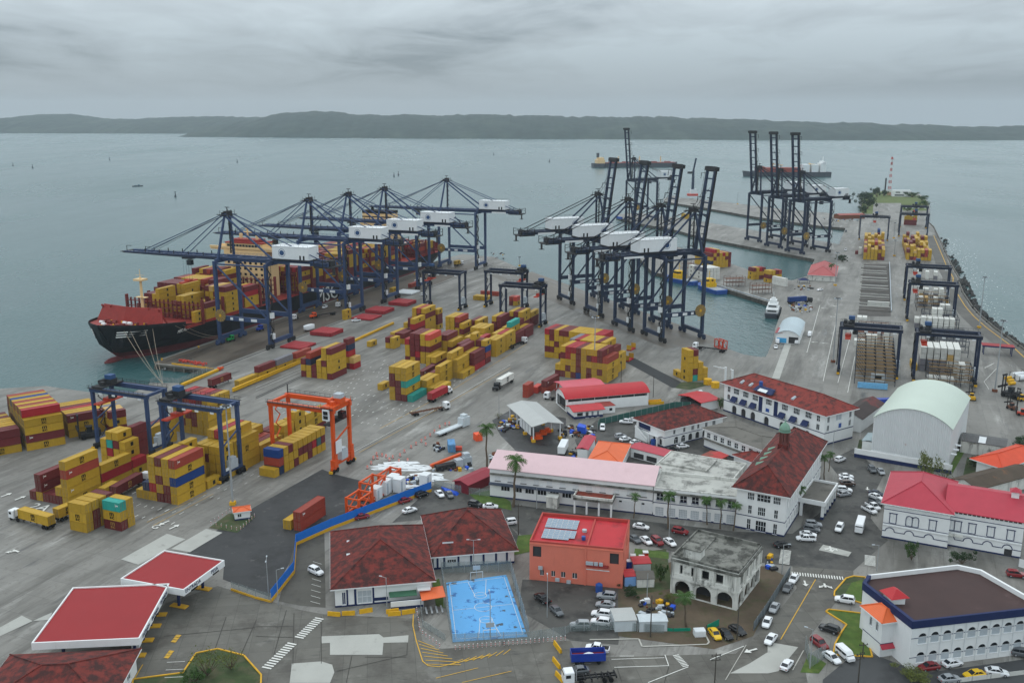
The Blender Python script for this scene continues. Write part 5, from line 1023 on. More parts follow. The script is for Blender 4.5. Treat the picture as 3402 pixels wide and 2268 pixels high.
for y in(41,46 if 0 else 36.5,16):MB().hexa([(1.2,y-.6,12.2),(2.8,y-.6,13.2),(2.8,y+.6,13.2),(1.2,y+.6,12.2),(1.2,y-.4,12.8),(2.8,y-.1,13.5),(2.8,y+.1,13.5),(1.2,y+.4,12.8)]).build('roof_vent',M_CABG,ro)
o=B('white_house','two-storey white house with mossy brown hip roof and outside stair',(52.2,311.6),33,27.6,14.8,6.4,M_WHITE)
ar=lin(5.5,25.5,7);o.walls({'R':[(.4,2.9,[(u-.95,u+.95,True)for u in ar]),(3.9,5.5,[(4,5,False),(8.6,9.6,False),(12.5,13.8,False),(15.2,16.2,False),(19,20.2,False),(22.5,24,False)])],'L':[(.4,2.6,[(9,10.2,True),(12.2,13.6,True)]),(3.6,5.6,[(1.2,7.5,False)])]})
for u in ar[:2]:o.window('R',u-.95,u+.95,.4,2.9,True,mull=2)
for u in(4.5,9.1,13.1,15.7,19.6,23.2):o.window('R',u-.55,u+.55,3.9,5.5)
o.panel('L',1.4,7.4,3.7,5.5,M_NAVY,-.25,'shutter',-.29);o.band(3.3,.2,M_NAVY);o.band(0,.4,M_NAVY,.08,'plinth');o.hip(3.8,M_TILED,1.0)
s_=MB()
for k in range(12):s_.bx(-1.6,13.6-k*.55-.55,0,-.1,13.6-k*.55,3.5-k*.28)
s_.beam((-1.6,13.6,4.3),(-1.6,7.0,1.2),.12,.9);s_.build('stair',M_WHITE,o.root);MB().tube((-1.2,4.2,0),(-1.2,4.2,1.9),.9,12).build('water_tank',M_TUGB,o.root);MB().box(-1.4,2.2,0,.35,.35,3.5).box(-1.4,6.2,0,.35,.35,3.5).bx(-1.7,1.8,3.4,-.05,7.4,3.6).build('balcony',M_WHITE,o.root)
o=B('long_building','long low white building with pale pink metal roof and red-floored portico',(40.0,254.6),73.5,14,48.6,9,M_WHITE)
lo=lin(4.8,31,8);up=lin(2.5,46,12)
o.walls({'L':[(2.3,3.9,[(u-1.35,u+1.35,False)for u in lo])]});o.rowwin('L',2.3,3.9,lo,2.7,glass=M_DARK,mull=3,sill=False)
for k,u in enumerate(up):o.panel('L',u-.8,u+.8,5.4,6.9,M_SIGN,.05,'blind_window');o.panel('L',u-.95,u+.95,5.15,5.32,M_INNER,.14,'sill')
for u in lin(41,47.5,2):o.panel('L',u-2.2,u+2.2,1.0,3.6,M_SIGN,.06,'blind_bay');o.panel('L',u-2.0,u-1.2,3.0,3.5,M_DARK,.1,'vent')
o.panel('L',0,36,4.2,4.7,mat('canopy_slate',c(74,82,98),.7),1.2,'canopy');o.panel('L',36,48.6,4.3,4.55,M_NAVY,.08,'string_course');o.panel('L',0,48.6,7.3,7.7,M_MOSS,.8,'ledge');o.band(0,.4,M_NAVY,.08,'plinth')
o.gable(2.6,M_PINK,'y',.5,.64,wallm=M_WHITE)
p_=MB();p_.bx(-5.2,10.6,4.2,0,22,4.9);p_.build('portico_slab',M_MOSS,o.root);MB().bx(-4.9,10.9,4.9,-.1,21.7,4.95).build('portico_deck',mat('red_deck',c(132,62,48),.8,.2,.4,stain=(c(60,50,46),.5,.66,.4,.8)),o.root)
for(x0,y0,x1,y1)in((-5.2,10.6,-4.9,22),(-4.9,10.6,0,10.9),(-4.9,21.7,0,22)):MB().bx(x0,y0,4.92,x1,y1,5.6).build('parapet',M_RUINW,o.root)
for y in lin(11,21.6,4):MB().box(-4.7,y,0,.5,.5,4.2).build('column',M_WHITE,o.root)
MB().bx(-3.2,27.2,0,-.1,30.4,3.2).bx(-3.4,27,3.2,-.1,30.6,3.4).build('annex',M_RUINW,o.root)
o=B('flat_roofed_wing','white two-storey wing with stained flat roof between pink roof and tower',(62.6,247.6),73.5,13.4,23.4,8.4,M_WHITE)
g1=lin(1.8,21.6,7);o.walls({'L':[(.4,2.9,[(u-1.15,u+1.15,False)for u in g1]),(4.9,7.0,[(u-.95,u+.95,False)for u in g1])]})
for k,u in enumerate(g1):o.window('L',u-1.15,u+1.15,.4,2.9,mull=5,trans=4,glass=M_CABG);o.window('L',u-.95,u+.95,4.9,7.0,mull=2,trans=2);b_=MB();[b_.beam(o.pt('L',u-1+i*.25,4.7,.3),o.pt('L',u-1+i*.25,5.4,.3),.05)for i in range(9)];b_.beam(o.pt('L',u-1.05,5.4,.3),o.pt('L',u+1.05,5.4,.3),.07);b_.build('balcony_rail',M_NAVY,o.root)
o.band(4.1,.22,M_NAVY);o.band(0,.4,M_NAVY,.08,'plinth');o.panel('L',0,23.4,7.3,7.75,M_MOSS,.8,'ledge');o.flat(M_FLAT,.35,.35,M_RUINW)
o=B('corner_block','three-storey white corner block with long red roof and green copper cupola',(73.6,240.2),61.5,48.5,13.4,12,M_WHITE)
wx=lin(3,46,15);o.walls({'R':[(1.2,3.0,[(u-.65,u+.65,False)for u in wx]),(5.0,7.4,[(u-.65,u+.65,False)for u in wx]),(8.8,10.8,[(u-.65,u+.65,False)for u in wx])],'L':[(.3,3.2,[(3.2,4.2,False),(5.6,8.4,False),(10.4,11.4,False)]),(4.8,7.2,[(3.3,4.3,False),(6,8,False),(10.4,11.4,False)]),(8.9,10.9,[(3.0,4.8,False),(5.6,9.2,False),(10.0,11.9,False)])]})
for r_ in((1.2,3.0),(5.0,7.4),(8.8,10.8)):o.rowwin('R',r_[0],r_[1],wx,1.3,mull=2,trans=2)
for r_,us in(((.3,3.2),((3.2,4.2),(5.6,8.4),(10.4,11.4))),((4.8,7.2),((3.3,4.3),(6,8),(10.4,11.4))),((8.9,10.9),((3.0,4.8),(5.6,9.2),(10.0,11.9)))):
 for u0,u1 in us:o.window('L',u0,u1,r_[0],r_[1],mull=2 if u1-u0<1.5 else 4,trans=2)
for u in wx:o.panel('R',u-1.5,u-1.05,4.3,11.2,M_WHITE,.25,'pilaster')
o.band(4.0,.22,M_NAVY);o.band(0,.5,M_NAVY,.08,'plinth');ro=o.hip(5.6,M_TILED,1.3,r0=6.6)
cu=thing('roof_cupola','green copper domed cupola on the long red roof','cupola',(0,0,0));cu.parent=None
COP=mat('verdigris_copper',c(116,150,132),.6,.15,1.5);cb=MB();w0=Vector((73.6,240.2,0))+unit(rad(61.5))*24+unit(rad(151.5))*6.7;cu.location=(w0.x,w0.y,16.6);cu.rotation_euler=(0,0,rad(61.5))
MB().box(0,0,0,2.9,2.9,1.6).build('base',M_TILED,cu)
for k in range(8):t=2*math.pi*k/8+.39;MB().box(1.25*math.cos(t),1.25*math.sin(t),1.6,.32,.32,3.6,0,t).build('column',mat('cupola_red',c(104,60,54),.8,.1),cu)
MB().tube((0,0,5.2),(0,0,5.5),1.75,16).build('cornice',COP,cu);d_=MB();R2=[(1.6,5.5),(1.55,6.2),(1.25,7.0),(.75,7.6),(.3,7.9),(.12,8.4),(.05,9.2)];d_.loft([[(r_*math.cos(2*math.pi*i/16),r_*math.sin(2*math.pi*i/16),z_)for i in range(16)]for r_,z_ in R2]);d_.build('dome',COP,cu,smooth=True)
for k in range(4):y=6.7+3.6;x=13.5+k*4.6;MB().hexa([(x-.2,y+1.8,13.6),(x+1.3,y+1.8,13.6),(x+1.2,y-.4,15.3),(x-.1,y-.4,15.3),(x+.45,y+1.7,14.6),(x+.65,y+1.7,14.6),(x+.62,y-.4,15.45),(x+.48,y-.4,15.45)]).build('dormer',COP,ro)
p_=B('entrance_porch','flat-roofed white entrance porch with square columns by the car park',(87.8,250.8),60,17,7.4,4.8,M_WHITE);MB().bx(0,0,4.2,17,7.4,4.8).build('slab',M_WHITE,p_.root);MB().bx(.4,.4,4.8,16.6,7,4.85).build('deck',M_FLATG,p_.root)
for(x0,y0,x1,y1)in((0,0,17,.35),(0,7.05,17,7.4),(0,.35,.35,7.05),(16.65,.35,17,7.05)):MB().bx(x0,y0,4.82,x1,y1,5.5).build('parapet',M_WHITE,p_.root)
for x in lin(.8,16.2,6):MB().box(x,.7,0,.75,.75,4.2).build('column',M_WHITE,p_.root);MB().box(x,.7,0,.9,.9,.8).build('column_base',M_NAVY,p_.root)
for x in(.8,16.2):MB().box(x,6.6,0,.75,.75,4.2).build('column',M_WHITE,p_.root)
o=B('grey_roofed_wing','white two-storey wing with weathered grey roof beside the house',(80.6,291.2),34,15,26,6.6,M_WHITE);ws=lin(2,24,8)
o.walls({'L':[(3.6,5.4,[(u-.8,u+.8,False)for u in ws])]});o.rowwin('L',3.6,5.4,ws,1.6,mull=2,trans=2);o.band(0,.4,M_NAVY,.08,'plinth');o.panel('L',0,26,3.0,3.3,M_FLATG,.9,'ledge');o.hip(1.0,M_FLATG,.8)
o=B('terrace_building','low building with blotchy white flat roof behind the long wing',(63.5,265.5),61.5,22,25,4.2,M_RUINW);o.walls({});o.flat(M_FLAT,.15,.3,M_RUINW,.15);MB().bx(9,9,4.05,20,24,4.6).build('upper_deck',M_FLAT,o.root)
o=B('link_roof','red tiled link roof at the foot of the grey wing',(79,285),34,8,12,3.4,M_WHITE);o.walls({});o.hip(1.8,M_TILE,.5)
o=B('domed_shed','large corrugated shed with pale green barrel roof and rust streaks',(140.6,291.0),58,40.5,24,13.6,M_CORR);n=74;zz=MB();sp=24/n
for i in range(n):
 y0,y1=24-i*sp,24-(i+1)*sp;x0,x1=(0,-.22)if i%2==0 else(-.22,0)
 R_=(144+4.6**2)/(2*4.6);zf=lambda y:13.6+4.6-R_+math.sqrt(R_*R_-(y-12)**2)
 zz.poly([(x0,y0,2.0),(x1,y1,2.0),(x1,y1,zf(y1)),(x0,y0,zf(y0))])
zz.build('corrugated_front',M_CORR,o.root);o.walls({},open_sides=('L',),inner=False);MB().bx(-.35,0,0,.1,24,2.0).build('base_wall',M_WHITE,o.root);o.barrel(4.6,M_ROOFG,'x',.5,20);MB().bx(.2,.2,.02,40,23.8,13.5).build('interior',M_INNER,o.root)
gb=MB();n2=16
for i in range(n2):y0,y1=24*i/n2,24*(i+1)/n2;gb.poly([(40.5,y0,13.6),(40.5,y1,13.6),(40.5,y1,zf(y1)),(40.5,y0,zf(y0))])
gb.build('end_wall',M_CORR,o.root)
for x in(4,9,14):MB().box(x,-.8,4,1.6,1.6,.12).build('side_awning',M_SIGN,o.root)
w_=B('boundary_wall','white and navy boundary wall around the foot of the domed shed',(139.6,286.4),58,.4,30,3.0,M_WHITE,'wall');w_.walls({},inner=False);w_.panel('L',0,30,0,1.3,M_NAVY,.05,'navy_dado');MB().bx(0,0,3.0,.4,30,3.05).build('coping',M_WHITE,w_.root)
w_=B('lean_to','low lean-to with pale roof on the shed\'s left flank',(122.5,305.5),58,9,4.5,3.8,M_WHITE);w_.walls({});w_.gable(.4,mat('lean_roof',c(150,166,170),.6),'x',.2,.5)
o=B('dark_roofed_store','long low store with dark stained tin roof behind the office',(125.2,327.4),52,24,8,5,M_WHITE);o.walls({});o.gable(2.0,mat('roof_black_tin',c(62,52,50),.7,.2,.2,stain=(c(120,48,46),.55,.7,.1,.8)),'x',.6,.5,wallm=M_WHITE)
o=B('dark_roofed_store','dark-roofed shed running behind the three-storey office',(114,338),122,34,12,5.2,M_WHITE);o.walls({});o.gable(2.2,MATS['roof_black_tin'],'x',.6,.5,wallm=M_WHITE)
def inst(label,N,b,a,wins,arcs,dbl,yb=None):
 o=B('arched_building',label,N,63.5,a,b,10,M_WHITE)
 o.walls({'L':[(4.6,7.2,[(u-.75,u+.75,False)for u in wins]+[(u-1.5,u+1.5,False)for u in dbl])]});
 for u in wins:o.window('L',u-.75,u+.75,4.6,7.2,glass=M_WHT,trim=M_NAVY,mull=2,trans=1,out=-.12)
 for u in dbl:
  for q_ in(-.78,.78):o.window('L',u+q_-.7,u+q_+.7,4.6,7.2,arch=(o.b<16.9),glass=M_WHT,trim=M_NAVY,mull=2,out=-.12)
 b_=MB()
 for u in arcs:
  n=10
  for i in range(n):
   t0,t1=math.pi*i/n,math.pi*(i+1)/n;P=[o.pt('L',u+r_*math.cos(t),2.0+r_*math.sin(t),q_)for q_ in(.1,.005)for r_,t in((1.05,t0),(1.25,t0),(1.25,t1),(1.05,t1))]
   b_.hexa([P[0],P[1],P[5],P[4],P[3],P[2],P[6],P[7]])
 b_.build('arch_moulding',M_NAVY,o.root);us=[0]+[v for u in arcs for v in(u-1.2,u+1.2)]+[b]
 for i in range(0,len(us),2):o.panel('L',us[i],us[i+1],1.95,2.12,M_NAVY,.1,'string_course')
 o.band(8.2,.18,M_NAVY);o.band(4.2,.14,M_NAVY,.09,'cornice','L');o.panel('L',0,b,3.7,3.9,M_WHITE,.3,'ledge');o.band(0,.4,M_NAVY,.07,'plinth')
 for u in lin(1,b-1,int(b/1.1)):o.panel('L',u-.4,u+.4,9.35,9.75,M_INNER,.02,'eaves_vent')
 return o
o=inst('white arched building, hip-roofed left half under crimson metal roof',(114.6,233.0),16.2,24,[2.4,12.2],[1.9,6.7,11.6],[7.2]);ro=o.hip(4.6,M_ROOFP,.9)
o=inst('white arched building, right half with roof turret and doorway',(131.0,227.4),18.0,20,[6.2,10.6,15.2],[1.2,5.6,10.2,14.8],[2.0]);ro=o.gable(3.6,M_ROOFP,'y',.8,.45,wallm=M_WHITE)
o.panel('L',14.2,16.0,.1,1.95,M_INNER,.08,'door');o.panel('L',.2,4.2,3.3,3.8,M_RUINW,1.2,'balcony');t_=MB();t_.bx(7.6,1.6,13.0,9.4,3.4,15.0);tu=t_.build('roof_turret',M_WHITE,o.root);MB().hexa([(7.1,1.1,15),(9.9,1.1,15),(9.9,3.9,15),(7.1,3.9,15),(8.4,2.4,16),(8.6,2.4,16),(8.6,2.6,16),(8.4,2.6,16)]).build('turret_roof',M_ROOFP,tu)
PP=[Q5(1335,1000,11),Q5(2480,872,11),Q5(2440,800,11),Q5(1960,528,11),Q5(1745,482,11),Q5(925,575,11),Q5(880,645,11)]
t12=rad(12.3);N_=PP[0];loc_=[(((p-N_).x*math.cos(t12)+(p-N_).y*math.sin(t12)),(-(p-N_).x*math.sin(t12)+(p-N_).y*math.cos(t12)))for p in PP]
hall=thing('arched_hall','white hall with navy parapet, brown flat roof and fanlight windows','building',(N_.x,N_.y,0),t12)
fw=B.__new__(B);fw.root=hall;fw.a=30.0;fw.b=16;fw.h=9.3;fw.wall=M_WHITE
uu=lin(2.6,28.6,10);fw.walls({'R':[(1.3,3.7,[(u-.95,u+.95,True)for u in uu]),(5.6,8.0,[(u-.95,u+.95,True)for u in uu])]},inner=False,open_sides=('L','B','E'))
for u in uu:
 for za in(1.3,5.6):w_=fw.window('R',u-.95,u+.95,za,za+2.4,True,glass=M_GLASS,mull=4,trans=1);fw.panel('R',u-.95,u+.95,za,za+1.4,M_CABG,-.1,'shutter',-.19)
 MB().tube(fw.pt('R',u+1.35,.3,.12),fw.pt('R',u+1.35,9.4,.12),.07,6).build('downpipe',M_SIGN,hall)
for z_ in(2.55,6.95):
 vs=[0]+[v for u in uu for v in(u-.97,u+.97)]+[30]
 for i in range(0,len(vs),2):fw.panel('R',vs[i],vs[i+1],z_,z_+.12,M_NAVY,.05,'string_course')
b_=MB();n=len(loc_)
for i in range(1,n):p,q=loc_[i],loc_[(i+1)%n];b_.poly([(p[0],p[1],0),(q[0],q[1],0),(q[0],q[1],9.3),(p[0],p[1],9.3)])
b_.poly([(loc_[1][0],loc_[1][1],0),(30,0,0),(30,0,9.3),(loc_[1][0],loc_[1][1],9.3)][::-1]);b_.build('wall',M_WHITE,hall)
def scalep(P,d):
 cx_=sum(p[0]for p in P)/len(P);cy_=sum(p[1]for p in P)/len(P);return[(p[0]+(cx_-p[0])*d,p[1]+(cy_-p[1])*d)for p in P]
b_=MB();outp=scalep(loc_,-.012);inn=scalep(loc_,.035)
for i in range(n):
 j=(i+1)%n;m_=0;b_.hexa([(outp[i][0],outp[i][1],9.3),(outp[j][0],outp[j][1],9.3),(inn[j][0],inn[j][1],9.3),(inn[i][0],inn[i][1],9.3),(outp[i][0],outp[i][1],11),(outp[j][0],outp[j][1],11),(inn[j][0],inn[j][1],11),(inn[i][0],inn[i][1],11)],1 if i in(2,3,4)else 0)
b_.build('parapet',[M_NAVY,M_WHITE],hall);MB().prism(inn,9.6,10.0).build('roof',M_BROWN,hall)
MB().box(2.5,10.2,9.9,3.6,3.2,1.6,0,rad(78)).build('roof_hut',M_WHITE,hall);MB().hexa([(.2,7.8,11.5),(4.6,7.8,11.5),(4.6,12.4,11.5),(.2,12.4,11.5),(2.2,9.4,12.9),(2.6,9.4,12.9),(2.6,10.8,12.9),(2.2,10.8,12.9)]).build('hut_roof',M_ROOFR,hall)
lt=B('stair_tower','square white stair tower with orange tiled roof against the hall',tuple(Q5(1025,1330)[:2]),14,4.5,6.4,8.2,M_WHITE);lt.walls({'L':[(5.2,7.2,[(2.0,2.9,True),(4.2,5.1,True)])]});lt.window('L',2.0,2.9,5.2,7.2,True);lt.window('L',4.2,5.1,5.2,7.2,True);lt.hip(1.8,M_ROOFO,.7);lt.band(3.0,.14,M_NAVY);MB().hexa([(-.2,-.9,2.2),(4.2,-.9,2.2),(4.2,.0,2.9),(-.2,.0,2.9),(-.2,-.9,2.3),(4.2,-.9,2.3),(4.2,0,3.0),(-.2,0,3.0)]).build('door_canopy',M_ROOFP,lt.root)
o=B('coral_building','coral-pink building with red flat roof carrying solar panels',(26.6,211.2),78,17.3,22.8,10,M_CORAL)
o.walls({'L':[(1.4,2.9,[(2.6,3.6,False),(5.4,6.4,False),(7.8,8.9,False),(10.6,11.8,False)]),(6.2,9.0,[(.8,2.9,False),(19.6,21.8,False)])],'R':[(1.6,3.2,[(5,6.2,False)]),(6.2,9.0,[(.8,2.8,False),(9,11,False)])]})
for u0,u1 in((2.6,3.6),(5.4,6.4),(7.8,8.9),(10.6,11.8)):o.window('L',u0,u1,1.4,2.9,glass=M_INNER)
o.panel('L',13.6,13.95,0,10,M_CORAL,.25,'pier');o.panel('L',14.2,19.4,5.3,5.7,mat('dark_red_paint',c(140,50,48)),.9,'canopy');o.panel('L',14,19.6,4.2,4.4,M_WHT,.14,'pipe_run');o.panel('L',0,22.8,9.5,9.75,M_CORAL,.15,'cornice')
for u in(14.4,15.3,16.4,17.6):b_=MB();P=o.pt('L',u,5.75,.6);b_.box(P[0],P[1],P[2],.45,.9,.8);b_.build('ac_unit',M_CABG,o.root)
for u,z_ in((7.0,0.5),(9.8,.2),(2.8,3.2)):P=o.pt('L',u,z_,.4);MB().box(P[0],P[1],P[2],.5,1.0,.8).build('ac_unit',M_CABG,o.root)
ro=o.flat(mat('red_roof_coating',c(178,40,48),.6,.08,.2,stain=(c(112,32,38),.50,.64,.12,.85)),.45,.35,mat('coral_parapet',c(170,70,62),.7,.1,.4),.3);MB().bx(.35,8.6,9.7,16.9,9.0,10.05).build('roof_upstand',mat('coral_parapet',c(1,1,1)),ro);M_PV=mat('solar_cell',c(112,132,150),.25,.12,2,spec=.6);M_PVF=mat('solar_frame',c(190,196,200),.4)
for(x0,y0,nx,ny,skip)in((3.0,12.4,5,6,()),(9.4,12.6,5,6,())):
 for i in range(nx):
  for j in range(ny):
   if x0<4 and i==0 and j<1:continue
   p_=MB();p_.bx(0,0,0,1.02,1.32,.05,0);p_.bx(.05,.05,.05,.97,1.27,.055,1);k=p_.build('solar_panel',[M_PVF,M_PV],ro,(x0+i*1.06,y0+j*1.36,9.95+i*.03))
MB().tube((4.6,10.2,9.7),(4.6,10.2,10.6),.5,12).build('roof_tank',M_TUGB,ro);MB().tube((9.2,10.6,9.7),(9.2,10.6,10.3),.6,12).build('vent_cap',M_CABG,ro)
tag(MB().tube((0,0,0),(0,0,1.9),.85,14).tube((0,0,1.9),(0,0,2.3),.85,14,r2=.3).build('water_tank',M_TUGB,None,tuple(Q4(800,730))),'round blue plastic water tank at the foot of the coral wall','water tank')
o=B('ruined_building','roofless-looking derelict white building with arcades and mossy flat roof',(51.8,200.6),58.6,17.2,16.4,9.3,M_RUINW);ar=[3.0,8.2,13.4]
o.walls({'L':[(.1,3.9,[(u-1.9,u+1.9,True)for u in ar]),(5.6,7.9,[(2.2,2.9,False),(5.0,5.6,False),(7.6,9.4,False),(11.0,12.8,False)])],'R':[(.1,3.9,[(u-1.7,u+1.7,True)for u in(2.6,7.2,11.8,15.4 if 0 else 15.0)]),(5.6,7.9,[(1.4,3.4,False),(5.4,7.4,False),(9.4,11.4,False),(13,15,False)])]},th=.6,inner=False)
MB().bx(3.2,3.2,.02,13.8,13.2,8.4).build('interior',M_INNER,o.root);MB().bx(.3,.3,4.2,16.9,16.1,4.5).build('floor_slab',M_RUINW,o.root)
o.band(4.3,.5,M_RUINW,.35,'balcony_ledge','LR');o.band(8.6,.5,M_MOSS,.45,'cornice','LR')
for u in(0.2,5.9,10.2,15.6):o.panel('L',u,u+.5,4.8,8.6,M_RUINW,.3,'pier')
for u0,u1 in((1.0,5.6),(6.6,10),(11,15.4)):o.panel('L',u0,u1,4.8,5.5,M_RUINW,.3,'balustrade')
for u in(0.1,4.6,9.0,13.4,16.6):o.panel('R',u,u+.5,4.8,8.6,M_RUINW,.3,'pier')
ro=o.flat(M_MOSS,.55,.3,M_MOSS,.3);MB().bx(2.2,10.2,9.0,5.6,14.4,11.2).build('roof_hut',M_RUINW,ro);MB().bx(1.9,9.9,11.2,5.9,14.7,11.4).build('hut_roof',M_MOSS,ro);MB().hexa([(8,11,9.05),(16,11,9.05),(16,16,9.05),(8,16,9.05),(8,11,9.2),(16,11,9.6),(16,16,9.6),(8,16,9.2)]).build('raised_slab',M_MOSS,ro)
o=B('red_roofed_hall','wide white hall under mossy dark red hip roof beside the court',(-41.0,202.2),10.5,22.4,30,5,M_WHITE)
o.walls({'R':[(.5,3.6,[(1.6,2.4,False),(5.2,8.4,False)]),],'L':[]});o.panel('R',2.6,3.0,.4,4.6,M_NAVY,.1,'navy_pier');o.panel('R',4.4,4.9,.4,4.6,M_NAVY,.1,'navy_pier');o.window('R',5.2,8.4,.5,3.6,glass=M_CABG,mull=3,trans=2);o.window('R',1.6,2.4,.5,3.6,glass=M_NAVY);o.panel('R',8.6,9.0,.4,4.6,M_NAVY,.1,'navy_pier');o.panel('R',9,12.2,.8,1.6,M_NAVY,.05,'dado')
o.panel('R',12.4,18.8,2.6,2.75,mat('awning_green',c(66,108,84),.7,.15,.6),2.6,'awning');o.panel('R',12.6,20.2,0,1.9,M_WHITE,3.4,'yard_wall',3.2);o.panel('R',12.6,20.2,0,.6,M_NAVY,3.45,'dado',3.41);o.panel('R',19,22,3.2,3.5,M_WHITE,1.8,'duct');o.band(0,.4,M_NAVY,.06,'plinth')
ro=o.hip(5.6,M_TILED,1.0,r0=13,r1=11)
for x,y in((3.0,12.5),(3.2,20)):MB().hexa([(x,y-.5,6.4),(x+1.2,y-.5,7.0),(x+1.2,y+.5,7.0),(x,y+.5,6.4),(x,y-.3,7.2),(x+1.2,y-.1,7.3),(x+1.2,y+.1,7.3),(x,y+.3,7.2)]).build('roof_vent',M_SIGN,ro)
o=B('red_roofed_wing','long wing of the red-roofed hall with navy piers facing the court',(-19.6,221.2),10.5,20.5,24,3.8,M_WHITE);o.walls({'R':[(1.4,2.3,[(3.4,5.6,False)])]});o.window('R',3.4,5.6,1.4,2.3,mull=4)
for u in(.9,2.6,6.2,9.4,12.6,15.8,18.6):o.panel('R',u-.25,u+.25,.4,3.6,M_NAVY,.12,'navy_pier')
o.band(0,.5,M_NAVY,.08,'plinth');ro=o.hip(6.2,M_TILED,1.0,r0=13.5);MB().hexa([(2.4,2.8,4.9),(5.4,2.8,4.9),(4.6,6.0,6.2),(3.2,6.0,6.2),(2.4,2.8,6.0),(5.4,2.8,6.0),(4.4,6.0,7.3),(3.4,6.0,7.3)]).build('roof_dormer',M_TILED,ro);MB().bx(2.5,2.7,5.4,5.3,2.8,5.9).build('dormer_vent',M_SIGN,ro)
def canopy(label,N,t,a,b,z,m,fas,posts,th=1.6):
 o=B('gate_canopy',label,N,t,a,b,z,M_WHITE,'canopy');MB().bx(.3,.3,z-.5,a-.3,b-.3,z-.28).build('roof',m,o.root)
 for(x0,y0,x1,y1)in((0,0,a,.3),(0,b-.3,a,b),(0,.3,.3,b-.3),(a-.3,.3,a,b-.3)):MB().bx(x0,y0,z-th,x1,y1,z).build('fascia',fas,o.root)
 MB().bx(.3,.3,z-th,a-.3,b-.3,z-th+.1).build('soffit',M_WHITE,o.root)
 for x,y in posts:MB().box(x,y,0,.5,.5,z-th).build('post',M_NAVY,o.root);MB().box(x,y,0,1.6,4.2,.25).build('island',M_KERBY,o.root)
 return o
M_RCAN=mat('canopy_roof_red',c(142,32,36),.6,.05,.15,bump=('noise',8,.1));
c2=canopy('red canopy lettered ENTRADA and PESA at the gate',(-74.6,198.6),71.6,15.7,17.4,6.4,M_RCAN,M_WHITE,[(3,4),(12,4),(3,13),(12,13)])
put_text('ENTRADA',1.25,M_NAVY,c2.root,(3.4,-.06,5.7),(math.pi/2,0,0));put_text('PESA',1.25,M_NAVY,c2.root,(11.6,-.06,5.7),(math.pi/2,0,0));MB().bx(2.6,-.1,4.72,5,0,5.05).build('lane_lamp',M_DARK,c2.root);MB().bx(10.8,-.1,4.72,13.2,0,5.05).build('lane_lamp',M_DARK,c2.root)
c1=canopy('larger red canopy over the truck entrance lanes',(-76.8,178.0),95,23.8,21.5,6.4,M_RCAN,M_WHITE,[(4,2.5),(10,2.5),(16,2.5),(21,2.5),(4,17),(16,17)])
for x in(4.5,11.5,18.5):put_text('ENTRADA',1.15,M_NAVY,c1.root,(x,-.06,5.6),(math.pi/2,0,0));MB().bx(x-1.2,-.1,4.72,x+1.2,0,5.05).build('lane_lamp',M_DARK,c1.root)
for x in lin(2,21.5,8):MB().bx(x,21.1,5.2,x+.06,21.15,6.4)if 0 else None
for y in(4,10,16):MB().box(6+y*.5,3.4,0,2.0,1.6,2.7).build('ticket_booth',M_SIGN,c1.root)
o=B('gatehouse','gatehouse with mossy dark red hip roof at lower left corner',(-75.4,157),95,19,24,4.6,M_WHITE);o.walls({'R':[(1.2,2.6,[(3,5,False),(8,10,False),(13,15,False)])]});o.rowwin('R',1.2,2.6,(4,9,14),2.0);o.hip(3.6,M_TILED,1.0)
o=B('depot_shed','long depot shed with bright red arched roof and white walls',(20.9,351.6),16,34,12.6,5.2,M_WHITE);o.walls({'R':[(3.9,4.9,[(u,u+5.4,False)for u in lin(.6,28,6)])],'L':[(.1,4.6,[(1.2,11.4,False)])]},inner=False);MB().bx(1.5,1.0,.02,33,12,5).build('interior',M_INNER,o.root);o.barrel(2.2,M_ROOFR,'x',.6,12,wallm=M_WHITE)
o=B('kiosk','small office hut with red roof in front of the depot',(23.3,342.8),17,11.6,7.4,2.9,M_WHITE);o.walls({'R':[(.2,2.4,[(4.6,5.8,False),(7,7.8,False),(9.2,10,False)]),]});o.window('R',4.6,5.8,.2,2.4,glass=M_DARK);o.window('R',7,7.8,.2,2.4,glass=M_NAVY);o.window('R',9.2,10,.2,2.4,glass=M_NAVY);o.panel('R',1.2,3.4,1.1,2.3,M_GLASS,.05,'window');o.band(0,.9,M_NAVY,.05,'dado');o.gable(1.0,M_ROOFR,'x',.7,.5,wallm=M_WHITE)
o=B('cabin','white container cabin with rusty red roof beside the hut',(33.8,349.4),107-90+0,6,7.5,2.8,M_WHITE);o.walls({});MB().bx(-.1,-.1,2.8,6.1,7.6,2.95).build('roof',mat('roof_rust_red',c(140,58,50),.7,.2,.6),o.root);o.panel('R',3.6,4.8,.9,2.0,M_GLASS,.05,'window')
o=B('open_shed','pink-red tin open shed behind the depot',(21.4,366.9),18,17,12,4.4,M_WHITE);[MB().box(x,y,0,.3,.3,4.4).build('post',M_SIGN,o.root)for x in(.5,8.5,16.5)for y in(.5,11.5)];o.gable(1.0,mat('metal_roof_rose',c(196,90,102),.5,.06,.3,bump=('X',.9,.3,.06)),'x',.5,.5)
o=B('workshop_canopy','open workshop canopy with pale grey gabled roof on yellow footings',(7.2,316.6),19,10.8,26,5.8,M_WHITE);o.gable(1.2,M_ROOFW,'y',.6,.5)
for x in(.4,10.4):
 for y in(.4,9,17.5,25.6):MB().box(x,y,1.0,.35,.35,4.9).build('post',M_SIGN,o.root);MB().box(x,y,0,1.2,1.2,1.0).build('footing',M_YEL,o.root)
for y in(3,6,9,12):MB().bx(.35,y,1.6,.45,y+2.4,5.6).build('side_panel',M_SIGN,o.root)
o=B('orange_roofed_shed','shed with bright orange hipped roof in the service yard',(34.2,286.0),74,18.6,10.2,3.8,M_WHITE);o.walls({});o.hip(2.0,M_ROOFO,.5)
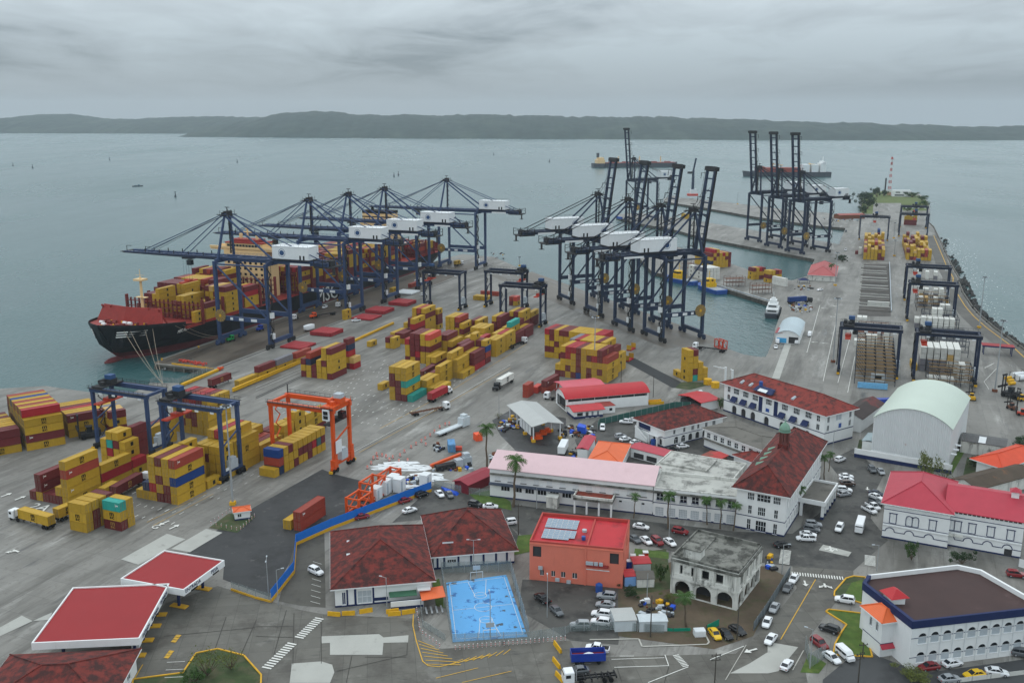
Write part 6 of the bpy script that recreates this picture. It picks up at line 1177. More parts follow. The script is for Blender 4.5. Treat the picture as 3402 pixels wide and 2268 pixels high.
o=B('red_roofed_annex','crimson-roofed annex on both flanks of the orange shed',(25.0,300.5),74,13,3.4,3.2,M_WHITE);o.walls({});o.gable(.6,M_ROOFP,'x',.4,.5)
o=B('service_bays','low white service bays with crimson roof beside the orange shed',(49.6,293.8),50,5.5,13,3.4,M_WHITE);o.walls({'L':[(.1,2.0,[(1,5,False),(6,10,False)])]});o.gable(.5,M_ROOFP,'y',.5,.5,wallm=M_WHITE)
o=B('scrap_shed','patched red and brown tin shed beside the white terrace',(59.5,283.5),48,16,6,3.0,M_RUST);o.walls({},open_sides=('L',));o.gable(.5,mat('roof_patched',c(128,64,52),.7,.2,.3,stain=(c(178,62,60),.5,.58,.12,.9)),'x',.4,.5)
o=B('maroon_shed','small maroon metal shed with lean roof by the palm',(-13.2,269.8),52,13.5,5.4,3.0,mat('maroon_metal',c(112,34,44),.6,.1));o.walls({});o.gable(.9,mat('roof_maroon',c(144,44,58),.5,.08,.3,bump=('X',.9,.3,.06)),'x',.5,.5,wallm=MATS['maroon_metal'])
o=B('red_annex','plain red-roofed lean-to at the office\'s left end',(72.5,352),32,9,12,3.6,M_WHITE);o.walls({},open_sides=('L',));o.gable(1.0,M_ROOFR,'x',.6,.5)
o=B('pier_warehouse','low warehouse with faded red hip roof at the basin head',(203.5,650),-20+0,17.5,45,3.8,M_RUINW);o.walls({});o.hip(5.0,mat('roof_faded_red',c(172,92,92),.7,.1,.2,stain=(c(140,74,72),.5,.7,.1,.7)),.8)
o=B('arched_dock_shed','dockside shed with pale arched roof and red patch',(142.5,462.5),69,34,11.5,4.2,M_WHITE);o.walls({'L':[(.1,3.4,[(6.4,11,False)])]});o.barrel(2.4,mat('metal_roof_grey_blue',c(170,184,190),.5,.08,.1,bump=('Y',.9,.3,.06)),'x',.6,12,wallm=M_WHITE);MB().bx(-.3,8.0,5.0,13,11.8,5.1).build('red_patch',mat('roof_dull_red',c(150,66,70),.6,.1),o.root);o.panel('L',.8,5.4,.2,2.6,mat('mural_blue',c(70,160,210),.6),.06,'painted_panel')
o=B('toll_canopy','small red canopy with navy lettered fascia near the sea road',tuple(T7(1960,1180)[:2]),70-90,14,6,5,M_WHITE,'canopy');MB().bx(0,0,4.4,14,6,4.6).build('roof',M_RCAN,o.root);MB().bx(0,-.1,3.9,14,0,4.5).build('fascia',M_NAVY,o.root);[MB().box(x,y,0,.35,.35,4.4).build('post',M_NAVY,o.root)for x in(1,13)for y in(1,5)]
o=B('tin_shed','shed with dark corrugated roof and one pale sheet',(163.2,300.2),60,9,13.4,4.2,M_RUINW);o.walls({});ro=o.gable(.8,mat('corrugated_grey',c(92,92,92),.7,.15,.3,bump=('Y',.6,.6,.1)),'y',.3,.5,wallm=M_RUINW);MB().hexa([(-.2,6.0,4.45),(4.4,6.0,5.25),(4.4,8.2,5.25),(-.2,8.2,4.45),(-.2,6.0,4.5),(4.4,6.0,5.3),(4.4,8.2,5.3),(-.2,8.2,4.5)]).build('pale_sheet',M_SIGN,ro)
o=B('colonnaded_house','white colonnaded house with bright orange-red roof at right edge',(152.0,280.6),32,22,8,4.8,M_WHITE);o.walls({},inner=True);o.hip(2.4,mat('roof_vermilion',c(204,74,44),.6,.1,.3,bump=('X',1.0,.3,.06)),1.6)
for x in lin(0,22,5):MB().box(x,-1.0,0,.8,.8,4.7).build('column',M_WHITE,o.root)
o=B('mossy_roofed_shed','low shed with mossy brown roof and orange ridge behind crimson roof',(137.0,264),28,26,9,4,M_RUINW);o.walls({});o.gable(1.6,mat('roof_moss_brown',c(78,68,58),.85,.2,.3,stain=(c(128,84,56),.6,.74,.2,.7)),'x',.5,.5,wallm=M_RUINW)
lt=thing('signal_tower','red and white lattice signal tower at the end of the mole','tower',tuple(T4(1530,690)),0);b_=MB();H_=50
for k in range(12):
 z0,z1=H_*k/12,H_*(k+1)/12;r0,r1=2.4-1.6*k/12,2.4-1.6*(k+1)/12;mi=k%2
 for i in range(4):
  t=math.pi/4+i*math.pi/2;t2=t+math.pi/2;P=lambda r_,t_,z_:(r_*math.cos(t_),r_*math.sin(t_),z_);b_.beam(P(r0,t,z0),P(r1,t,z1),.35,.35,mi);b_.beam(P(r0,t,z0),P(r1,t2,z1),.2,.2,mi);b_.beam(P(r1,t,z1),P(r1,t2,z1),.22,.22,mi)
b_.box(0,0,H_,3.6,3.6,.4,0);b_.box(0,0,H_+.4,2,2,2.4,0);b_.box(0,0,H_-6,3.6,3.6,.4,0);b_.build('lattice_mast',[mat('mast_red',c(176,76,70),.6),M_WHT],lt);MB().tube((-6,0,0),(-6,0,24),1.0,10).build('side_mast',M_GRIME,lt)
o=B('signal_station','white two-storey signal station on the grassy mole end',tuple(T4(1560,700)[:2]),-12,24,12,8,M_WHITE);o.walls({'R':[(1.0,3.0,[(3,15,False)]),(5,6.6,[(4,10,False),(14,20,False)])]});o.flat(M_WHITE,.4);o.window('R',3,15,1,3,mull=8);o.window('R',4,10,5,6.6,mull=4);o.window('R',14,20,5,6.6,mull=4)
# vehicles
CARC={'W':('white',c(226,228,230)),'S':('silver',c(150,154,158)),'G':('grey',c(88,92,96)),'K':('black',c(24,25,28)),'R':('red',c(126,26,32)),'Y':('yellow',c(220,178,22)),'N':('brown',c(74,54,42)),'D':('dark blue',c(38,48,66))}
CARM={k:mat('car_paint_'+v[0].replace(' ','_'),v[1],.22,.03,1,spec=.6)for k,v in CARC.items()}
M_HUB=mat('wheel_hub',c(140,142,146),.4,.1);M_LAMP=mat('headlamp',c(220,224,226),.15,.02,spec=.7);M_TAIL=mat('tail_lamp',c(150,20,22),.3,.05);M_CHAS=mat('chassis_black',c(30,30,32),.7,.15,1.5);M_CHRUST=mat('chassis_rust',c(104,70,54),.75,.25,1.2);M_TRIM=mat('bumper_grey',c(52,54,56),.6)
def sec(x,w,zl,zh,ch=.16):return[(x,-w*.93,zl),(x,w*.93,zl),(x,w,zl+ch),(x,w,zh-ch),(x,w*.88,zh),(x,-w*.88,zh),(x,-w,zh-ch),(x,-w,zl+ch)]
CARS={}
def car_proto(kind):
 if kind in CARS:return CARS[kind]
 b=MB();g=MB();r=MB();bed=None
 if kind=='sedan':
  S=[(-2.28,.70,.42,.86),(-2.1,.84,.27,.98),(-1.3,.89,.22,1.0),(.85,.89,.22,.97),(1.75,.86,.24,.84),(2.22,.70,.34,.66)];Gs=[(-1.75,.74,.96,1.0),(-1.05,.68,.96,1.40),(.25,.69,.96,1.42),(1.05,.76,.92,.96)];Rf=[(-1.12,.60,1.38,1.45),(-.9,.64,1.40,1.49),(.1,.65,1.41,1.51),(.32,.62,1.39,1.46)];wx=(-1.35,1.38);L=4.5
 elif kind=='suv':
  S=[(-2.25,.76,.45,1.1),(-2.12,.88,.32,1.16),(-1.2,.92,.28,1.16),(.8,.92,.28,1.12),(1.8,.89,.3,1.0),(2.25,.74,.4,.8)];Gs=[(-2.15,.76,1.12,1.2),(-1.75,.73,1.12,1.66),(.2,.74,1.12,1.7),(1.0,.8,1.08,1.14)];Rf=[(-1.95,.64,1.62,1.7),(-1.6,.70,1.66,1.77),(.1,.71,1.68,1.79),(.34,.66,1.64,1.72)];wx=(-1.38,1.42);L=4.6
 elif kind=='pickup':
  S=[(-2.6,.86,.55,1.06),(-2.5,.9,.4,1.1),(-.9,.92,.35,1.1),(.9,.92,.35,1.12),(1.95,.9,.36,1.02),(2.5,.76,.46,.86)];Gs=[(-.75,.78,1.1,1.2),(-.5,.74,1.1,1.68),(.6,.74,1.1,1.7),(1.3,.8,1.08,1.14)];Rf=[(-.62,.66,1.64,1.72),(-.4,.7,1.67,1.77),(.5,.71,1.68,1.78),(.74,.66,1.64,1.72)];wx=(-1.6,1.6);L=5.2
  bed=MB().bx(-2.46,-.74,1.085,-.95,.74,1.12)
 else:
  S=[(-2.45,.84,.4,1.9),(-2.4,.88,.3,1.98),(1.2,.9,.28,1.98),(1.9,.88,.3,1.3),(2.4,.78,.36,1.0)];Gs=[(-2.2,.892,1.15,1.7),(1.15,.915,1.15,1.75),(1.3,.905,1.15,1.8),(1.86,.83,1.2,1.36)];Rf=[(-2.4,.7,1.94,2.02),(-2.2,.76,1.96,2.1),(.9,.77,1.97,2.1),(1.2,.7,1.94,2.0)];wx=(-1.5,1.5);L=4.9
 b.loft([sec(*s)for s in S]);g.loft([sec(*s[:4],ch=.03)for s in Gs]);r.loft([sec(*s[:4],ch=.02)for s in Rf])
 pl=MB();(x0,w0,a0,b0),(x1,w1,a1,b1),(x2,w2,a2,b2),(x3,w3,a3,b3)=Gs
 if kind!='van':
  for s_ in(-1,1):pl.beam((x0,s_*(w0+.01),a0+.02),(x1,s_*(w1+.01),b1),.09);pl.beam((x2,s_*(w2+.01),b2),(x3,s_*(w3+.01),a3+.02),.09);pl.beam(((x1+x2)/2,s_*(w1+.02),a1),((x1+x2)/2,s_*(w1+.01),b1),.08)
 else:pl.beam((0,.9,1.1),(0,.9,1.75),.05);pl.beam((0,-.9,1.1),(0,-.9,1.75),.05)
 R_=.32 if kind=='sedan' else .37;wm=MB();wm.tube((0,-.11,0),(0,.11,0),R_,12,0);hb=MB().tube((0,-.125,0),(0,.125,0),R_*.6,8);ends=S[0],S[-1]
 lf=MB().bx(-.06,-.17,-.08,.06,.17,.08);CARS[kind]=dict(body=b.mesh('car_body',CARM['W']),glass=g.mesh('windows',M_GLASS),roof=r.mesh('roof',CARM['W']),pil=pl.mesh('pillars',CARM['W']),wheel=wm.mesh('wheel',M_TYRE),hub=hb.mesh('hub',M_HUB),lamp=lf.mesh('headlight',M_LAMP),tail=lf.mesh('tail_light',M_TAIL),bed=bed.mesh('load_bed',M_CHAS)if bed else None,wx=wx,R=R_,S=S)
 CARS[kind]['tail']=MB().bx(-.06,-.15,-.1,.06,.15,.1).mesh('tail_light',M_TAIL);return CARS[kind]
ncar=[0]
def car(A,Bp,kind,col,label,z=.1,group=None):
 d=car_proto(kind);t=ang(A,Bp);mid=(A+Bp)/2;o=obj({'sedan':'parked_car','suv':'parked_car','pickup':'pickup_truck','van':'van'}[kind],d['body'],None,(mid.x,mid.y,z),t);setmat(o,0,CARM[col]);m=CARM[col]
 tag(o,label,{'pickup':'pickup','van':'van'}.get(kind,'car'),group or 'cars in the streets and car parks')
 obj('windows',d['glass'],o);q=obj('roof',d['roof'],o);setmat(q,0,m);q=obj('pillars',d['pil'],o);setmat(q,0,m)
 if d['bed']:obj('load_bed',d['bed'],o)
 for x in d['wx']:
  for s_ in(-1,1):w_=obj('wheel',d['wheel'],o,(x,s_*.80,d['R']));obj('hub',d['hub'],w_)
 for s_ in(-1,1):
  f,k=d['S'][-1],d['S'][0];obj('headlight',d['lamp'],o,(f[0]-.12,s_*f[1]*.78,(f[2]+f[3])/2+.06));obj('tail_light',d['tail'],o,(k[0]+.04,s_*k[1]*.86,(k[2]+k[3])/2+.08))
 return o
CARL=[(Q5,262,600,215,668,'sedan','W','first car below the zebra crossing along the grey fence, white'),(Q5,208,680,160,752,'sedan','G','second car below the crossing along the grey fence, grey'),(Q5,85,860,35,942,'sedan','S','third car along the grey fence, silver'),(Q5,12,990,-25,1078,'sedan','W','fourth car along the grey fence, white, nearest its end'),(Q5,65,1145,-10,1235,'sedan','W','white car driving down the street past the long fence end'),(Q5,140,1470,212,1378,'sedan','W','white sedan heading up the street beside the small lawn'),(Q5,678,130,635,205,'suv','W','white car driving between the porch and the white minibus'),(Q5,350,128,490,140,'suv','S','silver car, topmost of the row by the corner block'),(Q5,338,170,468,190,'suv','G','dark grey car, second in the row by the corner block'),(Q5,310,218,432,232,'sedan','W','white car, third in the row by the corner block'),(Q5,435,268,262,262,'pickup','W','white double-cab pickup, lowest of the row by the corner block'),(Q5,65,322,205,318,'sedan','K','black car parked at the end of the striped crossing'),(Q5,790,842,622,815,'suv','W','white car between the two kerbed lawns before the hall'),(Q5,648,1125,482,1068,'suv','K','black car backed against the lawn before the hall'),(Q5,420,1190,530,1272,'suv','R','dark red car beside the wire mesh fence and lawn'),(Q5,520,1310,655,1408,'sedan','W','white sedan beside the white van at the lawn corner'),(Q5,640,1272,782,1398,'van','W','white van parked at the lawn corner below the hall'),(Q5,1570,1432,1385,1455,'sedan','R','red car parked under the hall\'s front wall'),(Q5,1600,1430,1785,1392,'sedan','W','white car with dark sunroof under the hall\'s front wall'),(Q5,1985,1502,1800,1525,'sedan','Y','yellow taxi by the bottom right hedge'),(Q5,2020,1480,2182,1502,'sedan','W','white hatchback right of the yellow taxi at the bottom'),(Q5,1590,1562,1745,1545,'sedan','S','silver car cut by the bottom edge below the red one'),(Q5,2275,1312,2400,1335,'suv','G','grey car at right edge in front of the hall'),(Q5,2205,588,2350,602,'suv','R','red car on the paving right of the arched building'),(Q8,945,1218,1045,1238,'sedan','D','top dark blue car in the slanted row beside the crimson roof'),(Q8,945,1240,1042,1278,'sedan','W','white car second in the slanted row beside the crimson roof'),(Q8,935,1285,1050,1332,'suv','G','grey car third in the slanted row beside the crimson roof'),(Q8,910,1318,1022,1378,'pickup','W','white pickup fourth in the slanted row beside the crimson roof'),(Q8,875,1352,992,1412,'pickup','W','white pickup last in the slanted row, nearest the minibus'),(Q8,655,1068,785,1072,'sedan','W','white car at the top of the row above the porch'),(Q8,655,1102,788,1098,'sedan','W','white car second in the row above the porch'),(Q8,680,1140,792,1138,'suv','N','brown car third in the row above the porch'),(Q8,672,1195,735,1200,'suv','W','white car half hidden by the porch roof'),(Q8,672,1238,728,1228,'sedan','S','silver car tucked beside the porch columns'),(Q8,640,925,692,905,'suv','W','white car alone at the kerb by the flagpole'),(Q8,930,978,985,1042,'suv','G','dark grey car below the navy wall, left of a pair'),(Q8,1012,998,1062,1055,'sedan','S','silver car below the navy wall, right of a pair'),(Q4,1120,142,1252,165,'sedan','W','white sedan parked beyond the coral building\'s roof corner'),(Q4,1478,185,1610,212,'suv','R','dark red car along the wing, left of the ruin'),(Q4,1182,245,1282,320,'sedan','W','white car, left of three nose-out behind the coral building'),(Q4,1285,252,1385,330,'suv','R','maroon car in the middle of three behind the coral building'),(Q4,1400,262,1500,332,'sedan','W','white car, right of three behind the coral building'),(Q4,1095,245,1160,292,'sedan','G','grey car partly hidden by the coral building'),(Q4,950,802,785,785,'suv','S','silver car nearest the blue water tank'),(Q4,938,880,778,862,'sedan','S','silver hatchback second below the blue water tank'),(Q4,900,970,742,950,'suv','W','white car third below the blue water tank'),(Q4,902,1045,728,1022,'suv','W','white car fourth below the blue water tank'),(Q4,712,1062,540,1062,'suv','S','silver jeep with roof load at the mesh fence corner'),(Q4,345,862,215,772,'pickup','K','black pickup along the court fence'),(Q4,350,870,472,985,'sedan','G','grey car nose-out beside the court fence'),(Q4,1822,1090,1902,1192,'sedan','Y','yellow taxi beside the green tarpaulin'),(Q4,1912,1098,2012,1190,'sedan','K','black car next to the yellow taxi'),(Q4,2000,1062,2140,1150,'sedan','K','black car two places right of the yellow taxi'),(Q4,890,1292,680,1262,'pickup','W','white pickup behind the blue tipper'),(Q4,700,1470,520,1488,'sedan','G','dark grey car in front of the blue tipper'),(Q3,495,540,610,592,'suv','W','white estate car in the bay beside the red-roofed hall'),(Q3,925,72,1022,52,'sedan','R','dark red car behind the mossy ridge along the blue fence'),(Q3,2360,112,2275,122,'suv','W','white car beyond the wing\'s right-hand gable'),(Q6,1318,1312,1428,1278,'sedan','R','red car parked tight against the blue fence'),(Q6,1468,1262,1582,1220,'suv','K','black car parked against the blue fence end'),(Q6,1660,1208,1718,1262,'sedan','W','white car beside the blue tarpaulin'),(Q6,1758,1212,1802,1272,'sedan','G','dark car right of the white one by the tarpaulin'),(Q6,1355,1402,1472,1368,'sedan','W','white car in the open lot above the mossy roof'),(Q6,1958,1322,2082,1345,'suv','K','black car on the lane before the long building'),(Q6,2095,1348,2218,1350,'sedan','W','white car following the black one before the long building'),(Q7,1112,575,990,568,'pickup','W','white pickup beside the green screen fence'),(Q7,1085,548,1165,562,'sedan','W','white car behind the pickup at the green screen'),(Q7,835,598,833,655,'suv','W','white car alone at the green screen\'s corner'),(Q7,955,712,1048,698,'suv','S','silver car, first of the row at the outside stair'),(Q7,998,738,1088,718,'sedan','W','white car, second of the row at the outside stair'),(Q7,1088,772,1182,742,'sedan','W','white car, third of the row at the outside stair'),(Q7,1130,792,1222,768,'suv','G','grey car, fourth of the row at the outside stair'),(Q7,1232,808,1305,818,'sedan','Y','yellow car below the white house'),(Q7,1432,822,1532,820,'sedan','K','black car below the white house'),(Q7,1522,802,1622,788,'sedan','W','white car below the white house\'s arches'),(T5,818,462,745,468,'pickup','W','white pickup on the quay beside the red hatch covers'),(T2,1372,1198,1432,1192,'suv','W','white car at the foot of the far yard gantry'),(T7,716,210,713,246,'suv','W','white car on the mole road near the faded red roof'),(Z3,1020,1345,1015,1398,'sedan','W','white car at the corner of the dock basin'),(Z3,1710,512,1638,522,'sedan','W','white car turning off onto the basin pier'),(Z3,1540,1145,1500,1240,'van','W','white delivery van on the road beside the arched dock shed'),(Z3,1350,1270,1312,1335,'van','W','white van parked before the arched dock shed'),(Z3,1050,1265,1040,1325,'van','W','white van at the dock shed\'s blue painted wall'),(T4,1150,1000,1120,1050,'pickup','G','grey pickup at the far pier root'),(T2,520,1300,470,1320,'suv','W','white service car under the second quay crane')]
for(rg_,x0,y0,x1,y1,kd,cl_,lb)in CARL:car(rg_(x0,y0),rg_(x1,y1),kd,cl_,lb)
A,Bp=Q5(868,85),Q5(822,240);bs=thing('minibus','white minibus heading towards the junction','bus',tuple(((A+Bp)/2).to_3d()),ang(A,Bp));bs.location.z=.1
MB().loft([sec(-3.6,1.0,.45,2.5),sec(-3.5,1.08,.4,2.75),sec(3.2,1.08,.4,2.75),sec(3.6,1.0,.45,1.9)]).build('body',CARM['W'],bs);MB().bx(-3.3,-1.1,1.45,3.0,1.1,2.15).build('windows',M_GLASS,bs);MB().bx(3.25,-.95,1.4,3.56,.95,2.3).build('windscreen',M_GLASS,bs);MB().bx(-3.66,-.8,1.5,-3.5,.8,2.2).build('rear_window',M_GLASS,bs)
for x in(-2.2,2.3):
 for s_ in(-1,1):MB().tube((x,s_*.95-.13,.45),(x,s_*.95+.13,.45),.45,12).build('wheel',M_TYRE,bs)
 # road tractors and trailers
def truck(label,A,Bp,cab=None,load=None,LL=12,bonnet=False,rust=False,trailer=True,group='trucks and trailers in the port',z=.1):
 t=ang(A,Bp);e_=unit(t);L_=(12.6 if LL==12 else 6.8)if trailer else 0;cl=4.2 if cab else 0;mid=(A+Bp)/2;r=thing('articulated_truck' if cab and trailer else('tractor_unit' if cab else 'semi_trailer'),label,'truck' if cab else 'trailer',(mid.x,mid.y,z),t,group)
 x1=(L_+cl)/2;x0=-(L_+cl)/2;xt=x1-cl
 if trailer:
  m=M_CHRUST if rust else M_CHAS;f=MB();[f.bx(x0,s_*.45-.12,1.0,xt+1.2,s_*.45+.12,1.3)for s_ in(-1,1)];[f.bx(x0+k*(L_-.3)/5,-1.15,1.02,x0+k*(L_-.3)/5+.25,1.15,1.26)for k in range(6)];f.bx(x0,-1.2,.9,x0+.2,1.2,1.35);f.build('chassis',m,r)
  for k in(1.2,2.5):
   for s_ in(-1,1):MB().tube((x0+k,s_*.95-.28,.5),(x0+k,s_*.95+.28,.5),.5,12).build('wheel',M_TYRE,r)
  MB().bx(xt-1.8,-.8,.2,xt-1.6,-.6,1.0).bx(xt-1.8,.6,.2,xt-1.6,.8,1.0).build('landing_leg',m,r)
 if cab:
  m=CARM.get(cab)or cab;f=MB().bx(xt-.6,-.5,.7,x1-.2,.5,1.0);f.build('frame',M_CHAS,r)
  if bonnet:b=MB().loft([sec(xt+.6,1.1,.9,3.1),sec(xt+2.2,1.12,.9,3.2),sec(xt+2.5,1.1,.9,2.6)]);b.loft([sec(xt+2.4,1.0,.7,1.95),sec(x1-.2,.95,.7,1.75),sec(x1,.8,.75,1.5)]);gx=xt+2.3
  else:b=MB().loft([sec(xt+2.0,1.15,.7,2.9),sec(xt+2.1,1.18,.6,3.0),sec(x1-.3,1.18,.6,2.95),sec(x1,1.1,.65,2.2)]);gx=x1-.25
  b.build('cab',m,r);MB().bx(gx-.05,-.98,1.85,gx+.22,.98,2.6).build('windscreen',M_GLASS,r)
  for s_ in(-1,1):MB().bx(gx-1.2,s_*1.19-.02,1.8,gx-.2,s_*1.19+.02,2.5).build('side_window',M_GLASS,r)
  for x in(xt+.5,x1-1.0):
   for s_ in(-1,1):MB().tube((x,s_*.95-.22,.5),(x,s_*.95+.22,.5),.5,12).build('wheel',M_TYRE,r)
  MB().tube((xt+1.6,.9,1),(xt+1.6,.9,3.4),.1,6).build('exhaust',M_HUB,r)
 if load:
  me,dm=CONT[LL];q=me;w_=mid+e_*(x0+(12.19 if LL==12 else 6.06)/2+.2);co=obj('shipping_container',q,None,(w_.x,w_.y,z+1.32),t);setmat(co,0,CMAT[load]);tag(co,'%s container carried on %s'%(CCOL[load][0],' '.join(label.split()[:9])),'container','containers on trailers');dd=obj('door',dm,co);setmat(dd,0,CMAT[load])
  if load in EMB:
   s_=1 if(-math.sin(t)*-w_.x+math.cos(t)*-w_.y)>0 else-1;m_=obj('emblem',EMB[load],co,(0,s_*1.22,1.42));m_.rotation_euler=(math.pi/2,0,math.pi if s_>0 else 0)
 return r
truck('white truck with a yellow box at far left',Q1(490,1545),Q1(110,1440),'W','Y')
truck('trailer hidden behind the short yellow stack',Q1(505,1485),Q1(720,1395),None,'Y',6)
truck('white-cabbed truck in the lane between stacks',Q1(1090,1245),Q1(1330,1110),'W','M');truck('trailer queued behind the lane truck',Q1(930,1290),Q1(1090,1200),None,'Y',6)
truck('white bonneted truck with a red box',Q6(1590,388),Q6(1800,280),'W','R',bonnet=True);truck('empty rusty flatbed pulled by a white yard tractor',Q6(1450,500),Q6(1750,440),'W',rust=True);truck('black bonneted truck with a white box',Q6(2340,190),Q6(2200,270),'K','W',bonnet=True)
truck('empty flatbed and white tractor by the basin quay',T6(1970,1030),T6(1665,985),'W');truck('waiting yard tractor with empty chassis by dark boxes',CJ(1120,920),CJ(1400,800),'W');M_TRO=mat('truck_orange',c(224,84,34),.35);M_TRG=mat('truck_green',c(24,140,72),.35);M_TRB=mat('truck_blue',c(34,62,150),.35)
truck('bright orange truck under the second quay crane',T2(560,1372),T2(395,1400),M_TRO,bonnet=True);truck('bright green tractor on the quay apron near the bow',T1(1640,1320),T1(1490,1355),M_TRG,bonnet=True,trailer=False);truck('blue tractor under the first quay crane',T1(1880,1230),T1(1790,1255),M_TRB,bonnet=True,trailer=False);truck('white tractor behind the orange truck',T2(250,1405),T2(190,1425),'W',trailer=False);truck('white tractor under the second crane\'s sill',T2(645,1290),T2(600,1310),'W',trailer=False)
truck('chassis loaded with a maroon box beside the quay road',Z1(905,1150),Z1(1265,1010),None,'M');truck('blue-boxed truck at the basin pier root',Z3(1210,715),Z3(1540,690),'K','B');truck('yellow-boxed truck at the quay tip',T2(1660,935),T2(1790,900),'W','Y',6);truck('small white tractor beside the depot\'s red boxes',Q7(390,355),Q7(300,345),'W',trailer=False)
truck('black flatbed lorry with white cab at the bottom edge',Q4(850,1540),Q4(570,1567),'W',LL=6);truck('white-cabbed truck waiting behind the yellow stack',T2(1370,1080),T2(1320,1095),'W',trailer=False)
A=Q4(570,1405);Bp=Q4(830,1395);tp=thing('tipper_body','blue tipper trailer with red interior in the road','trailer',((A.x+Bp.x)/2,(A.y+Bp.y)/2+1,.1),ang(A,Bp));b=MB()
for(x0,y0,x1,y1)in((-3.6,-1.25,3.6,-1.15),(-3.6,1.15,3.6,1.25),(-3.6,-1.15,-3.5,1.15),(3.5,-1.15,3.6,1.15)):b.bx(x0,y0,.9,x1,y1,2.6)
b.bx(-3.6,-1.25,.8,3.6,1.25,.9);b.build('tub',M_TRB,tp);MB().bx(-3.49,-1.14,.91,3.49,1.14,1.5).build('load',mat('tipper_inside',c(140,40,40),.7),tp);MB().ball(.3,0,1.5,1.6,.8,.5,jit=.2).build('sacks',M_SIGN,tp)
for x in(-2.4,-1.3,2.2):
 for s_ in(-1,1):MB().tube((x,s_*1-.2,.45),(x,s_*1+.2,.45),.45,10).build('wheel',M_TYRE,tp)
put_text('Hudson' if 0 else 'Mullen',.55,M_SIGN,tp,(2.3,-1.28,1.4),(math.pi/2,0,0))if 0 else None
A=Q7(400,885);Bp=Q7(540,790);bt=thing('box_trailer','white box trailer parked in the dark workshop yard','trailer',tuple((A+Bp)/2),ang(Q7(455,888),Q7(505,780)));MB().bx(-4.2,-1.2,1.0,4.2,1.2,3.4).build('box',M_HOUSE,bt);MB().bx(-4.2,-.5,.7,5.4,.5,1.0).build('chassis',M_CHAS,bt)
for x in(-3,-1.9):
 for s_ in(-1,1):MB().tube((x,s_*.95-.2,.48),(x,s_*.95+.2,.48),.48,10).build('wheel',M_TYRE,bt)
def stacker(label,p,t,m=M_YEL,big=True):
 r=thing('container_handler',label,'forklift',tuple(p),rad(t),'container handlers');k=1.0 if big else .6
 MB().bx(-3.4*k,-1.6*k,.8*k,3.0*k,1.6*k,2.2*k).bx(-3.6*k,-1.5*k,.9*k,-1.8*k,1.5*k,2.9*k).build('body',m,r);MB().bx(-.8*k,-1.0*k,2.2*k,1.0*k,1.0*k,4.2*k).build('cab',M_GLASS,r);MB().bx(-1.0*k,-1.1*k,4.2*k,1.2*k,1.1*k,4.35*k).build('cab_roof',m,r)
 for s_ in(-1,1):MB().beam((3.5*k,s_*.9*k,.5*k),(3.5*k,s_*.9*k,9*k),.4*k).build('mast',M_GRIME,r)
 MB().bx(3.2*k,-1.3*k,8.4*k,3.8*k,1.3*k,9*k).bx(3.7*k,-3*k,3.6*k,4.2*k,3*k,4.4*k).build('carriage',M_GRIME,r)
 for x in(-2.2,2.2):
  for s_ in(-1,1):MB().tube((x*k,(s_*1.7-.35)*k,.85*k),(x*k,(s_*1.7+.35)*k,.85*k),.85*k,12).build('wheel',M_TYRE,r)
stacker('dark tall-masted container handler at right edge of the yard',Q8(2230,330),120,M_GRIME);stacker('brown forklift below the tall-masted handler',Q8(2240,440),100,M_CHRUST,False);stacker('red forklift at right edge near the sea road',Q8(2335,495),160,M_RED,False);stacker('yellow forklift near the right edge',Q8(2330,360),200,M_YEL,False);stacker('dark reach stacker lifting a yellow box by the left gantry',CD(1640,1000),210,M_GRIME);stacker('small yellow loader by the domed shed',Q8(1870,350),80,M_YEL,False)
# trees and shrubs
M_FROND=mat('palm_frond',c(62,92,38),.7,.3,1.5,rnd=.1);M_LEAF=mat('leaf_green',c(56,82,36),.75,.35,.9,rnd=.12);M_LEAFD=mat('leaf_dark',c(40,60,32),.8,.35,.6,rnd=.1);M_LEAFY=mat('leaf_olive',c(92,100,48),.8,.3,.8,rnd=.1)
def palm_meshes(seed):
 rr=random.Random(seed);tk=MB();P=[(.0,0,0),(.03,.01,.25),(.02,.03,.5),(.05,.02,.75),(.06,.03,1.0)];tk.loft([[(x+r_*math.cos(2*math.pi*i/8),y+r_*math.sin(2*math.pi*i/8),z)for i in range(8)]for(x,y,z),r_ in zip(P,(.030,.024,.021,.019,.017))]);f=MB()
 for k in range(20):
  a=2*math.pi*k/20+rr.uniform(-.15,.15);el=rr.uniform(-.35,1.15);L=rr.uniform(.24,.32);d=Vector((math.cos(a),math.sin(a),0));pts=[];p=Vector((.06,.03,1.0));th_=el
  for i in range(8):pts.append(p.copy());p=p+(d*math.cos(th_)+Vector((0,0,math.sin(th_))))*(L/7);th_-=.26
  s_=Vector((-d.y,d.x,0))
  for i in range(7):
   a0,a1=pts[i],pts[i+1];
   for q in range(2):
    m0=a0.lerp(a1,q/2);w_=.075*math.sin(math.pi*min(1,(i+q/2+.6)/7.6))+.012
    for sd in(-1,1):tip=m0+s_*sd*w_+(a1-a0)*.8+Vector((0,0,-w_*.7));f.poly([tuple(m0),tuple(m0.lerp(a1,.6)),tuple(tip)])
 return tk.mesh('trunk',M_TRUNK),f.mesh('crown',M_FROND)
PALM=[palm_meshes(k)for k in range(3)]
def palm(label,p,h,k=0,wide=1.0):
 r=thing('palm_tree',label,'palm tree',(p.x,p.y,0),k*1.3,'palm trees');s_=1.0
 t,f=PALM[k%3];a=obj('trunk',t,r);b=obj('crown',f,r);a.scale=(max(h*.9,6)*1.0,max(h*.9,6),h);b.scale=(h*1.0*wide,h*wide,h);a.scale=b.scale;return r
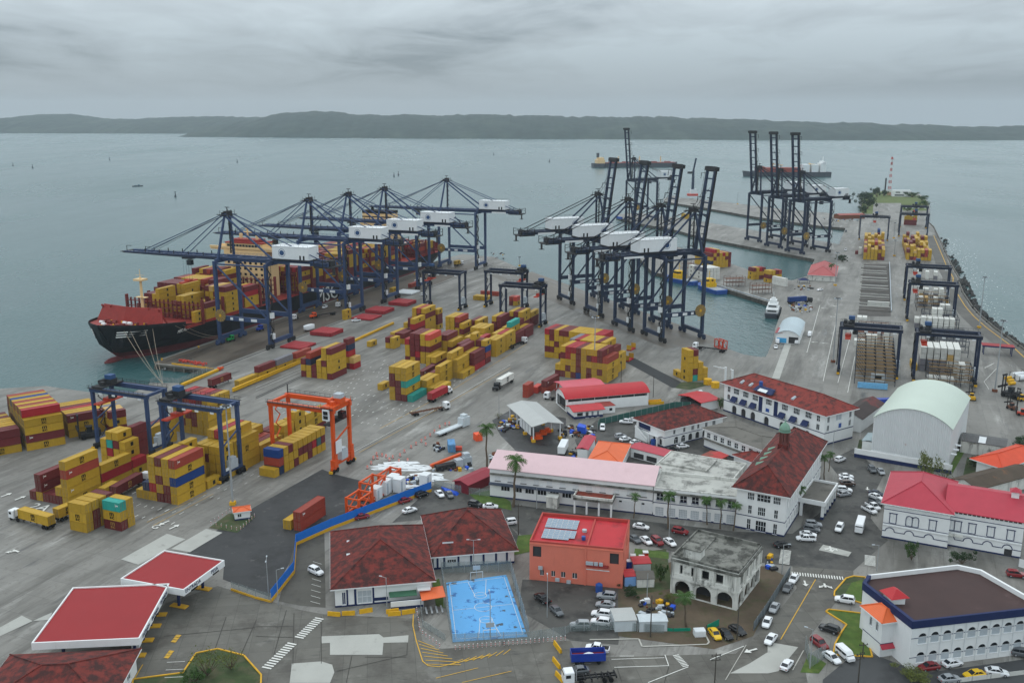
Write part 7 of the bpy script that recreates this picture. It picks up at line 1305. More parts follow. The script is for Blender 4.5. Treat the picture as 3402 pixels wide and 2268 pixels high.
def shrub_mesh(seed,n,leaf,m,flat=1.0,bare=False):
 rr=random.Random(seed);f=MB();t=MB();cl=[(Vector((rr.gauss(0,.42),rr.gauss(0,.42),rr.uniform(.35,.95)*flat)),rr.uniform(.16,.34))for _ in range(16)]
 for q,rad_ in cl:
  t.tube((0,0,.02),tuple(q),.022,5,r2=.006,cap=False)
  for _ in range(n//16):
   v=Vector((rr.gauss(0,1),rr.gauss(0,1),rr.gauss(0,.85))).normalized()*rad_*rr.uniform(.55,1.05);c_=q+v;u=Vector((rr.gauss(0,1),rr.gauss(0,1),rr.gauss(0,.6))).normalized();w_=u.cross(Vector((rr.gauss(0,1),rr.gauss(0,1),rr.gauss(0,1)))).normalized();s_=leaf*rr.uniform(.6,1.3)
   f.poly([tuple(c_-u*s_),tuple(c_+w_*s_*.5),tuple(c_+u*s_),tuple(c_-w_*s_*.5)])
 return t.mesh('trunk',M_TRUNK),f.mesh('crown',m)
SHR=[shrub_mesh(1,1500,.06,M_LEAF),shrub_mesh(2,1500,.06,M_LEAFD),shrub_mesh(3,1300,.055,M_LEAFY),shrub_mesh(4,360,.045,M_LEAFY,1.0)]
def shrub(label,p,w_,h,k=0,name='bush',cat='bush'):
 r=thing(name,label,cat,(p.x,p.y,0),k*2.1+p.x,'bushes and small trees');t,f=SHR[k];a=obj('trunk',t,r);b=obj('crown',f,r);a.scale=b.scale=(w_/2,w_/2,h);return r
I1=R(1620,1480,2.688);I2=R(2100,1440,2.036)
palm('tall palm in front of the long building\'s pink roof',I1(228,545),14,0);palm('tall palm between maroon shed and blue container',Q6(2125,985),13.5,1)
for k,(u,v,h)in enumerate(((10,570,6.6),(243,640,9.6),(508,615,7.4),(596,642,8),(684,655,7.6))):palm('%s slim palm from the left along the wing\'s front'%ORD[k],I2(u,v),h,k)
palm('palm beside the corner block, left of the porch',Q8(295,1400),7.5,1);palm('palm above the porch against the long facade',Q8(520,1085),7.5,2);palm('palm behind the porch corner',Q8(560,1010),6,0);palm('broad young palm on the waste ground below the ruin',Q4(1600,1050),7.2,2,1.5);palm('dark palm beside the faded red pier roof',Z2(2000,1120),9.5,1,1.2)
shrub('leafy bush growing against the arched building\'s wall',Q5(1320,445),4,4.6,0);shrub('spreading shrub by the arched building\'s middle arch',Q5(1780,475),6,3,1);shrub('bright hedge bush at the bottom under the hall',Q5(1300,1530),6,1.8,2);shrub('second hedge bush at the bottom under the hall',Q5(1420,1562),6,1.8,2);shrub('brownish tree growing over the shed\'s boundary wall',Q8(1440,1065),9,6.5,2,'tree','tree');shrub('brown shrub right of the tree at the boundary wall',Q8(1620,1100),7,4.5,3);shrub('thin bare shrub on the planted island',Q2(1900,1500),9,5.5,3,'tree','tree');shrub('straggly shrub at the island\'s far side',Q2(2120,1440),7,4,3);shrub('low green bush on the island kerb',Q2(1780,1560),6,2.6,0);shrub('small tree at the office\'s left end',Q7(1915,440),3.4,4.4,0,'tree','tree');shrub('green weeds beside the tin huts',Q4(1360,640),3.4,4.4,0);shrub('low shrubs on rubble below the coral building',Q4(1100,760),5,1.6,1);shrub('shrub before the ruin\'s left arch',Q4(1440,830),4,1.8,2);shrub('bush at the dry tree by the workshop kerb',Q6(2230,530),3.6,2.2,3);shrub('garden bushes beside the domed shed',Q8(1890,960),7,3,1);shrub('dark hedge at the right edge behind the tin shed',Q8(2310,770),9,2.6,1)
for k,(u,v,w_,h)in enumerate(((1300,745,20,14),(1330,800,20,13),(1300,850,14,10),(1350,735,16,12),(1420,690,16,13),(1480,680,12,8),(1750,690,22,6),(1830,720,18,6),(1860,780,16,7),(1780,800,14,5),(1700,820,12,5))):shrub('%s clump from the left of the bushes on the mole end'%ORD[k],T4(u,v+15),w_,h,1 if k<6 else 0,'tree','tree')
for k,(u,v)in enumerate(((2110,870),(2150,900),(2160,860))):shrub('%s weedy bush beside the faded red roof'%ORD[k],Z2(u,v),7,3,1)
# masts and lamp posts
M_POLE=mat('galvanised_pole',c(150,154,156),.5,.08);M_POLEB=mat('dark_pole',c(74,70,64),.8,.15)
def highmast(label,base,top_px,base_col=None):
 X=base;lo,hi=5,60;rgx,(u,v)=top_px;q=rgx(u,v)
 for _ in range(40):
  m_=(lo+hi)/2;w_=rgx(u,v,m_);lo,hi=(m_,hi)if math.hypot(w_.x,w_.y)>math.hypot(X.x,X.y)else(lo,m_)
 h=lo;r=thing('light_mast',label,'lamp post',(X.x,X.y,0),0,'high light masts');MB().tube((0,0,0),(0,0,h),.34,10,r2=.16).build('pole',M_POLE,r);MB().tube((0,0,h-.2),(0,0,h+.15),1.1,12).build('ring',M_GRIME,r)
 for k in range(8):t=2*math.pi*k/8;MB().box(1.35*math.cos(t),1.35*math.sin(t),h-.35,.6,.5,.35,0,t).build('floodlight',M_CABG,r)
 MB().box(0,0,0,1.6,1.6,1.0).build('footing',M_YEL if base_col is None else base_col,r);return r
highmast('light mast rising in front of the sea at right',T7(1940,935),(T7,(1978,470)));highmast('light mast right of the reefer gantry with orange foot',T7(2083,1520),(T7,(2165,870)),M_RUST);highmast('light mast on the mole beside the brown rack',T7(600,1250),(T7,(652,665)),M_RUST);highmast('light mast standing before the big centre block',T6(757,1285),(T6,(766,698)));highmast('light mast among the central quay cranes',T6(790,705),(T6,(800,400)));highmast('light mast rising from the small guard hut at left',Q1(2140,1315),(Q1,(2075,410)));highmast('light mast on the quay tip against the water',T2(2285,925),(T2,(2288,840)));highmast('light mast between the two mole blocks, farther',CL(975,600),(CL,(985,260)));highmast('light mast between the two mole blocks, nearer',CL(985,985),(CL,(1010,640)));highmast('light mast beside the faded red roof',Z2(2055,1210),(Z2,(2100,780)));highmast('thin mast far out on the third pier',Z2(785,150),(Z2,(790,10)))
def lamp(label,p,h,dirs=(0,),m=M_POLE,arm=1.4):
 r=thing('street_lamp',label,'lamp post',(p.x,p.y,0),0,'street lamps and poles');MB().tube((0,0,0),(0,0,h),.11,8,r2=.07).build('pole',m,r)
 for d_ in dirs:t=rad(d_);MB().tube((0,0,h-.1),(arm*math.cos(t),arm*math.sin(t),h+.15),.05,6).build('arm',m,r);MB().box(arm*math.cos(t),arm*math.sin(t),h+.05,.7,.28,.14,0,t).build('lamp_head',M_CABG,r)
def upole(label,p,h,n=2,t=0):
 r=thing('utility_pole',label,'pole',(p.x,p.y,0),rad(t),'utility poles');MB().tube((0,0,0),(0,0,h),.15,8,r2=.1).build('pole',M_POLEB,r)
 for k in range(n):MB().box(0,0,h-.6-k*1.0,2.0,.12,.14).build('crossarm',M_POLEB,r);[MB().tube((x,0,h-.46-k),(x,0,h-.2-k),.07,6).build('insulator',M_GRIME,r)for x in(-.85,.85)]
lamp('twin-armed lamp inside the asphalt yard behind the fence',Q3(118,790),10,(100,280));lamp('single lamp on the near side of the blue fence corner',Q3(207,852),9,(20,));lamp('lamp standing before the hall\'s green awning',Q3(1203,890),8,(160,));lamp('twin floodlight pole behind the court goal',Q3(1998,525),8,(0,180));lamp('floodlight pole at the court\'s near edge',Q3(2150,1130),10,(100,));lamp('tall slim pole in the car park beside the court',Q4(325,965),10,(90,));lamp('lamp at the corner of the arched building\'s pavement',Q5(1000,540),7,(180,));lamp('grey pole on the pavement by the crossing',Q5(130,570),8,(0,));lamp('pale pole rising from the wire mesh lawn',Q5(388,1435),9,(150,));lamp('flagpole-like lamp beside the corner block',Q8(595,850),8.5,());lamp('white post before the waste ground',Q4(1240,810),7,(),M_POLE);lamp('lamp on the lane before the corner wing',I2(248,735),13,(0,));lamp('slim pole before the long building\'s left half',I1(438,560),7,(0,));lamp('lamp on the quay by the green verge',Z1(200,1075),7,(0,));lamp('thin mast in the yard before the workshop canopy',Q6(2235,510),10,())
upole('dark utility pole with crossarms at the bottom centre',Q4(1860,1580),7,2,10);upole('dark pole before the tin huts by the kerb',Q4(1272,1145),10,0);upole('wooden pole at the black cars',Q4(2065,1170),10,0);upole('pole with transformers at the bottom by the hall',Q5(830,1568),7,2,20);upole('small pole with crossarm on the hall\'s lawn',Q5(870,1330),3.4,1,10);upole('dark pole by the grass strip left of the coral building',Q4(62,210),9,1,0);upole('thin dark pole on the yard behind the red depot',Q7(1005,190),9,0);upole('thin dark pole right of the red depot',Q7(1300,330),9,0)
# fences, walls, barriers
def mesh_alpha():
 m=bpy.data.materials.new('chain_link_wire');m.use_nodes=True;t=m.node_tree;p=t.nodes['Principled BSDF'];p.inputs['Base Color'].default_value=c(138,150,150);p.inputs['Roughness'].default_value=.5
 tr=t.nodes.new('ShaderNodeBsdfTransparent');mx=t.nodes.new('ShaderNodeMixShader');mx.inputs[0].default_value=.30;o_=t.nodes['Material Output'];t.links.new(tr.outputs[0],mx.inputs[1]);t.links.new(p.outputs[0],mx.inputs[2]);t.links.new(mx.outputs[0],o_.inputs['Surface']);return m
M_WIRE=mesh_alpha()
def fence(label,pts,h,m,step=3.0,post=M_POLE,base=None,name='fence',panel='panel',th=.06,z0=0.0):
 p0=pts[0];r=thing(name,label,'fence',(p0.x,p0.y,0))
 for i in range(len(pts)-1):
  a,q=pts[i]-p0,pts[i+1]-p0;d_=(q-a).length;n=max(1,round(d_/step));e_=(q-a)/d_;t=math.atan2(e_.y,e_.x)
  for k in range(n):
   s0,s1=a+e_*(d_*k/n),a+e_*(d_*(k+1)/n);mid=(s0+s1)/2;L_=d_/n-.06
   MB().box(0,0,0,L_,th,h).build(panel,m,r,(mid.x,mid.y,z0),t);MB().box(0,0,0,.1,.12,h+z0+.1).build('post',post,r,(s0.x,s0.y,0),t)
   if base:MB().box(0,0,0,L_+.05,.34,z0).build('base_block',base,r,(mid.x,mid.y,0),t)
 return r
fence('blue panel fence on a yellow base around the asphalt yard',[Q6(1612,1195),Q6(1300,1310),Q6(1000,1425),Q6(690,1545),Q3(370,305),Q3(352,560),Q3(140,828)],2.3,M_FENCEB,3.0,M_FENCEB,M_KERBY,z0=.9)
fence('wire fence on a yellow kerb by the gate lanes',[Q3(140,828),Q3(0,792),Q2(2120,715)],1.8,M_WIRE,3.0,M_POLE,M_KERBY,z0=.5)
fence('tall green mesh fence along the court\'s left side',[Q3(1700,560),Q3(1745,880),Q3(1800,1195)],3.6,M_WIRE,3.0);fence('tall mesh fence along the court\'s right side',[D(1172,1312),D(1215,1468)],3.6,M_WIRE,3.0);fence('mesh fence behind the court\'s far goal',[Q3(1700,560),D(1172,1312)],3.0,M_WIRE,3.0);fence('low mesh fence along the court\'s near edge',[Q3(1800,1200),D(1215,1470),Q4(490,1130)],2.2,M_WIRE,3.0);fence('mesh fence beside the orange-roofed shelter',[Q3(1500,760),Q3(1530,1050),Q3(1740,1180)],1.6,M_WIRE,3.0)
fence('mesh fence across the car park to the tin huts',[Q4(490,1130),Q4(540,1095),Q4(910,1080),Q4(1400,1110)],2.0,M_WIRE,3.0);fence('long grey screen fence along the street below the ruin',[Q5(205,570),Q5(0,900),Q4(2215,1090)],2.2,mat('fence_grey_screen',c(96,104,108),.7,.12,.5),3.0);fence('green screen fence in front of the white house',[Q7(790,625),Q7(805,585),Q7(1500,425),Q7(1850,430)],2.4,M_FENCEG,3.0);fence('wire mesh fence on the bottom lawn',[Q5(345,1270),Q5(385,1430),Q5(530,1340)],3.4,M_WIRE,3.0)
fence('mesh fence before the long building\'s left end',[Q6(1640,1150),Q6(1960,1220),Q6(2351,1260)],2.2,M_WIRE,3.0);fence('mesh fence along the water by the left quay',[Z1(0,1050),Z1(100,1010),Z1(440,1045),Z1(880,870),Z1(1000,850)],2.0,M_WIRE,3.0)
fence('pale grey sheet fence behind the hall at right',[Q5(2300,500),Q5(2500,560)],2.2,M_WHITE,4.0);fence('mossy wall at the bottom right corner',[Q5(1700,1568),Q5(2380,1485)],1.0,M_RUINW,4.0)
def jersey(label,A,Bp,m=M_YEL,h=1.0):
 L_=(Bp-A).length;o=MB().hexa([(-L_/2,-.3,0),(L_/2,-.3,0),(L_/2,.3,0),(-L_/2,.3,0),(-L_/2,-.12,h),(L_/2,-.12,h),(L_/2,.12,h),(-L_/2,.12,h)]).build('road_barrier',m,None,tuple((A+Bp)/2),ang(A,Bp));tag(o,label,'barrier','yellow road barriers')
for k,(rg_,x0,y0,x1,y1)in enumerate(((Q3,660,945,775,955),(Q3,790,945,910,940),(Q3,950,930,1070,910),(Q3,1195,930,1310,915),(Q3,1212,950,1330,942),(Q3,1340,938,1460,920))):jersey('%s yellow barrier from the left before the red-roofed hall'%ORD[k],rg_(x0,y0),rg_(x1,y1))
for k,(x0,y0,x1,y1)in enumerate(((390,1210,452,1295),(380,1360,442,1440),(405,1490,475,1567))):jersey('%s yellow barrier from the top across the road\'s left lane'%ORD[k],Q4(x0,y0),Q4(x1,y1))
bol=MB();[bol.tube((0,0,k*.22),(0,0,k*.22+.22),.09,8,k%2)for k in range(5)];bol=bol.mesh('bollard',[M_SIGN,M_RED])
for k in range(26):
 p=Q3(1830,1262).lerp(Q4(490,1172),k/25);tag(obj('bollard',bol,None,(p.x,p.y,0)),'%s red and white bollard from the left along the court kerb'%(ORD[k]if k<20 else 'twenty-'+ORD[k-20]),'bollard','bollards by the court')
for k,(u,v)in enumerate(((1468,870),(1475,910),(1482,950),(1490,1000),(1497,1050),(1505,1090),(1530,1120),(1560,1145),(1595,1170),(1625,1190),(1655,1215),(1685,1240))):p=Q3(u,v);tag(obj('bollard',bol,None,(p.x,p.y,0)),'%s bollard down the shelter\'s side from the barriers'%ORD[k],'bollard','bollards by the shelter')
dr=MB();[dr.tube((0,0,k*.2),(0,0,k*.2+.2),.34-.02*k,10,k%2)for k in range(5)];dr.tube((0,0,0),(0,0,.1),.45,10,2);dr=dr.mesh('traffic_drum',[mat('drum_orange',c(226,86,48),.6),M_SIGN,M_TYRE]);DR=((1025,985),(1060,945),(1080,898),(1117,895),(1110,862),(1160,872),(1197,882),(1228,912),(1258,890),(1315,925),(1396,918),(1366,836),(1325,872),(1427,797),(1472,767),(1522,742),(1557,717),(1602,687),(1642,652),(1690,612),(1740,587),(1777,582),(1562,772))
for k,(u,v)in enumerate(sorted(DR)):p=Q6(u,v);tag(obj('traffic_drum',dr,None,(p.x,p.y,0)),'%s orange and white traffic drum from the left on the yard'%(ORD[k]if k<20 else 'twenty-'+ORD[k-20]),'traffic drum','traffic drums around the works')
# sports court
M_COURT=mat('court_blue',c(88,158,212),.55,.06,.15,stain=[(c(40,92,150),.56,.61,.3,.9),(c(62,66,68),.62,.64,.24,.95)])
cA,cB,cC,cD=Q3(1745,650),D(1163,1320),D(1212,1462),Q3(1805,1195);ov('court',[cD,cC,cB,cA],M_COURT,3)
def cq_(u,v):return cD.lerp(cC,u).lerp(cA.lerp(cB,u),v)
for pts in([(.05,.04),(.95,.04),(.95,.96),(.05,.96),(.05,.04)],[(.05,.5),(.95,.5)],[(.35,.04),(.42,.3),(.58,.3),(.65,.04)],[(.35,.96),(.42,.7),(.58,.7),(.65,.96)]):line([cq_(*p)for p in pts],.1,M_LINEW,6)
for(v0,r0)in((.5,2.0),(.7,1.5),(.3,1.5)):ce=cq_(.5,v0);line([ce+Vector((r0*math.cos(t*.3927),r0*math.sin(t*.3927),0))for t in range(17)],.1,M_LINEW,6)
for lb,v0,t in(('white goal and basketball board at the court\'s far end',.985,-80),('goal and basketball board at the court\'s near end',.02,100)):
 p=cq_(.5,v0);r=thing('goal_frame',lb,'goal',(p.x,p.y,0),rad(10));MB().beam((-1.5,0,0),(-1.5,0,2.1),.1).beam((1.5,0,0),(1.5,0,2.1),.1).beam((-1.5,0,2.1),(1.5,0,2.1),.1).build('goal',M_SIGN,r);MB().bx(-.9,-.05,2.7,.9,.05,3.8).build('backboard',M_CABG,r);MB().beam((0,.2,0),(0,.1,3),.14).build('post',M_POLE,r)
o=B('shelter','small shelter with orange tin roof beside the court',tuple(Q3(1530,900)[:2]),12,5.2,5.0,2.6,M_WHITE,'shelter');[MB().box(x,y,0,.12,.12,2.6).build('post',M_POLE,o.root)for x in(.2,5)for y in(.2,4.8)];MB().hexa([(-.2,-.2,2.5),(5.4,-.2,2.9),(5.4,5.2,2.9),(-.2,5.2,2.5),(-.2,-.2,2.6),(5.4,-.2,3.0),(5.4,5.2,3.0),(-.2,5.2,2.6)]).build('roof',M_ROOFO,o.root)
for k in range(4):MB().bx(.5+k*1.2,-2.6,.4,.9+k*1.2,.6,.5).build('bench',M_POLE,o.root)
# tin huts on the waste ground
def hut(label,N,t,a,b,h,wm,rm,rise=.3,name='tin_hut'):o=B(name,label,N,t,a,b,h,wm,'hut');o.walls({});o.gable(rise,rm,'x',.15,.5,wallm=wm);return o
M_TINW=mat('tin_white',c(190,198,202),.5,.1,.6,stain=(c(120,100,84),.64,.78,.8,.6));hut('white tin hut with tall flat roof at the mesh fence',tuple(Q4(945,1100)[:2]),5,4.8,5.4,2.6,M_TINW,M_ROOFW);hut('low white tin hut right of the taller one',tuple(Q4(1170,1100)[:2]),3,6.2,3.2,2.4,M_TINW,M_TINW);hut('small blue hut with crimson roof beside the coral building',tuple(Q4(1035,685)[:2]),8,2.8,3.6,2.6,mat('hut_blue',c(120,160,210),.7,.1),M_ROOFR);hut('grey hut with dark pyramid roof',tuple(Q4(1150,695)[:2]),5,4.2,4,2.2,M_RUINW,M_FLATG,1.0);hut('crimson-roofed hut behind the grey one',tuple(Q4(1115,560)[:2]),5,4.4,4,2.4,M_TINW,M_ROOFR)
for k,(u,v,m)in enumerate(((1075,520,M_TRB),(1110,470,M_SIGN),(1190,480,M_RED),(1225,440,M_RED))):r=tag(MB().box(0,0,0,1.3,1.3,2.2).box(0,0,2.2,1.4,1.4,.2,1).build('portable_toilet',[m,M_SIGN],None,tuple(Q4(u,v))),'%s portable toilet from the left behind the coral building'%ORD[k],'toilet','portable toilets')
tarp=lambda label,pts,m,h=.8:tag(MB().loft([[(p.x,p.y,.02)for p in pts],[(p.x*.9+pts[0].x*.1,p.y*.9+pts[0].y*.1,h)for p in pts]]).build('tarpaulin',m),label,'tarpaulin');M_TGRN=mat('tarp_green',c(20,130,104),.6,.15,1);M_TBLU=mat('tarp_blue',c(36,84,196),.5,.15,1)
fence('slumped green tarpaulin strip along the waste ground',[Q4(1350,1085),Q4(1480,1095),Q4(1640,1090)],.8,M_TGRN,3,M_POLEB);fence('raised green tarpaulin beside the yellow taxi',[Q4(1785,1095),Q4(1900,1040)],1.6,M_TGRN,3,M_POLEB);tarp('crumpled blue tarpaulin beside the mesh fence',[Q6(1700,1160),Q6(1870,1215),Q6(1850,1235),Q6(1760,1215)],M_TBLU,.5);tarp('bright blue tarpaulin over workshop scrap',[Q7(600,655),Q7(680,670),Q7(690,640),Q7(620,620)],M_TBLU,2.4)
tag(MB().loft([sec(-1.2,.9,0,1.5),sec(1.2,.9,0,1.5)]).build('small_kiosk',M_SIGN,None,tuple(Q4(1720,1130)),.1),'small white stall at the kerb corner by the taxi','stall')
line([Q4(715,1172),Q4(1165,1165),Q4(1195,1235),Q4(1790,1215),Q4(1810,1195),Q4(1775,1125)],.35,M_KERB,7,'kerb')
# crane parts and works beside the blue fence
def frame(label,p,t,L_,wd,h,m=M_ORANGE,legs=True):
 r=thing('crane_frame',label,'crane part',tuple(p),rad(t),'orange crane parts')
 for x in(-L_/2,L_/2):
  for y in(-wd/2,wd/2):MB().box(x,y,0,.6,.6,h).build('post',m,r)
  for z in(.4,h*.5,h-.3):MB().beam((x,-wd/2,z),(x,wd/2,z),.4).build('rail',m,r)
 for y in(-wd/2,wd/2):
  for z in(.4,h-.3):MB().beam((-L_/2,y,z),(L_/2,y,z),.45).build('rail',m,r)
  MB().beam((-L_/2,y,.5),(L_/2,y,h-.4),.28).build('diagonal',m,r)
 return r
frame('orange crane frame nearest the fence corner',Q6(950,1375),66,6.5,4.2,5.2);frame('orange crane frame behind the white cabinets',Q6(1075,1250),66,7,4.2,6);frame('low orange crane frame farthest up the fence',Q6(1230,1100),66,7,3.6,3.4)
for k,(u,v,h)in enumerate(((1105,1265,3.6),(1190,1215,4.2),(1265,1170,4.2),(1320,1195,4.2),(1560,1140,3.6))):r=thing('equipment_cabinet','%s white equipment cabinet from the left behind the blue fence'%ORD[k],'cabinet',tuple(Q6(u,v)),rad(66),'white cabinets');MB().box(0,0,.2,3.2,2.6,h).build('box',M_HOUSE,r);MB().box(0,0,h+.2,3.4,2.8,.12).build('lid',M_SIGN,r);MB().bx(-1.2,-1.34,.5,-.2,-1.3,h-.4).build('door',M_CABG,r)
rr=random.Random(9)
for k,(u,v,s_)in enumerate(((1230,960,5),(1330,935,5),(1420,985,6),(1180,990,3),(1560,1045,5),(1640,1085,4),(1400,1150,4),(1480,965,3))):
 p=Q6(u,v);n=11;s_*=.62;pts=[(p.x+s_*(1.3+rr.uniform(-.5,.5))*math.cos(2*math.pi*i/n)*1.5,p.y+s_*rr.uniform(.5,.95)*math.sin(2*math.pi*i/n))for i in range(n)];b=MB();ce=(p.x,p.y,.45)
 for i in range(n):q,w_=pts[i],pts[(i+1)%n];b.poly([(q[0],q[1],.03+.02*k),(w_[0],w_[1],.03+.02*k),(p.x+(w_[0]-p.x)*.5,p.y+(w_[1]-p.y)*.5,rr.uniform(.1,.5)),(p.x+(q[0]-p.x)*.5,p.y+(q[1]-p.y)*.5,rr.uniform(.1,.5))]);b.poly([(p.x+(q[0]-p.x)*.5,p.y+(q[1]-p.y)*.5,.3),(p.x+(w_[0]-p.x)*.5,p.y+(w_[1]-p.y)*.5,.3),ce])
 tag(b.build('plastic_sheet',mat('plastic_sheet_white',c(216,220,222),.5,.1,1)),'%s crumpled white plastic sheet from the left around the works'%ORD[sorted(range(8),key=lambda i:(1230,1330,1420,1180,1560,1640,1400,1480)[i]).index(k)],'plastic sheet','plastic sheets')
r=thing('drill_rig','orange boom lying across grey machinery in the works','machine',tuple(Q6(1760,960)),rad(30));MB().beam((-6,0,1.2),(5,0,3.2),1.0,.8).build('boom',M_ORANGE,r);MB().box(-1,-1.8,0,8,2,1.6).build('deck',M_GRIME,r);MB().box(3,-2.2,0,2.4,2.4,2.6).build('engine_box',M_CABG,r);MB().box(6.2,-1.2,0,3,3,2.6).box(6.2,-1.2,2.6,2,2,1.2).build('generator',M_CABG,r);[MB().tube((x,-2.6,.5),(x,-2.2,.5),.5,10).build('wheel',M_TYRE,r)for x in(-4,-2,1)]
r=thing('long_trailer','long white drill trailer with cabin along the yellow drums','trailer',tuple(Q6(1800,640)),ang(Q6(1670,700),Q6(1940,590)));MB().bx(-8,-1.2,.9,5,1.2,1.4).build('bed',M_TINW,r);MB().bx(5,-1.3,.3,9,1.3,3.6).bx(6,-1,3.6,8,1,4.6).build('cabin',M_TINW,r);[MB().tube((x,s_-.2,.5),(x,s_+.2,.5),.5,10).build('wheel',M_TYRE,r)for x in(-6,-4.6)for s_ in(-1,1)]
A=Q6(1790,850);o=obj('shipping_container',CONT[6][0],None,(A.x,A.y+4.5,0),rad(97));setmat(o,0,mat('container_sky',c(86,140,186),.6,.15,.6,stain=(c(60,80,96),.5,.66,.5,.7)));tag(o,'weathered sky-blue container standing by the tall palm','container');dd=obj('door',CONT[6][1],o);setmat(dd,0,MATS['container_sky'])
r=tag(MB().box(0,0,0,2.4,3,2.4).build('small_cabin',MATS['drum_orange'],None,tuple(Q6(2040,720)),.4),'small orange cabin behind the tall palm','cabin');tag(MB().box(0,0,.1,2.4,1.6,1.2).build('skip',M_RED,None,tuple(Q6(1862,815))),'small red and white skip beside the blue container','skip')
st=MB();rr=random.Random(4)
for(rg_,x0,y0,x1,y1,n)in((Q6,1640,760,1730,830,24),(Q6,1620,940,1980,1010,60),(Q7,440,600,770,700,90),(Q7,0,520,70,620,30),(Q6,2230,560,2340,650,40),(Q6,1390,1060,1530,1140,40),(Q6,2150,840,2230,930,24),(Z3,1220,690,1560,850,60),(Q7,540,800,640,880,24),(Q5,0,420,60,560,16),(Q4,1180,820,1480,960,50),(Q7,1350,870,1480,950,26),(Z3,1300,440,1560,520,20),(T2,2000,800,2150,880,16),(Z2,1900,320,2320,380,40)):
 for _ in range(n):p=rg_(rr.uniform(x0,x1),rr.uniform(y0,y1));s_=rr.uniform(.3,1.1);st.box(p.x,p.y,0,s_*rr.uniform(.6,2),s_,s_*rr.uniform(.4,1.1),rr.choice((0,0,0,0,0,1,1,2,3,4,4,5)),rr.random()*3)
o=st.build('scrap',[M_GRIME,M_RUST,M_SIGN,M_YEL,M_CABG,M_TBLU]);struct(o,'stuff');o['label']='loose scrap and spare parts lying around the workshops'
for k,(u,v,t)in enumerate(((270,680,20),(310,660,20),(690,770,-30),(720,740,10),(230,720,20))):r=thing('orange_machine_part','%s orange machine part from the left in the workshop yard'%ORD[sorted((230,270,310,690,720)).index(u)],'machine part',tuple(Q7(u,v)),rad(t),'orange machine parts');MB().box(0,0,.2,4,1.4,1.0).box(.6,.2,1.2,1.6,1,.8).build('block',M_ORANGE,r);MB().tube((-1.4,-.9,.5),(-1.4,.9,.5),.5,10).build('roller',M_GRIME,r)
o=B('guard_hut','tiny white guard hut with orange roof under the left mast',tuple(Q1(2160,1465)[:2]),20,4.2,3.2,2.6,M_WHITE,'hut');o.walls({'R':[(.9,1.9,[(.8,1.8,False)])]});o.window('R',.8,1.8,.9,1.9);o.band(0,.5,M_NAVY,.05,'dado');o.hip(.8,M_ROOFO,.4);ov('verge',[Q1(1920,1530),Q1(2100,1400),Q1(2250,1380),Q1(2345,1430),Q1(2180,1575)],M_DKGR,4)
for k in range(22):
 P4=[Q1(1940,1500),Q1(2130,1365),Q1(2340,1430),Q1(2200,1560),Q1(1940,1500)];s_=k/22*4;i=int(s_);p=P4[i].lerp(P4[i+1],s_-i);tag(obj('bollard',bol,None,(p.x,p.y,0)),'%s post clockwise from the left around the guard hut'%(ORD[k]if k<20 else 'twenty-'+ORD[k-20]),'bollard','posts around the guard hut')
 # quay equipment
def hatch(label,p,n=1,m=None):
 r=thing('hatch_cover',label,'hatch cover',(p.x,p.y,0),rad(69),'red ship hatch covers');m=m or mat('hatch_red',c(158,46,52),.6,.14,.5,stain=(c(196,120,116),.6,.74,.6,.6))
 for k in range(n):
  z=.2+k*1.0;MB().bx(0,0,z,12.6,12.4,z+.8).build('panel',m,r)
  for x in lin(.6,12,7):MB().box(x,-.06,z,.2,.12,.8).build('rib',m,r)
  for x in lin(1,11.6,5):MB().bx(x-.08,.3,z+.8,x+.08,12.1,z+.9).build('stiffener',m,r)
for k,(u,v)in enumerate(((285,728),(550,608),(920,460),(1040,402),(1250,328))):hatch('%s red hatch cover from the near end of the quay'%ORD[k],T5(u,v)+SN*0,2 if k in(1,3,4)else 1)
hatch('white hatch cover panel at the row\'s far end',T5(1290,222),1,M_HOUSE)
def girder_beam(label,A,Bp,h,w_,m=M_YEL,tip=None):
 r=thing('steel_girder',label,'girder',tuple((A+Bp)/2),ang(A,Bp),'yellow girders on the ground');L_=(Bp-A).length;MB().bx(-L_/2,-w_/2,.2,L_/2,w_/2,h).build('box_beam',m,r)
 for k in range(int(L_/3)):MB().bx(-L_/2+k*3+.6,-w_/2-.08,.2,-L_/2+k*3+.75,-w_/2,h).build('rib',m,r)
 if tip:MB().bx(L_/2,-.5,.4,L_/2+4,.5,1.2).bx(L_/2+1,-.8,.2,L_/2+1.4,.8,1.6).build('end_frame',tip,r)
girder_beam('yellow girder with orange tip along the green verge',Z1(490,1098),Z1(1050,862),1.2,1.2,M_YEL,M_ORANGE);girder_beam('long yellow girder wall before the single row of boxes',Z1(1290,1186),Z1(2330,745),1.7,.8);girder_beam('yellow girder lying alone on the open yard',T5(770,650),T5(1125,488),1.2,1.0)
r=thing('red_lifting_frame','red steel lifting frame beside the basin edge','lifting frame',tuple(T6(1920,985)),rad(112));[MB().box(x,y,0,.35,.35,4.2).build('post',M_RED,r)for x in(-3.2,0,3.2)for y in(-1.4,1.4)];[MB().beam((-3.2,y,z),(3.2,y,z),.3).build('rail',M_RED,r)for y in(-1.4,1.4)for z in(.3,4.1)];[MB().beam((x,-1.4,z),(x,1.4,z),.25).build('rail',M_RED,r)for x in(-3.2,0,3.2)for z in(.3,4.1)];[MB().beam((-3.2,y,.4),(0,y,4),.22).build('diagonal',M_RED,r)for y in(-1.4,1.4)]
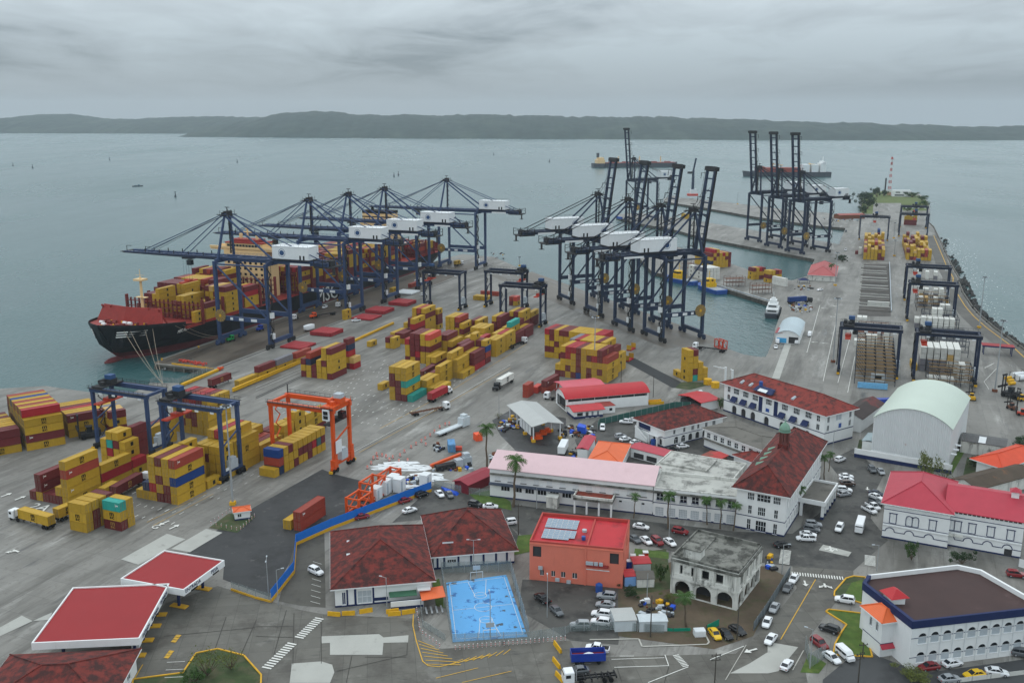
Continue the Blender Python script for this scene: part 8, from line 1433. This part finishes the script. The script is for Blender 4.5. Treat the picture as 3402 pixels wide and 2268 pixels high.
b=thing('lifeboat','white enclosed lifeboat standing on the quay','boat',tuple(T5(352,545)),rad(60));MB().loft([sec(-4,.3,1.2,2.4),sec(-3,1.2,.7,3),sec(0,1.5,.5,3.1),sec(3,1.2,.7,3),sec(4,.3,1.3,2.4)]).build('hull',M_HOUSE,b,smooth=True);MB().box(-1.8,0,0,.4,2.4,.7).box(1.8,0,0,.4,2.4,.7).build('cradle',M_RUST,b)
for k,(u,v,cx)in enumerate(((1800,210,'rounder'),(1870,240,'nearer'))):tag(MB().tube((0,0,0),(0,0,2.4),1.7,14).tube((0,0,2.4),(0,0,2.7),1.7,14,r2=.6).build('yellow_tank',M_YEL,None,tuple(Q7(u,v))),'%s yellow tank on the verge by the office'%cx,'tank','yellow tanks')
tag(MB().bx(-3,-1.6,0,3,1.6,.3).bx(-3,-1.6,.3,-2.8,1.6,1.1).bx(-3,1.4,.3,3,1.6,1.1).bx(-3,-1.6,.3,3,-1.4,1.1).build('yellow_skip',M_YEL,None,tuple(Q7(1320,385)),.2),'open yellow skip at the depot\'s right end','skip')
for k,(u,v,h)in enumerate(((1960,178,6),(2025,172,4.5))):r=thing('bollard_pipe','%s white standpipe behind the office roof'%('taller' if k==0 else 'shorter'),'pipe',tuple(Q7(u,v)),0);MB().tube((0,0,0),(0,0,h),.5,10).build('pipe',M_SIGN,r);MB().beam((0,0,h-.6),(-5 if k==0 else-.6,1,h+.2),.3).build('arm',M_SIGN,r)
r=thing('forklift_platform','dark low-loader with white cab beside the office annex','truck',tuple(Q7(1700,320)),.2);MB().bx(-4,-1.2,.5,4,1.2,.9).build('bed',M_GRIME,r);MB().bx(1,-.7,.9,2.2,.7,2.4).build('cab',M_SIGN,r);[MB().tube((x,s_-.2,.4),(x,s_+.2,.4),.4,10).build('wheel',M_TYRE,r)for x in(-3,3)for s_ in(-1,1)]
for k,(u,v)in enumerate(((2020,990),(2070,830))):r=thing('flat_rack','%s red flat rack with yellow end posts by the big block'%('nearer' if k==0 else 'farther'),'flat rack',tuple(CE(u,v if k==0 else 760)),rad(61.5));MB().bx(0,0,0,6,2.4,.6).build('base',CMAT['R'],r);[MB().bx(x,0,.6,x+.2,2.4,2.8).build('end_wall',CMAT['Y'],r)for x in(0,5.8)]
r=thing('mobile_crane','slim blue mobile harbour crane far out on the third pier','crane',tuple(T3(1660,700)),0);MB().bx(-7,-4,1,7,4,4).build('carrier',CMAT['P'],r);MB().tube((0,0,4),(0,0,36),2.2,10,r2=1.5).build('tower',M_CSTEEL,r);MB().bx(-3,-3,4,5,3,10).build('slewing_house',M_HOUSE,r);MB().beam((0,0,36),(3,0,52),2.0,2.0).build('jib',M_CSTEEL,r);MB().bx(-8,-2,31,-2,2,34).build('cab',M_GLASS,r)
hut('red low shed at the far pier root',tuple(Z2(2110,345)[:2]),10,30,12,4,M_RUST,mat('roof_brick',c(150,84,76),.7,.1),1.2,'pier_shed')
for k,(u,v)in enumerate(((690,1310),(900,1190)if 0 else(1080,1310))):pass
def stage(label,p,t,L_,wd,h,lv=2):
 r=thing('steel_staging',label,'scaffold',tuple(p),rad(t),'steel stagings on the pier')
 for x in lin(0,L_,4):
  for y in(0,wd):MB().box(x,y,0,.2,.2,h).build('post',M_CHRUST,r)
 for k in range(lv):MB().bx(0,0,h*(k+1)/(lv+.6),L_,wd,h*(k+1)/(lv+.6)+.12).build('deck',M_CHRUST,r)
 for y in(0,wd):MB().beam((0,y,h),(L_,y,h),.14).build('rail',M_CHRUST,r)
stage('open steel staging on the pier, nearest the camera',Z2(975,1320),10,13,4,6.5);stage('steel staging beside the white reefer block',Z2(640,1225),10,13,5,6.5);stage('steel staging at the pier\'s far reefer end',Z2(70,1040),10,8,4,8)
girder_beam('long silver pipe along the pier\'s basin edge',Z3(60,415),Z3(970,690),.7,.5,M_CABG)
tag(MB().hexa([(0,0,2.2),(7,0,2.2),(7,5,2.2),(0,5,2.2),(2.5,2.4,3.6),(4.5,2.4,3.6),(4.5,2.6,3.6),(2.5,2.6,3.6)]).box(.2,.2,0,.15,.15,2.2).box(6.8,.2,0,.15,.15,2.2).box(.2,4.8,0,.15,.15,2.2).box(6.8,4.8,0,.15,.15,2.2).build('tent',M_NAVY,None,tuple(Z2(1590,1185))),'navy canopy tent at the basin head','tent')
tag(MB().box(0,0,0,9,2.4,2.4).build('barge_block',M_TUGB,None,tuple(T3(990,905)),2.0),'small blue tank unit at the pier tip among crane legs','tank')
# reefer racks on the mole
M_RACK=mat('rack_brown',c(112,88,52),.75,.25,.8);M_RACKD=mat('rack_dark',c(52,56,64),.7,.2,.8);e7=unit(rad(70));n7=Vector((-e7.y,e7.x,0))
def rack(label,P,n,wd,h,step,m=M_RACK,lv=3):
 r=thing('reefer_rack',label,'steel rack',(P.x,P.y,0),rad(70),'steel reefer racks');cols=5
 for i in range(n):
  x=i*step
  for j in range(cols):MB().box(x,wd*j/(cols-1),0,.28,.28,h).build('post',M_RACKD,r)
  for k in range(lv):z=h*(k+1)/lv-.2;MB().bx(x-.6,0,z,x+.6,wd,z+.14).build('walkway',m,r);MB().beam((x-.6,0,z+1.0),(x-.6,wd,z+1.0),.09).build('handrail',M_RACKD,r)
  MB().beam((x,wd*.75,h*.33),(x,wd,h),.16).build('brace',M_RACKD,r)
 for y in(0,wd):MB().beam((0,y,h),((n-1)*step,y,h),.2).build('top_rail',M_RACKD,r)
rack('brown steel reefer rack under the left mole gantry',Vector((160.5,386.5,0)),10,16,8.4,6.6);rack('dark steel rack holding white reefers by the domed shed',Vector((191.5,384,0)),3,17,8,6.6,M_RACK,3);rack('steel rack among reefers behind the second gantry',Vector((214,436,0)),3,17,7.6,14,M_RACKD);rack('steel rack among reefers, third from the shed',Vector((232,486,0)),3,17,7.6,12,M_RACKD);rack('steel rack at the far end of the reefer rows',Vector((251,540,0)),3,17,7.6,12,M_RACK);rack('brown rack behind the left mole gantry beam',Vector((187,462,0)),3,15,6,12,M_RUST,2)
tag(MB().box(0,0,0,6,2.6,3.2).box(0,-1.34,.8,2.6,.06,1.6,1).build('control_cabin',[M_TINW,M_DARK],None,tuple(CM(580,1290)),rad(-20)),'pale control cabin at the foot of the brown rack','cabin');girder_beam('light blue pipe gantry below the brown rack',CM(290,1390),CM(710,1420),2.6,.5,mat('pipe_skyblue',c(110,170,210),.5));tag(MB().box(0,0,0,7,2.6,2.0).build('blue_skip',M_TRB,None,tuple(Q8(1050,385)),.1),'blue skip beside the domed shed\'s roof edge','skip')
L0,L1=T7(885,350),T7(835,770)
rails=thing('rail_beds','grid of concrete rail sleepers between the mole stacks','sleepers',(L1.x,L1.y,0),rad(70));dl=(L0-L1).length
for k in range(17):x=dl*k/17*.99+rr.uniform(-1,1);MB().bx(x,-17.5,.08,x+rr.uniform(.8,1.6),0,.5).build('sleeper',M_PALE if k%3 else M_FLATG,rails)
ov('track_bed',[T7(1115,350),T7(1130,830),T7(830,830),T7(885,350)],mat('track_bed_dark',c(84,80,76),.8,.2,.1,stain=(c(50,48,46),.46,.6,.1,.8)),2);girder_beam('low grey wall along the right of the sleepers',T7(1118,345),T7(1135,790),1.2,.4,M_CABG)
o=obj('shipping_container',CONT[12][0],None,tuple(T7(1015,735)),rad(160));setmat(o,0,CMAT['W']);tag(o,'pale container lying crosswise on the mole sleepers','container');dd=obj('door',CONT[12][1],o);setmat(dd,0,CMAT['W'])
for k,(u,v)in enumerate(((2290,150),(2340,175))):r=thing('tank_unit','%s white tank unit at the right edge'%('left' if k==0 else 'right'),'tank',tuple(Q8(u,v)),.3);MB().tube((-3,0,1.4),(3,0,1.4),1.2,12).build('tank',M_HOUSE,r);[MB().beam((x,y,0),(x,y,2.7),.16).build('post',M_GRIME,r)for x in(-3,3)for y in(-1.2,1.2)]
for k,(u,v)in enumerate(((2205,165),(2225,190),(2240,215))):tag(MB().tube((-1.6,0,.7),(1.6,0,.7),.7,12).build('yellow_float',M_YEL,None,tuple(Q8(u,v)),.4),'%s yellow drum float from the top near the right edge'%ORD[k],'float','yellow floats')
RK=[]
for k in range(4):
 rb=random.Random(70+k);RK.append(MB().ball(0,0,0,1,.8,.7,n=7,k=5,jit=.22,rs=rb).mesh('boulder',mat('boulder_stone',c(62,62,60),.85,.25,.8,rnd=.25)))
bw_=thing('breakwater','rough stone breakwater along the outer edge of the mole road','breakwater');edge=[T4(1985,1060),T4(2060,1220),T4(2110,1330),T4(2180,1450),T7(1760,520),T7(1800,620),T7(1880,740),T7(1960,830),T7(2080,935),T7(2350,1130),D(2440,880)];rb=random.Random(8)
for k in range(290):
 s_=rb.random()**.8*(len(edge)-1);i=min(int(s_),len(edge)-2);p=edge[i].lerp(edge[i+1],s_-i);d_=(edge[i+1]-edge[i]).normalized();n_=Vector((-d_.y,d_.x,0));
 if n_.x<0:n_=-n_
 q=rb.random();o=obj('boulder',RK[k%4],bw_,(p.x+n_.x*(q*7-.5),p.y+n_.y*(q*7-.5),.2-q*2.9));sc=rb.uniform(.7,1.7);o.scale=(sc,sc,sc);o.rotation_euler=(rb.random()*3,rb.random()*3,rb.random()*3)
off=lambda P,d_:[Vector((p.x+d_,p.y-d_*.2,SEA_Z))for p in P]
streak_foam(off(edge[:7],9),9,5,'surf');streak_foam(off(edge[:7],14),14,6,'surf');streak_foam(off(edge[5:],10),5,7,'surf');streak_foam([T4(1870,715,SEA_Z),T4(1912,790,SEA_Z)],8,8,'surf');streak_foam([T7(2150,705,SEA_Z),T7(2351,665,SEA_Z)],4,12,'surf')
ov('mole_road',[Vector((p.x-2,p.y,0))for p in edge]+[Vector((p.x-11,p.y+2,0))for p in edge[::-1]],mat('mole_road_asphalt',c(86,84,80),.7,.15,.06,stain=(c(120,116,108),.52,.7,.1,.7)),1);sw=MB();P_=[T4(1900,940),T4(1945,980)]+edge
for i in range(len(P_)-1):a,q=P_[i],P_[i+1];sw.beam((a.x-.5,a.y,.5),(q.x-.5,q.y,.5),.6,1.0)
tag(sw.build('sea_wall',M_FLATG),'low concrete sea wall along the mole\'s outer road','wall');line([Vector((p.x-4,p.y+1,0))for p in edge],.5,M_LINEY,5)
for k in range(12):p=sp_(-38+k*26,33.4);tag(MB().tube((0,0,0),(0,0,.7),.35,8).tube((0,0,.6),(0,0,.9),.5,8).build('mooring_bollard',M_YEL,None,(p.x,p.y,0)),'%s mooring bollard from the near end of the left quay'%ORD[k],'bollard','mooring bollards on the left quay')
pl=thing('quay_piles','concrete deck edge and piles at the near end of the left quay','quay');A,Bp=Z1(75,742),Z1(985,838);MB().beam((A.x,A.y-.3,-.45),(Bp.x,Bp.y-.3,-.45),.6,.9).build('deck_edge',M_FLATG,pl);MB().beam((A.x+8,A.y-1.2,.35),(Bp.x,Bp.y+.6,.35),.3,.7).build('yellow_edge',M_KERBY,pl)
for k in range(7):p=A.lerp(Bp,k/6);MB().tube((p.x,p.y-.4,-5),(p.x,p.y-.4,-.9),.5,8).build('pile',M_FLATG,pl)
b=MB();rr=random.Random(6)
for _ in range(70):t_=rr.random();p=Z1(480,700).lerp(Z1(830,760),t_);b.box(p.x+rr.gauss(0,.6),p.y+rr.gauss(0,.8),.05,rr.uniform(.4,.9),rr.uniform(.3,.7),rr.uniform(.3,1.0),0,rr.random()*3)
o=b.build('twistlock_heap',CMAT['P']);struct(o,'stuff');o['label']='heap of rusty orange lashing gear at the quay end'
# emit the containers: 300 nearest as individuals, the rest as one mass
def emit_containers():
 cell={}
 for q in CLIST:
  q['L_']=12.19 if q['L']==12 else 6.06;q['px']=q['x']*q['e'].x+q['y']*q['e'].y
  cell.setdefault((int(q['x']//14),int(q['y']//14)),[]).append(q)
 def inside(p,me):
  cx,cy=int(p[0]//14),int(p[1]//14)
  for i in(-1,0,1):
   for j in(-1,0,1):
    for o in cell.get((cx+i,cy+j),()):
     if o is me or not(o['z']-.2<p[2]<o['z']+2.75):continue
     dx,dy=p[0]-o['x'],p[1]-o['y']
     if abs(dx*o['e'].x+dy*o['e'].y)<o['L_']/2+.1 and abs(dx*o['l'].x+dy*o['l'].y)<1.32:return True
  return False
 vis=[]
 for q in CLIST:
  e,l=q['e'],q['l'];z=q['z']+1.4;ok=not inside((q['x'],q['y'],q['z']+3.0),q)
  for(u,v)in((q['L_']/2+.5,0),(-q['L_']/2-.5,0),(0,1.75),(0,-1.75),(q['L_']*.3,1.75),(q['L_']*.3,-1.75),(-q['L_']*.3,1.75),(-q['L_']*.3,-1.75)):
   if ok:break
   x,y=q['x']+e.x*u+l.x*v,q['y']+e.y*u+l.y*v
   dx,dy=e.x*u+l.x*v,e.y*u+l.y*v
   if(dx*q['x']+dy*q['y'])<.45*math.hypot(dx,dy)*math.hypot(q['x'],q['y'])and not inside((x,y,z),q):ok=True
  if ok:vis.append(q)
 vis.sort(key=lambda q:math.hypot(q['x'],q['y'])/(q['L_']**.5))
 rest=MB();keys=sorted(CCOL)
 for n,q in enumerate(vis):
  if n<300:
   me,dm=CONT[q['L']];lab='%s container, %s tier, %s from %s, %s'%(CCOL[q['k']][0],ORD[q['t']],ORD[q['i']],q['side'],q['d'])
   o=obj('shipping_container',me,None,(q['x'],q['y'],q['z']),q['th']);setmat(o,0,CMAT[q['k']]);tag(o,lab,'container','shipping containers in the yards')
   d=obj('door',dm,o);setmat(d,0,CMAT[q['k']])
   if q['emb']and q['k']in EMB:
    t=q['th'];sy=1 if(-math.sin(t)*-q['x']+math.cos(t)*-q['y'])>0 else-1
    m_=obj('emblem',EMB[q['k']],o,(0,sy*1.22,1.42));m_.rotation_euler=(math.pi/2,0,math.pi if sy>0 else 0)
   elif q['mk']:
    t=q['th'];sy=1 if(-math.sin(t)*-q['x']+math.cos(t)*-q['y'])>0 else-1
    m_=obj('print_mark',STK,o,(-q['L_']*.36,sy*1.22,1.75));m_.rotation_euler=(math.pi/2,0,math.pi if sy>0 else 0)
  else:
   cc,ss=math.cos(q['th']),math.sin(q['th']);rest.box(q['x'],q['y'],q['z']+.03,q['L_']-.14,2.34,2.62,keys.index(q['k']),q['th'])
   if q['k']in 'YW' and q['emb']:
    sy=1 if(-ss*-q['x']+cc*-q['y'])>0 else-1
    rest.box(q['x']-ss*sy*1.22,q['y']+cc*sy*1.22,q['z']+.75,1.1,.04,1.25,len(keys),q['th'])
 o=rest.build('stacked_container',[CMAT[k]for k in keys]+[M_BLACK]);struct(o,'stuff')
 o['label']='distant mass of stacked shipping containers beyond the nearer rows'
 print('containers',len(CLIST),'visible',len(vis))
emit_containers()
